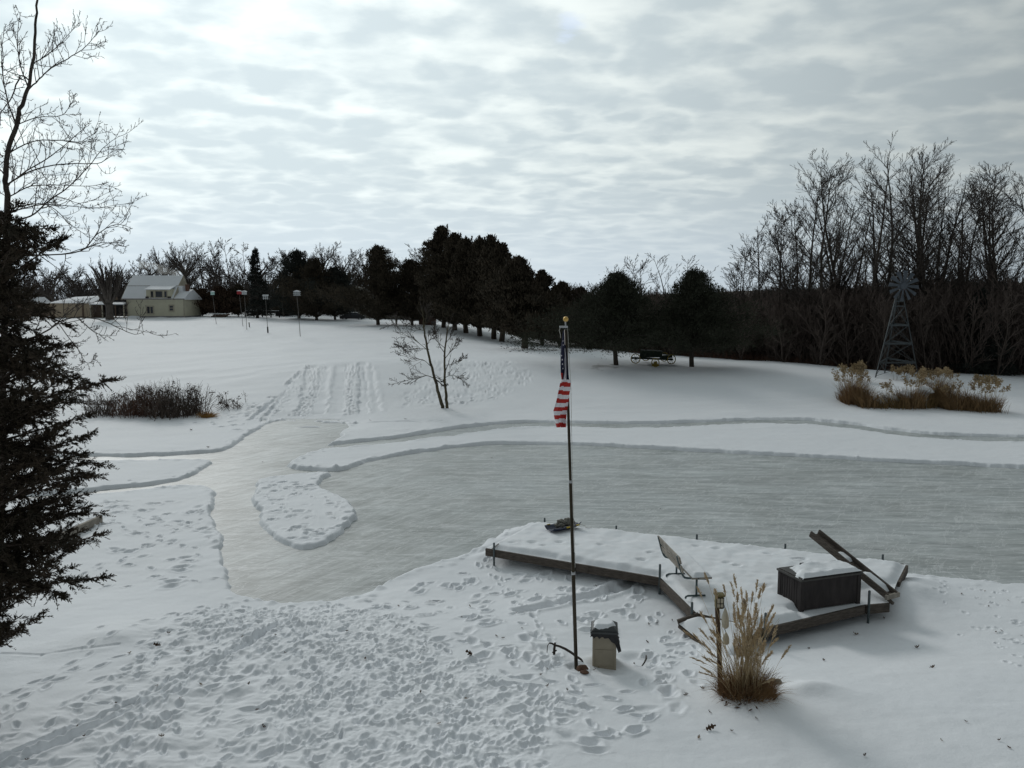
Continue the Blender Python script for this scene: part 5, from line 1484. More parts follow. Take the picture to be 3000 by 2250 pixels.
# ------------------------------------------------------------------ evergreens
def conifer(name, label, seed, h, w, kind, leaf, group=None, bare_to=.06, lean=(0, 0), dens=1.0, trunk_r=None, leafsize=1.0):
    """tapered trunk plus boughs carrying many leaf slivers; kind sets the outline"""
    g = np.random.default_rng(seed); rg = random.Random(seed)
    t = thing(name, label, 'tree', (0, 0, 0), 0, group)
    tr = Tubes(); r0 = trunk_r or h * .022
    zz = np.linspace(-.3, h * .95, 9)
    lx = lambda z: lean[0] * z + .015 * h * math.sin(z * 2.2 / h * 3 + seed); ly = lambda z: lean[1] * z
    tr.add([(lx(z), ly(z), z) for z in zz], np.linspace(r0 * 1.15, r0 * .15, 9), 8)
    P = []; D = []; L = []
    nb = int({'spruce': 240, 'cedar': 165, 'pine': 150}[kind] * dens)
    lump = g.uniform(.5, 1.3, (9, 7)) if kind == 'cedar' else g.uniform(.7, 1.2, (9, 7))
    for k in range(nb):
        f = bare_to + (1 - bare_to) * rg.random() ** (.9 if kind != 'cedar' else .85)
        q = (f - bare_to) / (1 - bare_to)
        az = rg.uniform(0, 2 * math.pi)
        if kind == 'spruce': R = w * (1 - q) ** .92 * rg.uniform(.75, 1.08); rise = -.30 + .25 * q
        elif kind == 'pine': R = w * (min(1, .80 + q * 2.0) * (1 - q) ** .92) * (.38 + .90 * rg.random() ** 1.2); rise = -.05 + 1.0 * q
        else: R = w * (min(1, .72 + 2.0 * q) * (1 - q) ** .66) * 1.12 * (.34 + .92 * rg.random() ** 1.25); rise = .40 + .8 * q
        R = max(R * lump[int(f * 8.9), int(az / 6.284 * 7)], .12 * w * (1 - q) + .12)
        R *= 1 + (.30 if kind == 'cedar' else .16) * math.sin(az + seed + 5 * f)
        zb = f * h if kind == 'spruce' else max(f * h - R * rise, h * bare_to * .8)
        b0 = Vector((lx(zb), ly(zb), zb))
        d = Vector((math.cos(az), math.sin(az), rise))
        end = b0 + d * R
        if kind == 'spruce': end.z -= .06 * R
        mid = b0.lerp(end, .5) + Vector((0, 0, .08 * R))
        tr.add([b0, mid, end], [r0 * .22 * (1 - .8 * q) + .006, r0 * .14 * (1 - .8 * q) + .005, .006], 3, False)
        n = int((42 + 95 * min(1, R / max(w, .1))) * dens ** .5)
        s = g.uniform(.15, 1.0, n) ** .62
        c = np.outer((1 - s) ** 2, b0) + np.outer(2 * s * (1 - s), mid) + np.outer(s ** 2, end)
        if kind == 'spruce':
            c = c + g.normal(0, 1, (n, 3)) * (.05 + .09 * s)[:, None] * max(R, .3 * w) * np.array([1, 1, .55])
        else:      # half the leaves follow the bough, the rest form a pad round its end
            pr_ = w * rg.uniform(.07, .17) * (.45 + .55 * min(1, R / w))
            m2 = int(n * (.62 if kind == 'cedar' else .55))
            c[:m2] = np.array(end)[None] + g.normal(0, 1, (m2, 3)) * pr_ * np.array([1.0, 1.0, .62 if kind == 'cedar' else .42])
            c[m2:] += g.normal(0, 1, (n - m2, 3)) * .045 * w
        dd = np.array(d.normalized())[None] * (.8 if kind != 'cedar' else .45) + g.normal(0, .5, (n, 3)) + np.array([0, 0, {'spruce': -.25, 'pine': .30, 'cedar': .75}[kind]])
        P.append(c); D.append(dd); L.append(g.uniform(.5, 1.3, n))
    # leading shoots: ragged spires that stand clear of the crown
    for k in range({'spruce': 8, 'pine': 26, 'cedar': 34}[kind]):
        f = (rg.uniform(.45, .95) if kind == 'cedar' else rg.uniform(.70, .95)) if k else .95
        q = (f - bare_to) / (1 - bare_to)
        env = {'spruce': (1 - q) ** .92, 'pine': (1 - q) ** .92, 'cedar': (1 - q) ** .62}[kind]
        rr = w * env * rg.uniform(.45, 1.0) if k else 0; a = rg.uniform(0, 6.28)
        hs = h * rg.uniform(.06, .14) * (1.0 if kind != 'pine' else .8); rs = w * rg.uniform(.05, .11) * (.5 if kind == 'pine' else 1)
        top = min(f * h + hs, h * 1.03); n = int((120 if kind != 'pine' else 70) * dens ** .5)
        s = g.uniform(0, 1, n) ** 1.2
        base = np.array([lx(f * h) + rr * math.cos(a), ly(f * h) + rr * math.sin(a), top - hs])
        out = np.array([math.cos(a), math.sin(a), 0]) * rr / max(w, .1)
        P.append(base + np.stack([g.normal(0, 1, n) * rs * (1 - s), g.normal(0, 1, n) * rs * (1 - s), s * hs], 1) + out[None] * (s * hs * .5)[:, None]); D.append(np.stack([g.normal(0, .4, n) + out[0] * .5, g.normal(0, .4, n) + out[1] * .5, np.full(n, .9)], 1)); L.append(g.uniform(.45, 1.0, n))
    P = np.concatenate(P); D = np.concatenate(D); L = np.concatenate(L) * leafsize
    keep = P[:, 2] > bare_to * h * .8
    P, D, L = P[keep], D[keep], L[keep]
    L = L * .68
    V, Q = slivers(P, D, L, L * {'spruce': .32, 'pine': .24, 'cedar': .36}[kind], g)
    link('trunk', tr.mesh('trunk'), 'bark_cedar' if kind == 'cedar' else 'bark', t)
    link('crown', np_mesh('crown', V, Q, None, False), leaf, t)
    return t


def put_conifer(u, vb, vt, wpx, kind, leaf, label, seed, group=None, Y=None, name='conifer', bare_to=.05, dens=1.0, lean=(0, 0), leafm=.42, trunk_r=None):
    if Y is None: b = hit(u, vb)
    else: b = ground((u - CX) / F / cp * Y, Y)
    h = vz(vt, b.y) - b.z; w = wpx / 2 / F * b.y * {'cedar': 1.66, 'pine': 1.78, 'spruce': 1.25}[kind]
    t = conifer(name, label, seed, h, w, kind, leaf, group, bare_to, lean, dens, trunk_r, leafm)
    t.location = b - Vector((0, 0, .05))
    return t


G1 = 'dark conifers in front of the far tree line'
put_conifer(762, 935, 728, 74, 'spruce', 'spruce_leaf', 'pointed narrow spruce standing alone right of the bird houses', 301, G1, 142, 'spruce_tree', leafm=.42)
put_conifer(880, 938, 738, 122, 'cedar', 'spruce_leaf', 'leftmost tall dark conifer right of the white bird house', 302, G1, 138, 'conifer', leafm=.46, dens=1.6)
put_conifer(930, 938, 762, 120, 'cedar', 'cedar_leaf', 'dark conifer joined to the right side of the leftmost tall one', 303, G1, 134, 'conifer', leafm=.46, dens=1.6)
put_conifer(985, 940, 790, 130, 'cedar', 'spruce_leaf', 'lower broad dark conifer with a leaning trunk left of the grey building', 304, G1, 136, 'conifer', bare_to=.08, leafm=.46, dens=1.6)
put_conifer(1112, 945, 726, 118, 'cedar', 'cedar_leaf', 'tall dark conifer standing in front of the grey building', 305, G1, 118, 'conifer', bare_to=.07, leafm=.44, dens=1.9)
put_conifer(1212, 946, 766, 122, 'cedar', 'cedar_leaf', 'lower dark conifer right of the one in front of the grey building', 306, G1, 120, 'conifer', bare_to=.07, leafm=.44, dens=1.9)
put_conifer(1165, 944, 850, 50, 'cedar', 'brown_leaf', 'small brownish conifer between the two in front of the grey building', 307, G1, 121, 'conifer', bare_to=.3, leafm=.5, dens=.5)
for k, (u, vt, w, lab) in enumerate([(655, 845, 80, 'reddish brown bushy tree behind the green bird house'), (600, 850, 60, 'dim brown bushy tree right of the yellow house'), (705, 840, 60, 'dim bushy evergreen behind the red bird house'), (575, 850, 40, 'small dark bush against the right wall of the yellow house'), (838, 800, 50, 'dim conifer behind the dark brown house')]):
    put_conifer(u, 932, vt, w, 'cedar', 'brown_leaf' if k < 2 else 'cedar_leaf', lab, 320 + k, 'dim bushy trees behind the bird houses', 147 + 2 * k, 'bushy_tree', bare_to=.05, leafm=.6, dens=.8)

G2 = 'row of old cedars on the slope'
CE = [(1297, 960, 668, 100, .06, (-.01, 0), 'tallest cedar of the row, at its left end'), (1329, 968, 690, 85, .07, (0, 0), 'second cedar from the left in the row, with a narrow top'),
      (1364, 976, 702, 95, .10, (.0, 0), 'third cedar from the left in the row'), (1408, 985, 700, 90, .10, (0, 0), 'cedar in the middle of the row, its trunk hidden'),
      (1451, 993, 700, 100, .12, (-.02, 0), 'left cedar of the close pair on the slope'), (1472, 1001, 722, 95, .12, (.01, 0), 'right cedar of the close pair on the slope'),
      (1536, 1021, 760, 115, .13, (-.07, 0), 'leaning cedar lowest on the slope at the right end'), (1585, 1010, 800, 80, .08, (0, 0), 'low cedar right of the leaning one'),
      (1640, 1012, 835, 90, .04, (0, 0), 'low dark cedar just left of the flagpole top'), (1700, 1010, 850, 90, .03, (0, 0), 'low dark cedar behind the flagpole top')]
for k, (u, vb, vt, w, bt, ln, lab) in enumerate(CE):
    put_conifer(u, vb, vt, w, 'cedar', 'cedar_leaf', lab, 340 + k, G2, None, 'cedar_tree', bt, 1.9, ln, .52, trunk_r=.30 if u < 1580 else .2)

for (u, vb, vt, w, lab, sd_) in ((1804, 1068, 806, 250, 'left of the two full pines shading the old wagon', 361), (2029, 1072, 800, 260, 'right of the two full pines shading the old wagon', 362)):
    put_conifer(u, vb, vt, w, 'pine', 'pine_leaf', lab, sd_, 'pines beside the wagon', None, 'pine_tree', .185, 3.0, (0, 0), .30, trunk_r=.17)
put_conifer(2858, 1112, 850, 165, 'spruce', 'spruce_leaf', 'dark conical evergreen at the edge of the right wood', 371, None, 64.3, 'conifer', .02, 2.4, (0, 0), .36)
p_ = hit(1727, 1026); t = conifer('evergreen_shrub', 'tiny dark evergreen shrub on the snow left of the wagon pines', 372, .85, .42, 'cedar', 'pine_leaf', None, .02, (0, 0), .5, .03, .12); t.location = p_; t['category'] = 'shrub'

# ------------------------------------------------------------------ the big evergreen at the left edge
nb_ = hit(-105, 2090)
def near_evergreen():
    g = np.random.default_rng(401); rg = random.Random(401)
    Y0 = nb_.y
    t = thing('evergreen_tree', 'large dark evergreen with feathery sprays filling the left edge', 'tree', nb_)
    tr = Tubes()
    tx = lambda v: at(-105 + (2090 - v) * .065, v, Y0) - nb_
    tr.add([tx(v) for v in (2110, 1700, 1300, 900, 620)], [.17, .14, .10, .06, .02], 10)
    P = []; D = []; L = []
    tips = [(52, 598), (150, 668), (190, 698), (168, 722), (110, 770), (92, 845), (150, 905), (198, 952), (205, 1010), (180, 1070), (255, 1118), (338, 1112), (230, 1180), (282, 1268), (262, 1215), (318, 1368), (240, 1330), (296, 1400), (230, 1470), (305, 1500), (312, 1560), (215, 1610), (300, 1690), (235, 1720), (130, 1722), (120, 1800), (60, 1838), (150, 1640), (20, 1842), (245, 1555), (160, 1180), (120, 980), (60, 700), (175, 1440), (140, 1530)]
    boughs = []
    for (u, v) in tips:
        boughs.append((at(u, v, Y0 + rg.uniform(-.45, .45)) - nb_, v, 1.0))
        for _ in range(4):
            boughs.append((at(u - rg.uniform(35, 190), v + rg.uniform(-45, 45), Y0 + rg.uniform(-.9, .9)) - nb_, v, .95))
    for _ in range(210):    # the rest of the crown, mostly outside the picture
        v = rg.uniform(620, 1850); R = np.interp(v, [600, 700, 900, 1200, 1500, 1750, 1850], [.2, .75, .8, 1.25, 1.5, 1.35, .9]) * rg.uniform(.55, 1.0)
        a = rg.uniform(1.75, 4.55) if rg.random() < .72 else rg.uniform(0, 6.28)
        c = tx(v); boughs.append((c + Vector((R * math.cos(a), R * math.sin(a), rg.uniform(-.1, .15))), v, .85))
    for tip, v, k in boughs:
        b0 = tx(min(2050, v + rg.uniform(40, 160))); b0.z = max(b0.z, .2)
        if rg.random() < .35: b0 = tx(max(640, v - 60))
        d = tip - b0; Ld = d.length
        mid = b0.lerp(tip, .55) + Vector((0, 0, .10 * Ld * rg.uniform(-.6, 1.2)))
        bz = lambda s: b0 * (1 - s) ** 2 + mid * 2 * s * (1 - s) + tip * s * s
        tr.add([bz(s) for s in np.linspace(0, 1, 7)], np.linspace(.020, .003, 7), 4, False)
        nspr = int(24 * Ld / 1.2 * k) + 8
        for _ in range(nspr):
            s = rg.uniform(.14, 1) ** .75; p = bz(s); dirb = (bz(min(1, s + .05)) - bz(s - .05)).normalized()
            sd_ = (dirb * rg.uniform(.5, 1.0) + Vector((rg.gauss(0, .55), rg.gauss(0, .55), rg.gauss(-.02, .42)))).normalized()
            Ls = rg.uniform(.10, .27) * (1.15 - .45 * s)
            if s > .93: sd_ = (dirb + Vector((rg.gauss(0, .2), rg.gauss(0, .2), rg.gauss(0, .2)))).normalized()
            droop = rg.uniform(-.2, .35)
            m_ = int(Ls / .0085)
            q = np.linspace(.05, 1, m_)
            c = np.array(p)[None] + np.array(sd_)[None] * (q * Ls)[:, None] - np.array([0, 0, 1.0])[None] * (droop * Ls * q ** 2)[:, None]
            # side leaflets leave the axis alternately and get shorter towards its tip
            nrm = np.array(perp(rg, sd_)); sgn = np.where(np.arange(m_) % 2 == 0, 1, -1)[:, None]
            dd = np.array(sd_)[None] * .85 + nrm[None] * sgn * g.uniform(.35, 1.0, (m_, 1)) + g.normal(0, .28, (m_, 3))
            P.append(c); D.append(dd); L.append((.030 + .042 * (1 - q)) * g.uniform(.6, 1.25, m_))
            tr.add([p, p + sd_ * Ls * .6 - Vector((0, 0, droop * Ls * .36)), Vector(c[-1])], [.003, .002, .001], 3, False)
    P = np.concatenate(P); D = np.concatenate(D); L = np.concatenate(L)
    V, Q = slivers(P, D, L, L * .34, g)
    link('trunk', tr.mesh('trunk'), 'bark_cedar', t)
    link('crown', np_mesh('crown', V, Q, None, False), 'near_cedar_leaf', t)
near_evergreen()


# ------------------------------------------------------------------ far woods that read as one mass
def thicket(name, label, pts, mats, seed, rmin):
    rng = random.Random(seed); protos = []
    for k in range(14):
        tb = Tubes()
        for s in range(rng.randint(2, 4)):
            q = branch_path(rng, (rng.gauss(0, .12), rng.gauss(0, .12), -.05), (rng.gauss(0, .22), rng.gauss(0, .22), 1), rng.uniform(.55, 1.0), 5, .10, .03)
            rr = list(np.linspace(.0085, .003, 6)); tb.add(q, rr, 3, False)
            sub_branches(rng, q, rr, 0, 1, [17, 7], .34, (.55, .2), .08, .06, rmin, tb, .04, (3, 3, 3))
        protos.append((np.concatenate(tb.v), np.concatenate(tb.q)))
    VV = []; QQ = []; n = 0
    for (x, y, z, h, sx_) in pts:
        v, q = protos[rng.randrange(14)]
        a = rng.uniform(0, 6.28); ca, sa = math.cos(a), math.sin(a)
        w = np.stack([(v[:, 0] * ca - v[:, 1] * sa) * h * sx_ + x, (v[:, 0] * sa + v[:, 1] * ca) * h * sx_ + y, v[:, 2] * h + z], 1)
        VV.append(w); QQ.append(q + n); n += len(v)
    return tag(link(name, np_mesh(name, np.concatenate(VV), np.concatenate(QQ), None, False), mats), label, 'woodland', kind='stuff')


wr = random.Random(55); pts = []
for k in range(1500):
    u = wr.uniform(1600, 3500); t_ = (u - CX) / F / cp
    e0 = float(np.interp(t_, (eu - CX) / F / cp, ey_)) + 1.5
    Y = e0 + (240 - e0) * wr.random() ** 2.3
    x = t_ * Y; z = float(zbase(x, Y))
    vt = float(np.interp(u, [1600, 1720, 2100, 2250, 2450, 2700, 3000, 3500], [832, 826, 842, 832, 812, 798, 792, 780])) + abs(wr.gauss(0, 26))
    h = max(3.0 + wr.random() * 2, vz(vt, Y) - z)
    pts.append((x, Y, z - .1, min(h, 13), wr.uniform(.8, 1.3)))
thicket('woodland', 'dense brown leafless wood covering the hillside on the right', pts, 'twig_red', 60, .0036)
pts = []
for k in range(620):
    u = wr.uniform(-700, 1640); t_ = (u - CX) / F / cp; Y = wr.uniform(168, 250); x = t_ * Y; z = float(zbase(x, Y))
    vt = float(np.interp(u, [-700, 300, 520, 700, 1000, 1250, 1640], [815, 808, 790, 790, 785, 800, 840])) + abs(wr.gauss(0, 22))
    pts.append((x, Y, z - .1, max(4, vz(vt, Y) - z), wr.uniform(.8, 1.2)))
thicket('treeline_wood', 'grey leafless wood far behind the houses on the left', pts, 'twig_far', 61, .0044)
# dry brush along the foot of the right wood
br = np.random.default_rng(62); n = 9000
u = br.uniform(1680, 3400, n); t_ = (u - CX) / F / cp; e0 = np.interp(t_, (eu - CX) / F / cp, ey_); Y = e0 + 0.4 + br.exponential(1.8, n)
P = np.stack([t_ * Y, Y, zbase(t_ * Y, Y) - .05], 1); D = np.stack([br.normal(0, .35, n), br.normal(0, .35, n), np.ones(n)], 1)
V, Q = blades(P, D, br.uniform(.3, 1.3, n) * br.uniform(.4, 1, n), br.uniform(.02, .05, n), br.uniform(0, .5, n), br, 3)
tag(link('brush', np_mesh('brush', V, Q, None, False), 'weed_red'), 'strip of dry brown brush along the edge of the wood', 'brush', kind='stuff')
# ------------------------------------------------------------------ yellow house
HY = 137.0
hb = hit(466, 931); HY = hb.y
S = HY / F                                   # metres per photo pixel at the house
ho = Vector(((466 - CX) * S / cp, HY, hb.z - .15))
def hx(u): return (u - 466) * S / cp
def hz(v): return (931 - v) * S * 1.0 + .15
house = thing('house', 'yellow two storey house with snowy roof and a wide dormer', 'house', ho)
DEP = 7.5
x0, x1 = hx(384), hx(549)
b = MB(); b.box(((x0 + x1) / 2, DEP / 2, (hz(873) + .0) / 2 + .2), (x1 - x0, DEP, hz(873) - .4)); b.build('wall', 'siding', house)
b = MB(); b.box(((x0 + x1) / 2, DEP / 2, .12), (x1 - x0 + .06, DEP + .06, .62)); b.build('foundation', 'concrete', house)
for x in (x0 + .02, x1 - .02):
    b = MB(); b.box((x, -.03, hz(903)), (.16, .12, hz(876) - .5)); b.build('corner_board', 'trim', house)
# two pitched roof: steep lower slope, gentler upper part, with a lower wing on the right
yk, zk = 1.9, hz(837)
yr, zr = DEP / 2 + .6, hz(806)
zl = hz(875)
xa, xb = hx(372), hx(521)
prof = [(-.45, zl - .02), (yk, zk), (yr, zr), (DEP + .4, zl + .1), (DEP + .4, zl - .15), (-.45, zl - .2)]
b = MB(); b.prism([Vector((xa, y, z)) for y, z in prof], (xb - xa, 0, 0)); b.build('roof', 'roof_snow', house)
for xe in (xa, xb):
    b = MB(); b.prism([Vector((xe + (-.08 if xe == xa else 0), y * .998, z - .03)) for y, z in prof], (.08, 0, 0)); b.build('gable_end', 'trim', house)
b = MB(); b.beam((xa, yk - .05, zk - .06), (xb, yk - .05, zk - .06), .06, .10); b.beam((xa - .1, -.5, zl - .10), (hx(554), -.5, zl - .10), .1, .14); b.build('gutter', 'brown', house)
xw = hx(554)
prof2 = [(-.45, zl - .02), (1.9, hz(856)), (3.6, hz(848)), (DEP, zl), (DEP, zl - .2), (-.45, zl - .2)]
b = MB(); b.prism([Vector((xb + .09, y, z)) for y, z in prof2], (xw - xb - .09, 0, 0)); b.build('wing_roof', 'roof_snow', house)
b = MB(); b.box(((xb + hx(533)) / 2 + .05, 2.6, hz(848)), (hx(533) - xb, 1.6, 1.2)); b.build('roof_step', 'roof_snow', house)
b = MB(); b.box((hx(542.5), 2.7, hz(846)), (.55, .55, 1.5), bev=.03); b.build('chimney', 'brick', house)
# dormer
d0, d1 = hx(443), hx(515)
b = MB(); b.box(((d0 + d1) / 2, 1.0, (hz(847) + hz(874)) / 2), (d1 - d0, 2.6, hz(847) - hz(874))); dm = b.build('dormer', 'siding', house)
b = MB(); b.prism([Vector((hx(441), -.75, hz(848))), Vector((hx(441), 1.9, hz(837))), Vector((hx(441), 1.9, hz(839.5))), Vector((hx(441), -.75, hz(850)))], (hx(515.5) - hx(441), 0, 0)); b.build('dormer_roof', 'roof_snow', dm)
def window(u0, u1, v0, v1, yf, nx, ny, parent, fr=.10):
    w, h = hx(u1) - hx(u0), hz(v0) - hz(v1); cx_, cz_ = (hx(u0) + hx(u1)) / 2, (hz(v0) + hz(v1)) / 2
    b = MB()
    for sx_ in (-1, 1): b.box((cx_ + sx_ * (w / 2 - fr / 2), yf - .03, cz_), (fr, .10, h))
    for sz_ in (-1, 1): b.box((cx_, yf - .035, cz_ + sz_ * (h / 2 - fr / 2)), (w, .11, fr))
    for k in range(1, nx): b.box((cx_ - w / 2 + k * w / nx, yf - .03, cz_), (fr * .7, .09, h - fr))
    for k in range(1, ny): b.box((cx_, yf - .032, cz_ - h / 2 + k * h / ny), (w - fr, .085, fr * .55))
    f = b.build('window', 'trim', parent)
    b = MB(); b.box((cx_, yf - .012, cz_), (w - fr, .03, h - fr)); b.build('pane', 'glass', f)
window(439, 461.5, 896, 920.5, 0, 2, 1, house, .17); window(504.5, 520, 893, 912.5, 0, 1, 2, house, .17)
for a_ in ((455, 465.5), (468.5, 491.5), (494, 504.5)): window(a_[0], a_[1], 852.5, 873, -.30, 1, 1, dm, .12)
for u in (446, 510):
    b = MB(); b.box((hx(u), -.42, hz(871.5)), (.5, .25, .24), bev=.03); b.build('window_box', 'dark', dm)
# porch between house and garage
b = MB(); b.box((hx(347), 2.6, hz(903)), (hx(383) - hx(312), 3.4, hz(880) - .35)); b.build('porch_wall', 'dark', house)
b = MB(); b.prism([Vector((hx(283), -1.0, hz(890))), Vector((hx(283), 2.8, hz(880))), Vector((hx(283), 2.8, hz(883))), Vector((hx(283), -1.0, hz(893)))], (hx(383) - hx(283), 0, 0)); b.build('porch_roof', 'roof_snow', house)
for u in (284, 318, 356, 380):
    b = MB(); b.box((hx(u), -.8, hz(911)), (.18, .18, hz(892))); b.build('porch_post', 'trim' if u != 356 else 'brown', house)
# snow thrown up against the wall
for (u, r, h) in ((414, 1.3, .55), (490, 1.5, .30), (470, .7, .2)):
    b = MB(); b.ball((hx(u), -1.3, .0), 1, squash=(r, .8, h), noise=.1, seed=u); b.build('snow_heap', 'roof_snow', house)
# drifting chimney smoke
# ------------------------------------------------------------------ garage
gb_ = hit(216, 933); gox = Vector(((216 - CX) * S / cp, HY + .5, gb_.z - .1))
gar = thing('garage', 'low tan garage with a snowy hipped roof left of the pollarded tree', 'garage', gox)
def gx(u): return (u - 216) * S / cp
b = MB(); b.box(((gx(154) + gx(272)) / 2, 3.2, hz(889) / 2), (gx(272) - gx(154), 6.4, hz(889))); b.build('wall', 'tan', gar)
b = MB(); b.box(((gx(169) + gx(248)) / 2, -.02, hz(912)), (gx(248) - gx(169), .08, hz(894) - .35)); b.build('door', 'tan', gar)
for u in (165, 251):
    b = MB(); b.box((gx(u), -.03, hz(911)), (.32, .12, hz(892))); b.build('door_post', 'brown', gar)
ze, zt_ = hz(888.5), hz(870)
p = [Vector((gx(151), -.5, ze)), Vector((gx(278), -.5, ze)), Vector((gx(278), 6.9, ze)), Vector((gx(151), 6.9, ze)), Vector((gx(200), 3.2, zt_)), Vector((gx(305), 3.2, zt_ + .3)), Vector((gx(312), 6.9, ze)), ]
b = MB(); vs = [b.bm.verts.new(q) for q in p]
for f in ((0, 1, 5, 4), (0, 4, 3), (3, 4, 5, 2), (1, 2, 5), (0, 3, 2, 1)): b.bm.faces.new([vs[i] for i in f])
b.build('roof', 'roof_snow', gar)
b = MB(); b.prism([Vector((gx(272), 1.2, ze - .1)), Vector((gx(316), 1.2, ze - .1)), Vector((gx(309), 1.2, zt_ + .1)), Vector((gx(298), 1.2, zt_ + .1))], (0, 4, 0)); b.box(((gx(272) + gx(300)) / 2, 2.6, hz(912)), (gx(300) - gx(272), 3, hz(892) - .1)); b.build('side_wing', 'brown', gar)
b = MB(); b.tube([(gx(293), 1.0, zt_ - .1), (gx(293), 1.0, zt_ + .85)], .16, 8); b.tube([(gx(293), 1.0, zt_ + .85), (gx(293), 1.0, zt_ + 1.1)], [.28, .22], 8); b.build('vent_pipe', 'polegrey', gar)
# little shed far left, seen through the evergreen
o_ = ground((85 - CX) / F / cp * 150, 150)
shed = thing('shed', 'small snow roofed shed seen through the near evergreen', 'shed', o_)
b = MB(); b.box((0, 2, 1.25), (5, 4, 2.6)); b.build('wall', 'brown', shed)
b = MB(); b.prism([Vector((-2.8, -.4, 2.5)), Vector((-2.8, 2, 3.7)), Vector((-2.8, 4.4, 2.5))], (5.6, 0, 0)); b.build('roof', 'roof_snow', shed)

# ------------------------------------------------------------------ grey building behind the middle conifers
o_ = ground((1045 - CX) / F / cp * 150, 150); k_ = 150 / F
gbld = thing('grey_building', 'large plain grey building half hidden by the middle conifers', 'building', o_)
wx = lambda u: (u - 1045) * k_ / cp
wz = lambda v: vz(v, 150) - o_.z
b = MB(); b.prism([Vector((wx(1031), 0, -.3)), Vector((wx(1090), 0, -.3)), Vector((wx(1090), 0, wz(872))), Vector((wx(1048), 0, wz(838))), Vector((wx(1031), 0, wz(868)))], (0, 9, 0)); b.build('tall_wing', 'greywall', gbld)
b = MB(); b.box(((wx(1090) + wx(1216)) / 2, 4, wz(908) / 2), (wx(1216) - wx(1090) - .02, 8, wz(908))); b.build('low_wing', 'greywall', gbld)
b = MB(); b.prism([Vector((wx(1090.5), -.4, wz(909))), Vector((wx(1090.5), 4, wz(899))), Vector((wx(1090.5), 8.4, wz(909)))], (wx(1219) - wx(1090), 0, 0)); b.build('low_roof', 'brown', gbld)
for (u0, u1, v0, v1) in ((1042, 1045, 871, 889), (1051.5, 1054, 871, 889), (1035, 1040, 912, 932), (1203, 1208, 922, 932), (1125, 1129, 918, 932)):
    b = MB(); b.box(((wx(u0) + wx(u1)) / 2, -.02, (wz(v0) + wz(v1)) / 2), (wx(u1) - wx(u0), .08, wz(v0) - wz(v1))); b.build('window', 'glass', gbld)
o_ = ground((1252 - CX) / F / cp * 122, 122); k_ = 122 / F
wx = lambda u: (u - 1252) * k_ / cp
wz = lambda v: vz(v, 122) - o_.z
rs = thing('red_shed', 'small red brown shed with a thick snowy roof between conifer and cedar row', 'shed', o_)
b = MB(); b.box((0, 1.3, wz(922) / 2), (wx(1274) - wx(1228), 2.6, wz(922))); b.build('wall', 'redwood', rs)
b = MB(); b.prism([Vector((wx(1223), -.3, wz(923))), Vector((wx(1223), 1.3, wz(913))), Vector((wx(1223), 2.9, wz(923)))], (wx(1277) - wx(1223), 0, 0)); b.build('roof', 'roof_snow', rs)
b = MB(); b.box((wx(1249), -.03, wz(933)), (.7, .08, 1.0)); b.build('door', 'dark', rs)
# dark brown house in the gap
o_ = ground((832 - CX) / F / cp * 158, 158); k_ = 158 / F
wx = lambda u: (u - 832) * k_ / cp
wz = lambda v: vz(v, 158) - o_.z
dh = thing('dark_house', 'dark brown house in the gap between spruce and dark conifers', 'house', o_)
b = MB(); b.box((0, 4, wz(858) / 2), (wx(852) - wx(814), 8, wz(858))); b.build('wall', 'dark', dh)
b = MB(); b.prism([Vector((wx(811), -.5, wz(859))), Vector((wx(811), 4, wz(848))), Vector((wx(811), 8.5, wz(859)))], (wx(855) - wx(811), 0, 0)); b.build('roof', 'brown', dh)
for (u0, u1, v0, v1) in ((825, 834, 888, 902), (838, 845, 866, 876)):
    b = MB(); b.box(((wx(u0) + wx(u1)) / 2, -.03, (wz(v0) + wz(v1)) / 2), (wx(u1) - wx(u0), .08, wz(v0) - wz(v1))); f = b.build('window', 'trim', dh)
    b = MB(); b.box(((wx(u0) + wx(u1)) / 2, -.05, (wz(v0) + wz(v1)) / 2), (wx(u1) - wx(u0) - .22, .08, wz(v0) - wz(v1) - .22)); b.build('pane', 'glass', f)

# ------------------------------------------------------------------ rail fence and log pile behind the bird houses
a_, c_ = ground((726 - CX) / F / cp * 146, 146), ground((824 - CX) / F / cp * 146, 146)
rf = thing('rail_fence', 'low dark rail fence capped with snow behind the bird houses', 'fence', a_)
b = MB(); b.beam(Vector((0, 0, .95)), c_ - a_ + Vector((0, 0, .95)), .12, .42); b.build('rail', 'dark', rf)
b = MB(); b.beam(Vector((0, 0, 1.20)), c_ - a_ + Vector((0, 0, 1.20)), .14, .07); b.build('snow_cap', 'roof_snow', rf)
for k in range(5):
    p = (c_ - a_) * (k / 4) ; b = MB(); b.box(p + Vector((0, .12, .5)), (.2, .11, 1.2)); b.build('post', 'dark', rf)
o_ = ground((650 - CX) / F / cp * 143, 143)
b = MB()
for k in range(9): b.tube([Vector((-1.4 + k * .28, -.1, .14 + .16 * (k % 3))), Vector((-.6 + k * .28, .5, .16 + .16 * (k % 3)))], .13, 8)
lg = thing('log_pile', 'low pile of logs dusted with snow right of the yellow house', 'log pile', o_); b.build('logs', 'brown', lg)
b = MB()
for k in range(5): b.ball((-1.0 + k * .5, .1, .62), .28, squash=(1.1, .8, .35), noise=.1, seed=k)
b.build('snow_cap', 'roof_snow', lg)

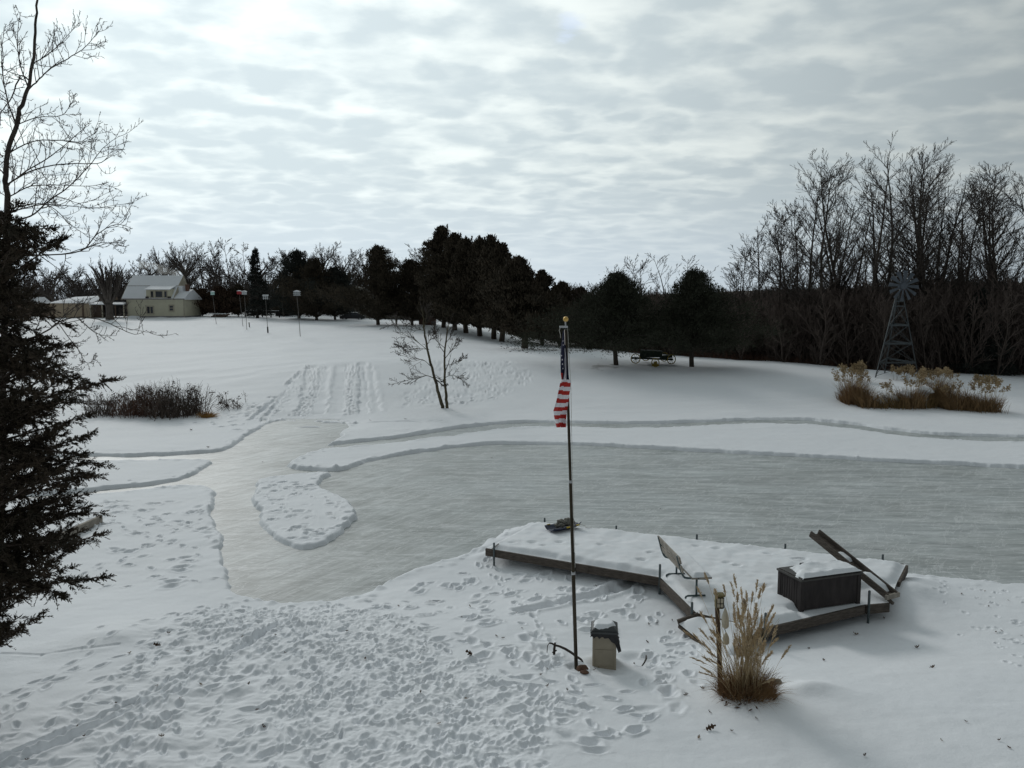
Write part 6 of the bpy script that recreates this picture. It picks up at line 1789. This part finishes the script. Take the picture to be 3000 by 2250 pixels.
# ------------------------------------------------------------------ parked car by the grey building
o_ = ground((1037 - CX) / F / cp * 142, 142) - Vector((0, 0, .25))
car = thing('parked_car', 'dark car with snow on its roof parked before the grey building', 'car', o_, .1)
b = MB(); side_ = [(-2.15, .35), (-2.2, .75), (-1.9, .92), (-1.25, .98), (-.75, 1.42), (.75, 1.44), (1.45, 1.0), (2.1, .90), (2.2, .6), (2.15, .35)]
b.prism([Vector((x, -.85, z)) for x, z in side_], (0, 1.7, 0)); bmesh.ops.bevel(b.bm, geom=list(b.bm.edges), offset=.05, segments=2, affect='EDGES'); b.build('body', 'carpaint', car)
b = MB(); b.prism([Vector((x, -.862, z)) for x, z in ((-1.05, 1.0), (-.70, 1.36), (.70, 1.37), (1.2, 1.02))], (0, 1.724, 0)); b.build('side_window', 'glass', car)
for x in (-1.35, 1.35):
    for y in (-.80, .80):
        b = MB(); b.tube([(x, y - .1, .33), (x, y + .1, .33)], .33, 18); w_ = b.build('wheel', 'tyre', car)
        b = MB(); b.tube([(x, y - .112, .33), (x, y + .112, .33)], .19, 14); b.build('rim', 'alu', w_)
b = MB(); b.ball((0, 0, 1.43), 1, squash=(.95, .72, .11), noise=.04, seed=2); b.ball((1.72, 0, .95), 1, squash=(.42, .66, .06), noise=.04, seed=3); b.build('snow_cap', 'roof_snow', car)

# ------------------------------------------------------------------ bird houses on poles
def bird_house(ub, vb, ut, vt, wpx, hpx, m_, label, kind):
    g = hit(ub, vb); top = at(ut, vt, g.y); k = g.y / F
    t = thing('bird_house', label, 'bird house', g, 0, 'bird houses on tall poles')
    r = top - g
    b = MB(); b.tube([(0, 0, -.2), r * .45, r], [.036, .032, .028], 8); b.build('pole', 'polegrey', t)
    w, h = wpx * k, hpx * k
    if kind == 'gourds':
        bd = []
        b = MB(); b.beam(r + Vector((-w * .55, 0, h * .0)), r + Vector((w * .55, 0, 0)), .06, .06); b.beam(r + Vector((-w * .5, 0, h * .9)), r + Vector((w * .5, 0, h * .9)), .05, .05); b.build('rack', 'dark', t)
        for sx_ in (-1, 0, 1):
            for zz_ in (.22, .72):
                b = MB(); b.ball(r + Vector((sx_ * w * .36, 0, h * zz_)), h * .26, squash=(.8, .8, 1)); b.build('gourd', 'birdwhite', t)
        b = MB(); b.prism([r + Vector((-w * .58, -w * .35, h * .98)), r + Vector((w * .58, -w * .35, h * .98)), r + Vector((w * .45, -w * .1, h * 1.22)), r + Vector((-w * .45, -w * .1, h * 1.22))], (0, w * .6, 0)); b.build('roof', 'roof_snow', t)
        b = MB(); b.tube([r * .0, r * .07 + Vector((0, 0, .05)), r * .18], [.09, .09, .08], 10); b.build('sleeve', 'dark', t)
    else:
        b = MB(); b.box(r + Vector((0, 0, h * .5)), (w, w * .8, h), bev=.02); bx = b.build('box', m_, t)
        for sx_ in (-1, 0, 1) if kind == 'martin' else (0,):
            for zz_ in ((.28, .70) if kind == 'martin' else (.5,)):
                b = MB(); c = r + Vector((sx_ * w * .3, -w * .4 - .004, h * zz_)); b.tube([c, c + Vector((0, -.012, 0))], h * .085, 12); b.build('entrance_hole', 'dark', bx)
        if kind == 'martin':
            for zz_ in (.02, .5):
                b = MB(); b.box(r + Vector((0, 0, h * zz_)), (w * 1.18, w * 1.05, .04)); b.build('ledge', 'birdwhite', t)
        b = MB(); b.prism([r + Vector((-w * .62, 0, h)), r + Vector((0, 0, h * 1.28)), r + Vector((w * .62, 0, h))], (0, w * .55, 0)); b.prism([r + Vector((-w * .62, -w * .5, h)), r + Vector((0, -w * .5, h * 1.28)), r + Vector((w * .62, -w * .5, h))], (0, w * .5 - .002, 0)); b.build('roof', 'roof_snow', t)
    return t
bird_house(634, 949, 623, 864, 9, 9, 'birdgreen', 'pale green bird house on a pole, the leftmost one on the snowy rise', 'plain')
bird_house(712, 955, 701, 862, 11, 9, 'birdred', 'red bird house on a tall slightly leaning pole', 'plain')
bird_house(723.5, 965, 716, 863, 12, 9, 'birdwhite', 'white bird house just right of the red one', 'plain')
bird_house(785, 975, 778, 877, 15, 11, 'birdwhite', 'rack of white gourd bird houses on a pole with dark sleeve', 'gourds')
bird_house(880, 985, 870, 866, 16, 12, 'birdwhite', 'white multi room bird house on the tallest pole, in front of the dark conifers', 'martin')
g = hit(731, 958); b = MB(); b.tube([g + Vector((0, 0, -.1)), at(729.5, 944.5, g.y)], [.07, .07], 8); o = b.build('short_post', 'dark', None, g, g); tag(o, 'short dark post in the snow right of the white bird house', 'post')
g = hit(1277, 979); o_ = g; mp_ = thing('feeder_post', 'dark wooden post with a small box on top left of the cedar row', 'post', g)
tp = at(1270.5, 947, g.y) - g
b = MB(); b.tube([(0, 0, -.1), tp], [.08, .07], 8); b.build('post', 'brown', mp_)
b = MB(); b.box(tp + Vector((-.05, 0, .05)), (.5, .35, .22), bev=.02); b.box(tp + Vector((-.05, 0, .19)), (.62, .45, .05), bev=.01); b.build('box', 'dark', mp_)

# ------------------------------------------------------------------ windmill
wb = hit(2618, 1104); k = wb.y / F
mill = thing('windmill', 'grey steel garden windmill with a twelve bladed wheel on a braced tower', 'windmill', wb)
def wp(u, v, dy=0.0): return Vector(((u - 2618) * k / cp, dy, (1104 - v) * k * 1.01))
topz = wp(0, 872).z
fl, fr2, bk = wp(2554, 1107, -.55), wp(2680, 1107, -.55), wp(2628, 1098, 1.9)
tl, trr, tk = wp(2611, 872, -.12), wp(2632, 872, -.12), wp(2622, 872, .25)
legs = [(fl, tl), (fr2, trr), (bk, tk)]
for a_, c_ in legs:
    b = MB(); b.beam(a_ - (c_ - a_).normalized() * .3, c_, .065, .065); b.build('leg', 'mill', mill)
lev = [.075, .205 - .0, .44, .685, .92, .985]
lv = [(1104 - v) / 232.0 for v in (1059, 1005, 953, 899, 885)]
P_ = lambda i, f: legs[i][0].lerp(legs[i][1], f)
for n_, f in enumerate(lv):
    for i, j in ((0, 1), (1, 2), (2, 0)):
        b = MB(); b.beam(P_(i, f), P_(j, f), .035, .12 if n_ < 3 else .07); b.build('girt', 'mill', mill)
ll = [0.03] + lv[:4]
for f0, f1 in zip(ll[:-1], ll[1:]):
    for i, j in ((0, 1), (1, 2), (2, 0)):
        b = MB(); b.beam(P_(i, f0), P_(j, f1), .022, .022); b.beam(P_(j, f0) + Vector((0, .026, 0)), P_(i, f1) + Vector((0, .026, 0)), .022, .022); b.build('cross_brace', 'mill', mill)
hub = wp(2626, 841, -.42)
b = MB(); b.tube([(tl + trr + tk) / 3 + Vector((0, 0, -.5)), Vector((hub.x, .1, hub.z + .05))], .05, 8); b.build('mast', 'mill', mill)
b = MB(); b.tube([hub + Vector((0, -.06, 0)), hub + Vector((0, .08, 0))], .235, 20); b.tube([hub + Vector((0, .08, 0)), hub + Vector((0, .7, 0))], .10, 10); b.build('hub', 'millblade', mill)
Rw = 43.5 * k
for n_ in range(12):
    a_ = n_ * math.pi / 6 + .09
    d = Vector((math.sin(a_), 0, math.cos(a_))); s = Vector((math.cos(a_), -.45, -math.sin(a_))).normalized()
    b = MB(); nn = d.cross(s)
    q = [hub + d * .18 - s * .055, hub + d * .18 + s * .055, hub + d * Rw + s * .15, hub + d * Rw - s * .15]
    b.prism([p - nn * .006 for p in q], nn * .012); b.build('blade', 'millblade', mill)
t0_ = hub + Vector((0, .7, 0)); td = Vector((.62, .75, 0)).normalized()
b = MB(); b.beam(t0_, t0_ + td * 1.0, .04, .05); b.prism([t0_ + td * .75 + Vector((0, 0, -.08)), t0_ + td * .75 + Vector((0, 0, .10)), t0_ + td * 1.55 + Vector((0, 0, .26)), t0_ + td * 1.55 + Vector((0, 0, -.24))], (-.012, .010, 0)); b.build('tail', 'millred', mill)

# ------------------------------------------------------------------ wagon under the pines
g = hit(1910, 1064); k = g.y / F
wag = thing('farm_wagon', 'old dark green farm wagon with yellow rimmed wheels between the two pines', 'wagon', g)
def gp(u, v, dy=0.0): return Vector(((u - 1910) * k / cp, dy, (1066 - v) * k))
b = MB()
q = [gp(1872, 1049), gp(1938, 1049), gp(1937, 1031), gp(1874, 1028)]
b.prism([p + Vector((0, -.15, 0)) for p in q], (.25, 1.15, 0)); b.build('box_bed', 'wagon', wag)
b = MB(); b.beam(gp(1850, 1051, .2), gp(1967, 1056, .3), .12, .14); b.beam(gp(1935, 1049, .1), gp(1968, 1046, .2), .5, .22); b.build('running_gear', 'wagon', wag)
def spoked(cx_, R, parent_, name, ctr_, rot=None):
    rb = MB(); n = 28; rm = [ctr_ + (rot or Matrix.Identity(3)) @ Vector((R * math.cos(i * 2 * math.pi / n), 0, R * math.sin(i * 2 * math.pi / n))) for i in range(n + 1)]
    rb.tube(rm, .036, 6, False); o = rb.build(name, 'yellow', parent_) if parent_ else rb
    sb = MB()
    for i in range(10):
        a_ = i * math.pi / 5 + .1; d = (rot or Matrix.Identity(3)) @ Vector((math.cos(a_), 0, math.sin(a_)))
        sb.beam(ctr_ + d * .08, ctr_ + d * R, .022, .022, up=(0, 1, 0))
    hv = (rot or Matrix.Identity(3)) @ Vector((0, 1, 0))
    sb.tube([ctr_ - hv * .12, ctr_ + hv * .12], .085, 10); sb.build('spokes', 'yellow' if name == 'rim' else 'wagon', o)
    return o
for (u, v, rp, dy) in ((1860.5, 1052, 13.5, -.25), (1899, 1049, 13.0, 1.15), (1966, 1057, 13.5, -.10), (1954, 1051, 13.0, 1.15)):
    c = gp(u, v, dy); R = rp * k
    gz = float(zbase(g.x + c.x, g.y + c.y)) - g.z; c.z = max(gz + R - .02, c.z)
    spoked(0, R, wag, 'wheel', c, Matrix.Rotation(.12 if u < 1900 else .35, 3, 'Z'))
g2_ = hit(1920, 1073)
wh = thing('cart_wheel', 'loose yellow spoked wheel standing in front of the old wagon', 'wheel', g2_)
spoked(0, 12.2 * g2_.y / F, wh, 'rim', Vector((0, 0, 12.2 * g2_.y / F - .03)), Matrix.Rotation(.35, 3, 'Z') @ Matrix.Rotation(-.18, 3, 'X'))
b = MB(); R = 12.2 * g2_.y / F; b.prism([Vector((-.30, .02, R - .30)), Vector((.30, .02, R - .30)), Vector((.0, .02, R + .05))], (0, .04, 0)); b.build('plate', 'yellow', wh)

# ------------------------------------------------------------------ plumed grass clumps on the far bank
gg = np.random.default_rng(91)
def far_grass(u, vb, vt, wpx, label, m_, seed, plumes=10, lean=0.0):
    g = hit(u, vb); k = g.y / F; h = (vb - vt) * k * 1.06; w = wpx / 2 * k * .9
    r = np.random.default_rng(seed); n = int(1000 * max(.5, w / .6))
    t = thing('ornamental_grass', label, 'grass clump', g, 0, 'dry grass clumps on the far bank')
    x = r.uniform(-1, 1, n) * w; y = r.normal(0, .35, n)
    P = np.stack([x, y, np.full(n, -.05)], 1); D = np.stack([x / w * .28 + r.normal(0, .16, n) + lean, r.normal(0, .2, n), np.ones(n)], 1)
    env = 1 - .35 * (np.abs(x) / w) ** 2 + .25 * np.sin(x * 5 + seed)
    V, Q = blades(P, D, h * r.uniform(.62, 1.12, n) * env, r.uniform(.018, .035, n), r.uniform(0, .35, n), r, 4)
    link('blades', np_mesh('blades', V, Q), m_, t)
    if plumes:
        tb_ = Tubes(); PP = []; DD = []; LL = []
        for i in range(plumes):
            x_ = r.uniform(-1, 1) * w; hh = h * r.uniform(.95, 1.32); ln = x_ / w * r.uniform(.1, .5) + lean
            a_ = Vector((x_ * .7, r.normal(0, .3), 0)); c = a_ + Vector((ln * hh, r.normal(0, .15), hh))
            tb_.add([a_, a_.lerp(c, .55) + Vector((0, 0, .08)), c], [.009, .007, .005], 3, False)
            m2 = 34; s = r.uniform(0, 1, m2); PP.append(np.array(c)[None] + np.stack([r.normal(0, .05, m2) + s * np.sign(ln + .01) * .10, r.normal(0, .05, m2), -.30 * (1 - s) + .04], 1))
            DD.append(np.stack([r.normal(ln, .5, m2), r.normal(0, .5, m2), r.normal(.4, .4, m2)], 1)); LL.append(r.uniform(.06, .16, m2))
        link('stems', tb_.mesh('stems'), 'straw', t)
        PP = np.concatenate(PP); DD = np.concatenate(DD); LL = np.concatenate(LL)
        V, Q = slivers(PP, DD, LL, LL * .5, r); link('plumes', np_mesh('plumes', V, Q, None, False), 'pampas', t)
for a_ in [(2495, 1180, 1108, 62, 'reddish dry grass clump at the left end of the far grass row', 'straw_red', 1, 16, -.02), (2533, 1190, 1130, 50, 'dark dry grass clump next to the reddish one', 'straw_olive', 2, 4),
           (2577, 1193, 1162, 30, 'short golden grass tuft in the middle gap of the far row', 'straw_gold', 3, 2), (2620, 1192, 1140, 48, 'golden brown grass clump before the windmill leg', 'straw_gold', 4, 6),
           (2664, 1192, 1118, 56, 'tall brown grass clump right in front of the windmill', 'straw_olive', 5, 12), (2706, 1190, 1138, 40, 'drooping brown grass between the two tallest clumps of the row', 'straw_gold', 6, 4),
           (2738, 1187, 1106, 50, 'tallest dense grass clump right of the windmill', 'straw_olive', 7, 14), (2780, 1197, 1142, 42, 'grass clump right of the tallest one, with snow behind it', 'straw_olive', 8, 10),
           (2822, 1200, 1140, 26, 'narrow upright grass tuft near the right end of the far row', 'straw_olive', 9, 3), (2862, 1203, 1142, 44, 'dark grass clump second from the right end of the far row', 'straw_olive', 10, 8),
           (2900, 1204, 1135, 40, 'grass clump with pale plumes at the right end of the far row', 'straw_olive', 11, 18)]:
    far_grass(*a_)
# snow caught in the clumps
for (u, v, r_, h_) in ((2560, 1168, .55, .5), (2600, 1158, .45, .5), (2642, 1145, .3, .45), (2828, 1172, .3, .75), (2700, 1134, .45, .4), (2775, 1178, .4, .25), (2850, 1196, .4, .12)):
    g = hit(u, max(v, 1188)); g.y -= .20; top = vz(v, g.y) - g.z
    b = MB(); b.ball((0, 0, max(.05, top - h_ * .5)), 1, squash=(r_, .35, h_ * .6), noise=.22, seed=u)
    b.tube([(0, 0, -.1), (0, 0, max(.06, top - h_ * .5))], [r_ * .7, r_ * .5], 10)
    o = b.build('snow_heap', 'roof_snow', None, None, g); tag(o, 'lump of snow caught among the dry grass clumps of the far row', 'snow lump', 'snow caught in the far grasses')
# pale hydrangea-like seed heads behind the row
for (u, v, n_, lab) in ((2480, 1078, 9, 'pale tan plume heads behind the left end of the far grass row'), (2520, 1070, 12, 'cluster of cream seed heads left of the windmill legs'), (2622, 1080, 4, 'single tall cream seed head between the windmill legs'), (2655, 1078, 8, 'cream seed heads by the right windmill leg'), (2730, 1090, 18, 'broad tan cluster of seed heads right of the windmill'), (2895, 1108, 9, 'loose pale seed heads at the right end of the far row')):
    g = hit(u, 1112 if u < 2700 else 1122); k = g.y / F; r = np.random.default_rng(u)
    t = thing('seed_head_plant', lab, 'dry plant', g); tb_ = Tubes(); PP = []; DD = []; LL = []
    for i in range(n_):
        c = Vector((r.normal(0, .34 if n_ < 15 else .65), r.normal(0, .3), (vz(v, g.y) - g.z) * r.uniform(.72, 1.08)))
        tb_.add([(c.x * .5, c.y * .5, -.05), c], [.010, .006], 3, False)
        m2 = 60; q = r.normal(0, 1, (m2, 3)) * np.array([.065, .065, .09]); PP.append(np.array(c)[None] + q); DD.append(q + r.normal(0, .05, (m2, 3)) + 1e-3); LL.append(r.uniform(.08, .16, m2))
    link('stems', tb_.mesh('stems'), 'weed', t)
    for p_, d_, l_ in zip(PP, DD, LL):
        V, Q = slivers(p_, d_, l_, l_ * .8, r); link('seed_head', np_mesh('seed_head', V, Q, None, False), 'pampas', t)

# ------------------------------------------------------------------ dried brush on the left bank
def weed_shrub(u, vb, vt, wpx, label, m_, seed, lean=0.0, n=48, heads=26, thick=1.0):
    g = hit(u, vb); k = g.y / F; h = (vb - vt) * k; w = wpx / 2 * k; rg = random.Random(seed)
    t = thing('dry_shrub', label, 'shrub', g, 0, 'dry shrubs on the left bank'); tb_ = Tubes(); PP = []; DD = []; LL = []
    for i in range(n):
        x_ = rg.uniform(-1, 1) * w
        q = branch_path(rng=rg, p=(x_, rg.gauss(0, .5), -.05), d=(x_ / w * .25 + rg.gauss(0, .3) + lean, rg.gauss(0, .3), 1), L=h * rg.uniform(.45, 1.0), n=5, wander=.12, up=.02)
        rr = list(np.linspace(.016 * thick, .006, 6)); tb_.add(q, rr, 3, False)
        sub_branches(rg, q, rr, 0, 0, [6], .38, (.7, .3), .2, .05, .006, tb_, .2, (3, 3, 3))
        if i < heads:
            e = q[-1]; m2 = 12
            for _ in range(m2): PP.append((e.x + rg.gauss(0, .06), e.y + rg.gauss(0, .06), e.z + rg.gauss(-.04, .06))); DD.append((rg.gauss(0, 1), rg.gauss(0, 1), rg.gauss(0, 1))); LL.append(rg.uniform(.06, .14))
    link('stems', tb_.mesh('stems', None, False), m_, t)
    r = np.random.default_rng(seed)
    if m_ != 'weed' or heads:
        n2 = int(190 * w / 1.2); x = r.uniform(-1, 1, n2) * w
        P = np.stack([x, r.normal(0, .45, n2), np.full(n2, -.03)], 1); D = np.stack([r.normal(lean, .35, n2), r.normal(0, .3, n2), np.ones(n2)], 1)
        V, Q = blades(P, D, h * r.uniform(.2, .62, n2), r.uniform(.016, .03, n2), r.uniform(0, .5, n2), r, 3); link('dead_grass', np_mesh('dead_grass', V, Q), 'weed_red' if m_ == 'weed_red' else 'weed', t)
    if PP:
        V, Q = slivers(np.array(PP), np.array(DD), np.array(LL), np.array(LL) * .5, r); link('seed_heads', np_mesh('seed_heads', V, Q, None, False), 'weed', t)
for a_ in [(285, 1214, 1150, 60, 'low dry brush right beside the near evergreen on the left bank', 'weed', 1), (325, 1216, 1142, 60, 'grey brown brush, second from the evergreen on the left bank', 'weed', 2),
           (370, 1217, 1138, 64, 'dense brown brush in the left part of the bank', 'weed_red', 3), (415, 1216, 1122, 66, 'dark reddish dense shrub in the middle of the left bank', 'weed_red', 4, 0, 110),
           (455, 1217, 1120, 60, 'reddish shrub with round seed heads on the left bank', 'weed_red', 5, 0, 90), (490, 1222, 1108, 70, 'tallest open shrub with arching stems on the left bank', 'weed', 6, 0, 80, 14, 1.3),
           (535, 1216, 1122, 66, 'open dark shrub right of the tallest on the left bank', 'weed', 7, 0, 80, 20, 1.2), (580, 1212, 1118, 60, 'loose shrub with seed heads near the right end of the left bank', 'weed', 8, -.05, 60, 22)]:
    weed_shrub(*a_)
for (u, vb, vt, lab, sd_) in ((668, 1194, 1140, 'group of leaning bare weed stalks right of the left bank shrubs', 20), (702, 1194, 1142, 'outermost leaning weed stalks on the left bank', 21)):
    weed_shrub(u, vb, vt, 26, lab, 'weed', sd_, -.75, 8, 8, 1.2)
g = hit(606, 1222); r = np.random.default_rng(5); n = 500
P = np.stack([r.normal(0, .18, n), r.normal(0, .15, n), np.full(n, -.03)], 1); D = np.stack([r.normal(0, .6, n), r.normal(0, .4, n), np.ones(n)], 1)
V, Q = blades(P, D, r.uniform(.15, .48, n), r.uniform(.015, .03, n), r.uniform(0, .8, n), r, 4)
o = link('grass_tuft', np_mesh('grass_tuft', V, Q), 'tuft', None, g); tag(o, 'small orange brown grass tuft at the right foot of the left bank shrubs', 'grass tuft')

# ------------------------------------------------------------------ chimney smoke
def smoke():
    m = bpy.data.materials.new('chimney_smoke'); m.use_nodes = True; nt = m.node_tree; nt.nodes.clear()
    out = nt.nodes.new('ShaderNodeOutputMaterial'); pv = nt.nodes.new('ShaderNodeVolumePrincipled'); pv.inputs['Color'].default_value = (.9, .88, .84, 1)
    tc = nt.nodes.new('ShaderNodeTexCoord'); nz = nt.nodes.new('ShaderNodeTexNoise'); nz.inputs['Scale'].default_value = .6; nz.inputs['Detail'].default_value = 3
    mr = nt.nodes.new('ShaderNodeMapRange'); mr.inputs['From Min'].default_value = .46; mr.inputs['From Max'].default_value = .70; mr.inputs['To Max'].default_value = .9
    nt.links.new(tc.outputs['Object'], nz.inputs['Vector']); nt.links.new(nz.outputs['Fac'], mr.inputs['Value']); nt.links.new(mr.outputs[0], pv.inputs['Density']); nt.links.new(pv.outputs[0], out.inputs['Volume'])
    b = MB(); pts = [at(u, v, HY + 2.7 + .45 * i) for i, (u, v) in enumerate([(542.5, 835), (540, 828), (535, 818), (528, 808), (515, 800), (495, 793), (470, 789), (440, 784), (412, 776)])]
    b.tube(pts, [.20, .32, .50, .65, .75, .8, .9, 1.0, .7], 10)
    o = b.build('chimney_smoke', None, None, pts[0], pts[0]); o.data.materials.append(m); tag(o, 'pale smoke drifting left from the house chimney', 'smoke', kind='stuff')
smoke()
# ------------------------------------------------------------------ sky, sun, camera
SUN_AZ = math.radians(-27); SUN_EL = math.radians(27)
sdir = Vector((math.sin(SUN_AZ) * math.cos(SUN_EL), math.cos(SUN_AZ) * math.cos(SUN_EL), math.sin(SUN_EL)))
sc = bpy.context.scene
w = bpy.data.worlds.new('World'); sc.world = w; w.use_nodes = True
nt = w.node_tree; N, L = nt.nodes, nt.links
bg = N['Background']; bg.inputs['Strength'].default_value = 0.10
sky = N.new('ShaderNodeTexSky'); sky.sky_type = 'NISHITA'; sky.sun_disc = False; sky.sun_elevation = SUN_EL; sky.sun_rotation = SUN_AZ % (2 * math.pi)
tc = N.new('ShaderNodeTexCoord')


def vm(op, a, b=None, s=None):
    n = N.new('ShaderNodeVectorMath'); n.operation = op
    for i, x in enumerate((a, b)):
        if x is None: continue
        if hasattr(x, 'links') or hasattr(x, 'is_output'): L.new(x, n.inputs[i])
        else: n.inputs[i].default_value = x
    if s is not None:
        if hasattr(s, 'is_output'): L.new(s, n.inputs['Scale'])
        else: n.inputs['Scale'].default_value = s
    return n


def mth(op, a, b=None, c=None, clamp=False):
    n = N.new('ShaderNodeMath'); n.operation = op; n.use_clamp = clamp
    for i, x in enumerate((a, b, c)):
        if x is None: continue
        if hasattr(x, 'is_output'): L.new(x, n.inputs[i])
        else: n.inputs[i].default_value = x
    return n.outputs[0]


def mrange(x, a, b, c, d, smooth=True):
    n = N.new('ShaderNodeMapRange'); n.interpolation_type = 'SMOOTHSTEP' if smooth else 'LINEAR'
    L.new(x, n.inputs['Value']); n.inputs['From Min'].default_value = a; n.inputs['From Max'].default_value = b
    n.inputs['To Min'].default_value = c; n.inputs['To Max'].default_value = d
    return n.outputs[0]


def mixc(f, a, b):
    n = N.new('ShaderNodeMix'); n.data_type = 'RGBA'
    if hasattr(f, 'is_output'): L.new(f, n.inputs['Factor'])
    else: n.inputs['Factor'].default_value = f
    for k, x in (('A', a), ('B', b)):
        if hasattr(x, 'is_output'): L.new(x, n.inputs[k])
        else: n.inputs[k].default_value = (*x, 1)
    return n.outputs['Result']


d = vm('NORMALIZE', tc.outputs['Generated']).outputs[0]
sx = N.new('ShaderNodeSeparateXYZ'); L.new(d, sx.inputs[0])
z = sx.outputs['Z']
zc = mth('ADD', mth('MAXIMUM', z, 0.0), 0.15)
q = vm('SCALE', d, None, mth('DIVIDE', 1.0, zc)).outputs[0]       # position on the cloud deck


def cloud_noise(scale, stretch, detail, rough, off=(0, 0, 0), dist=0.0, rot=0.0):
    mp = N.new('ShaderNodeMapping'); mp.inputs['Scale'].default_value = stretch; mp.inputs['Location'].default_value = off; mp.inputs['Rotation'].default_value = (0, 0, rot)
    qq = vm('MULTIPLY', q, (1, 1, 0)).outputs[0]
    L.new(qq, mp.inputs['Vector'])
    n = N.new('ShaderNodeTexNoise'); n.inputs['Scale'].default_value = scale; n.inputs['Detail'].default_value = detail; n.inputs['Roughness'].default_value = rough; n.inputs['Distortion'].default_value = dist
    L.new(mp.outputs[0], n.inputs['Vector'])
    return n.outputs['Fac']


n1 = cloud_noise(4.6, (1.0, 1.25, 1), 5, .50, (3.1, 1.7, 0), .35, .12)
n2 = cloud_noise(0.55, (1.0, 1.3, 1), 3, .5, (7.3, 2.2, 0), .2)
n3 = cloud_noise(11.0, (0.8, 1.2, 1), 4, .55, (1, 5, 0), .3, .12)
wv = vm('SCALE', vm('SUBTRACT', N.new('ShaderNodeTexNoise').outputs['Color'], (.5, .5, .5)).outputs[0], None, .42)
_wn = [n for n in N if n.type == 'TEX_NOISE'][-1]; _wn.inputs['Scale'].default_value = 4.2; _wn.inputs['Detail'].default_value = 6; L.new(q, _wn.inputs['Vector'])
qv = vm('MULTIPLY', vm('ADD', q, wv.outputs[0]).outputs[0], (1.0, 1.22, 0)).outputs[0]
vo = N.new('ShaderNodeTexVoronoi'); vo.feature = 'SMOOTH_F1'; vo.inputs['Scale'].default_value = 6.0; vo.inputs['Smoothness'].default_value = .5; L.new(qv, vo.inputs['Vector'])
cell = mth('SUBTRACT', .95, vo.outputs['Distance'])
dens = mth('ADD', mth('ADD', mth('MULTIPLY', n1, .34), mth('MULTIPLY', n2, .40)), mth('ADD', mth('MULTIPLY', n3, .20), mth('MULTIPLY', mth('SUBTRACT', cell, .5), .42)))
thick = mrange(dens, .17, .58, 0, 1)              # 1 = thick grey cloud body, 0 = thin bright veil
g = mth('MAXIMUM', vm('DOT_PRODUCT', d, tuple(sdir)).outputs['Value'], 0.0)
glow = mth('ADD', mth('MULTIPLY', mth('POWER', g, 4.0), .36), mth('MULTIPLY', mth('POWER', g, 40.0), .04))
fwd = mrange(vm('DOT_PRODUCT', d, tuple(Vector((sdir.x, sdir.y, 0)).normalized())).outputs['Value'], 0.0, 1.0, .21, .60)
amb = mth('ADD', fwd, glow)
bright = mixc(thick, (0.915, 0.99, 0.975), (0.61, 0.70, 0.735))
cl = vm('SCALE', bright, None, mth('MULTIPLY', amb, 10.0)).outputs[0]
hz = mrange(z, -0.02, 0.17, 0.0, 1.0)
hor = vm('SCALE', (0.50, 0.575, 0.635), None, mth('MULTIPLY', mth('ADD', fwd, mth('MULTIPLY', glow, .62)), 14.0)).outputs[0]
hazed = mixc(hz, hor, cl)
cover = mrange(dens, .06, .16, .85, 1.0)          # rare gaps where clear sky shows
hole_d = at(1665, 76, 1000.0) - Vector((0, 0, H))
hd = mth('ADD', vm('DISTANCE', d, tuple(hole_d.normalized())).outputs['Value'], mth('MULTIPLY', mth('SUBTRACT', n3, .5), .05))
cover = mth('MINIMUM', cover, mrange(hd, .004, .020, .45, 1.0))
fin = mixc(cover, sky.outputs[0], hazed)
# below the horizon: dull snow-lit ground
fin = mixc(mrange(z, -.06, -.01, 0, 1), (2.6, 2.75, 2.9), fin)
L.new(fin, bg.inputs['Color'])

sun = bpy.data.lights.new('sun', 'SUN'); sun.energy = 0.65; sun.angle = math.radians(12); sun.color = (1.0, .98, .95)
so = bpy.data.objects.new('sun', sun); C.objects.link(so); so.rotation_euler = sdir.to_track_quat('Z', 'Y').to_euler(); so.location = (0, 0, 60)

cam = bpy.data.cameras.new('camera'); cam.sensor_width = 36.0; cam.lens = 36.0 * F / 3000.0; cam.clip_end = 3000; cam.clip_start = .1
co_ = bpy.data.objects.new('camera', cam); C.objects.link(co_); co_.location = (0, 0, H); co_.rotation_euler = (math.pi / 2 - PITCH, 0, 0)
sc.camera = co_
sc.view_settings.view_transform = 'Standard'; sc.view_settings.look = 'None'; sc.view_settings.gamma = 1.0; sc.view_settings.exposure = 0.38; sc.view_settings.use_curve_mapping = False
sc.render.engine = 'CYCLES'
sc.cycles.max_bounces = 6; sc.cycles.diffuse_bounces = 3; sc.cycles.glossy_bounces = 2; sc.cycles.transmission_bounces = 2; sc.cycles.volume_bounces = 1; sc.cycles.transparent_max_bounces = 4
sc.cycles.use_denoising = True
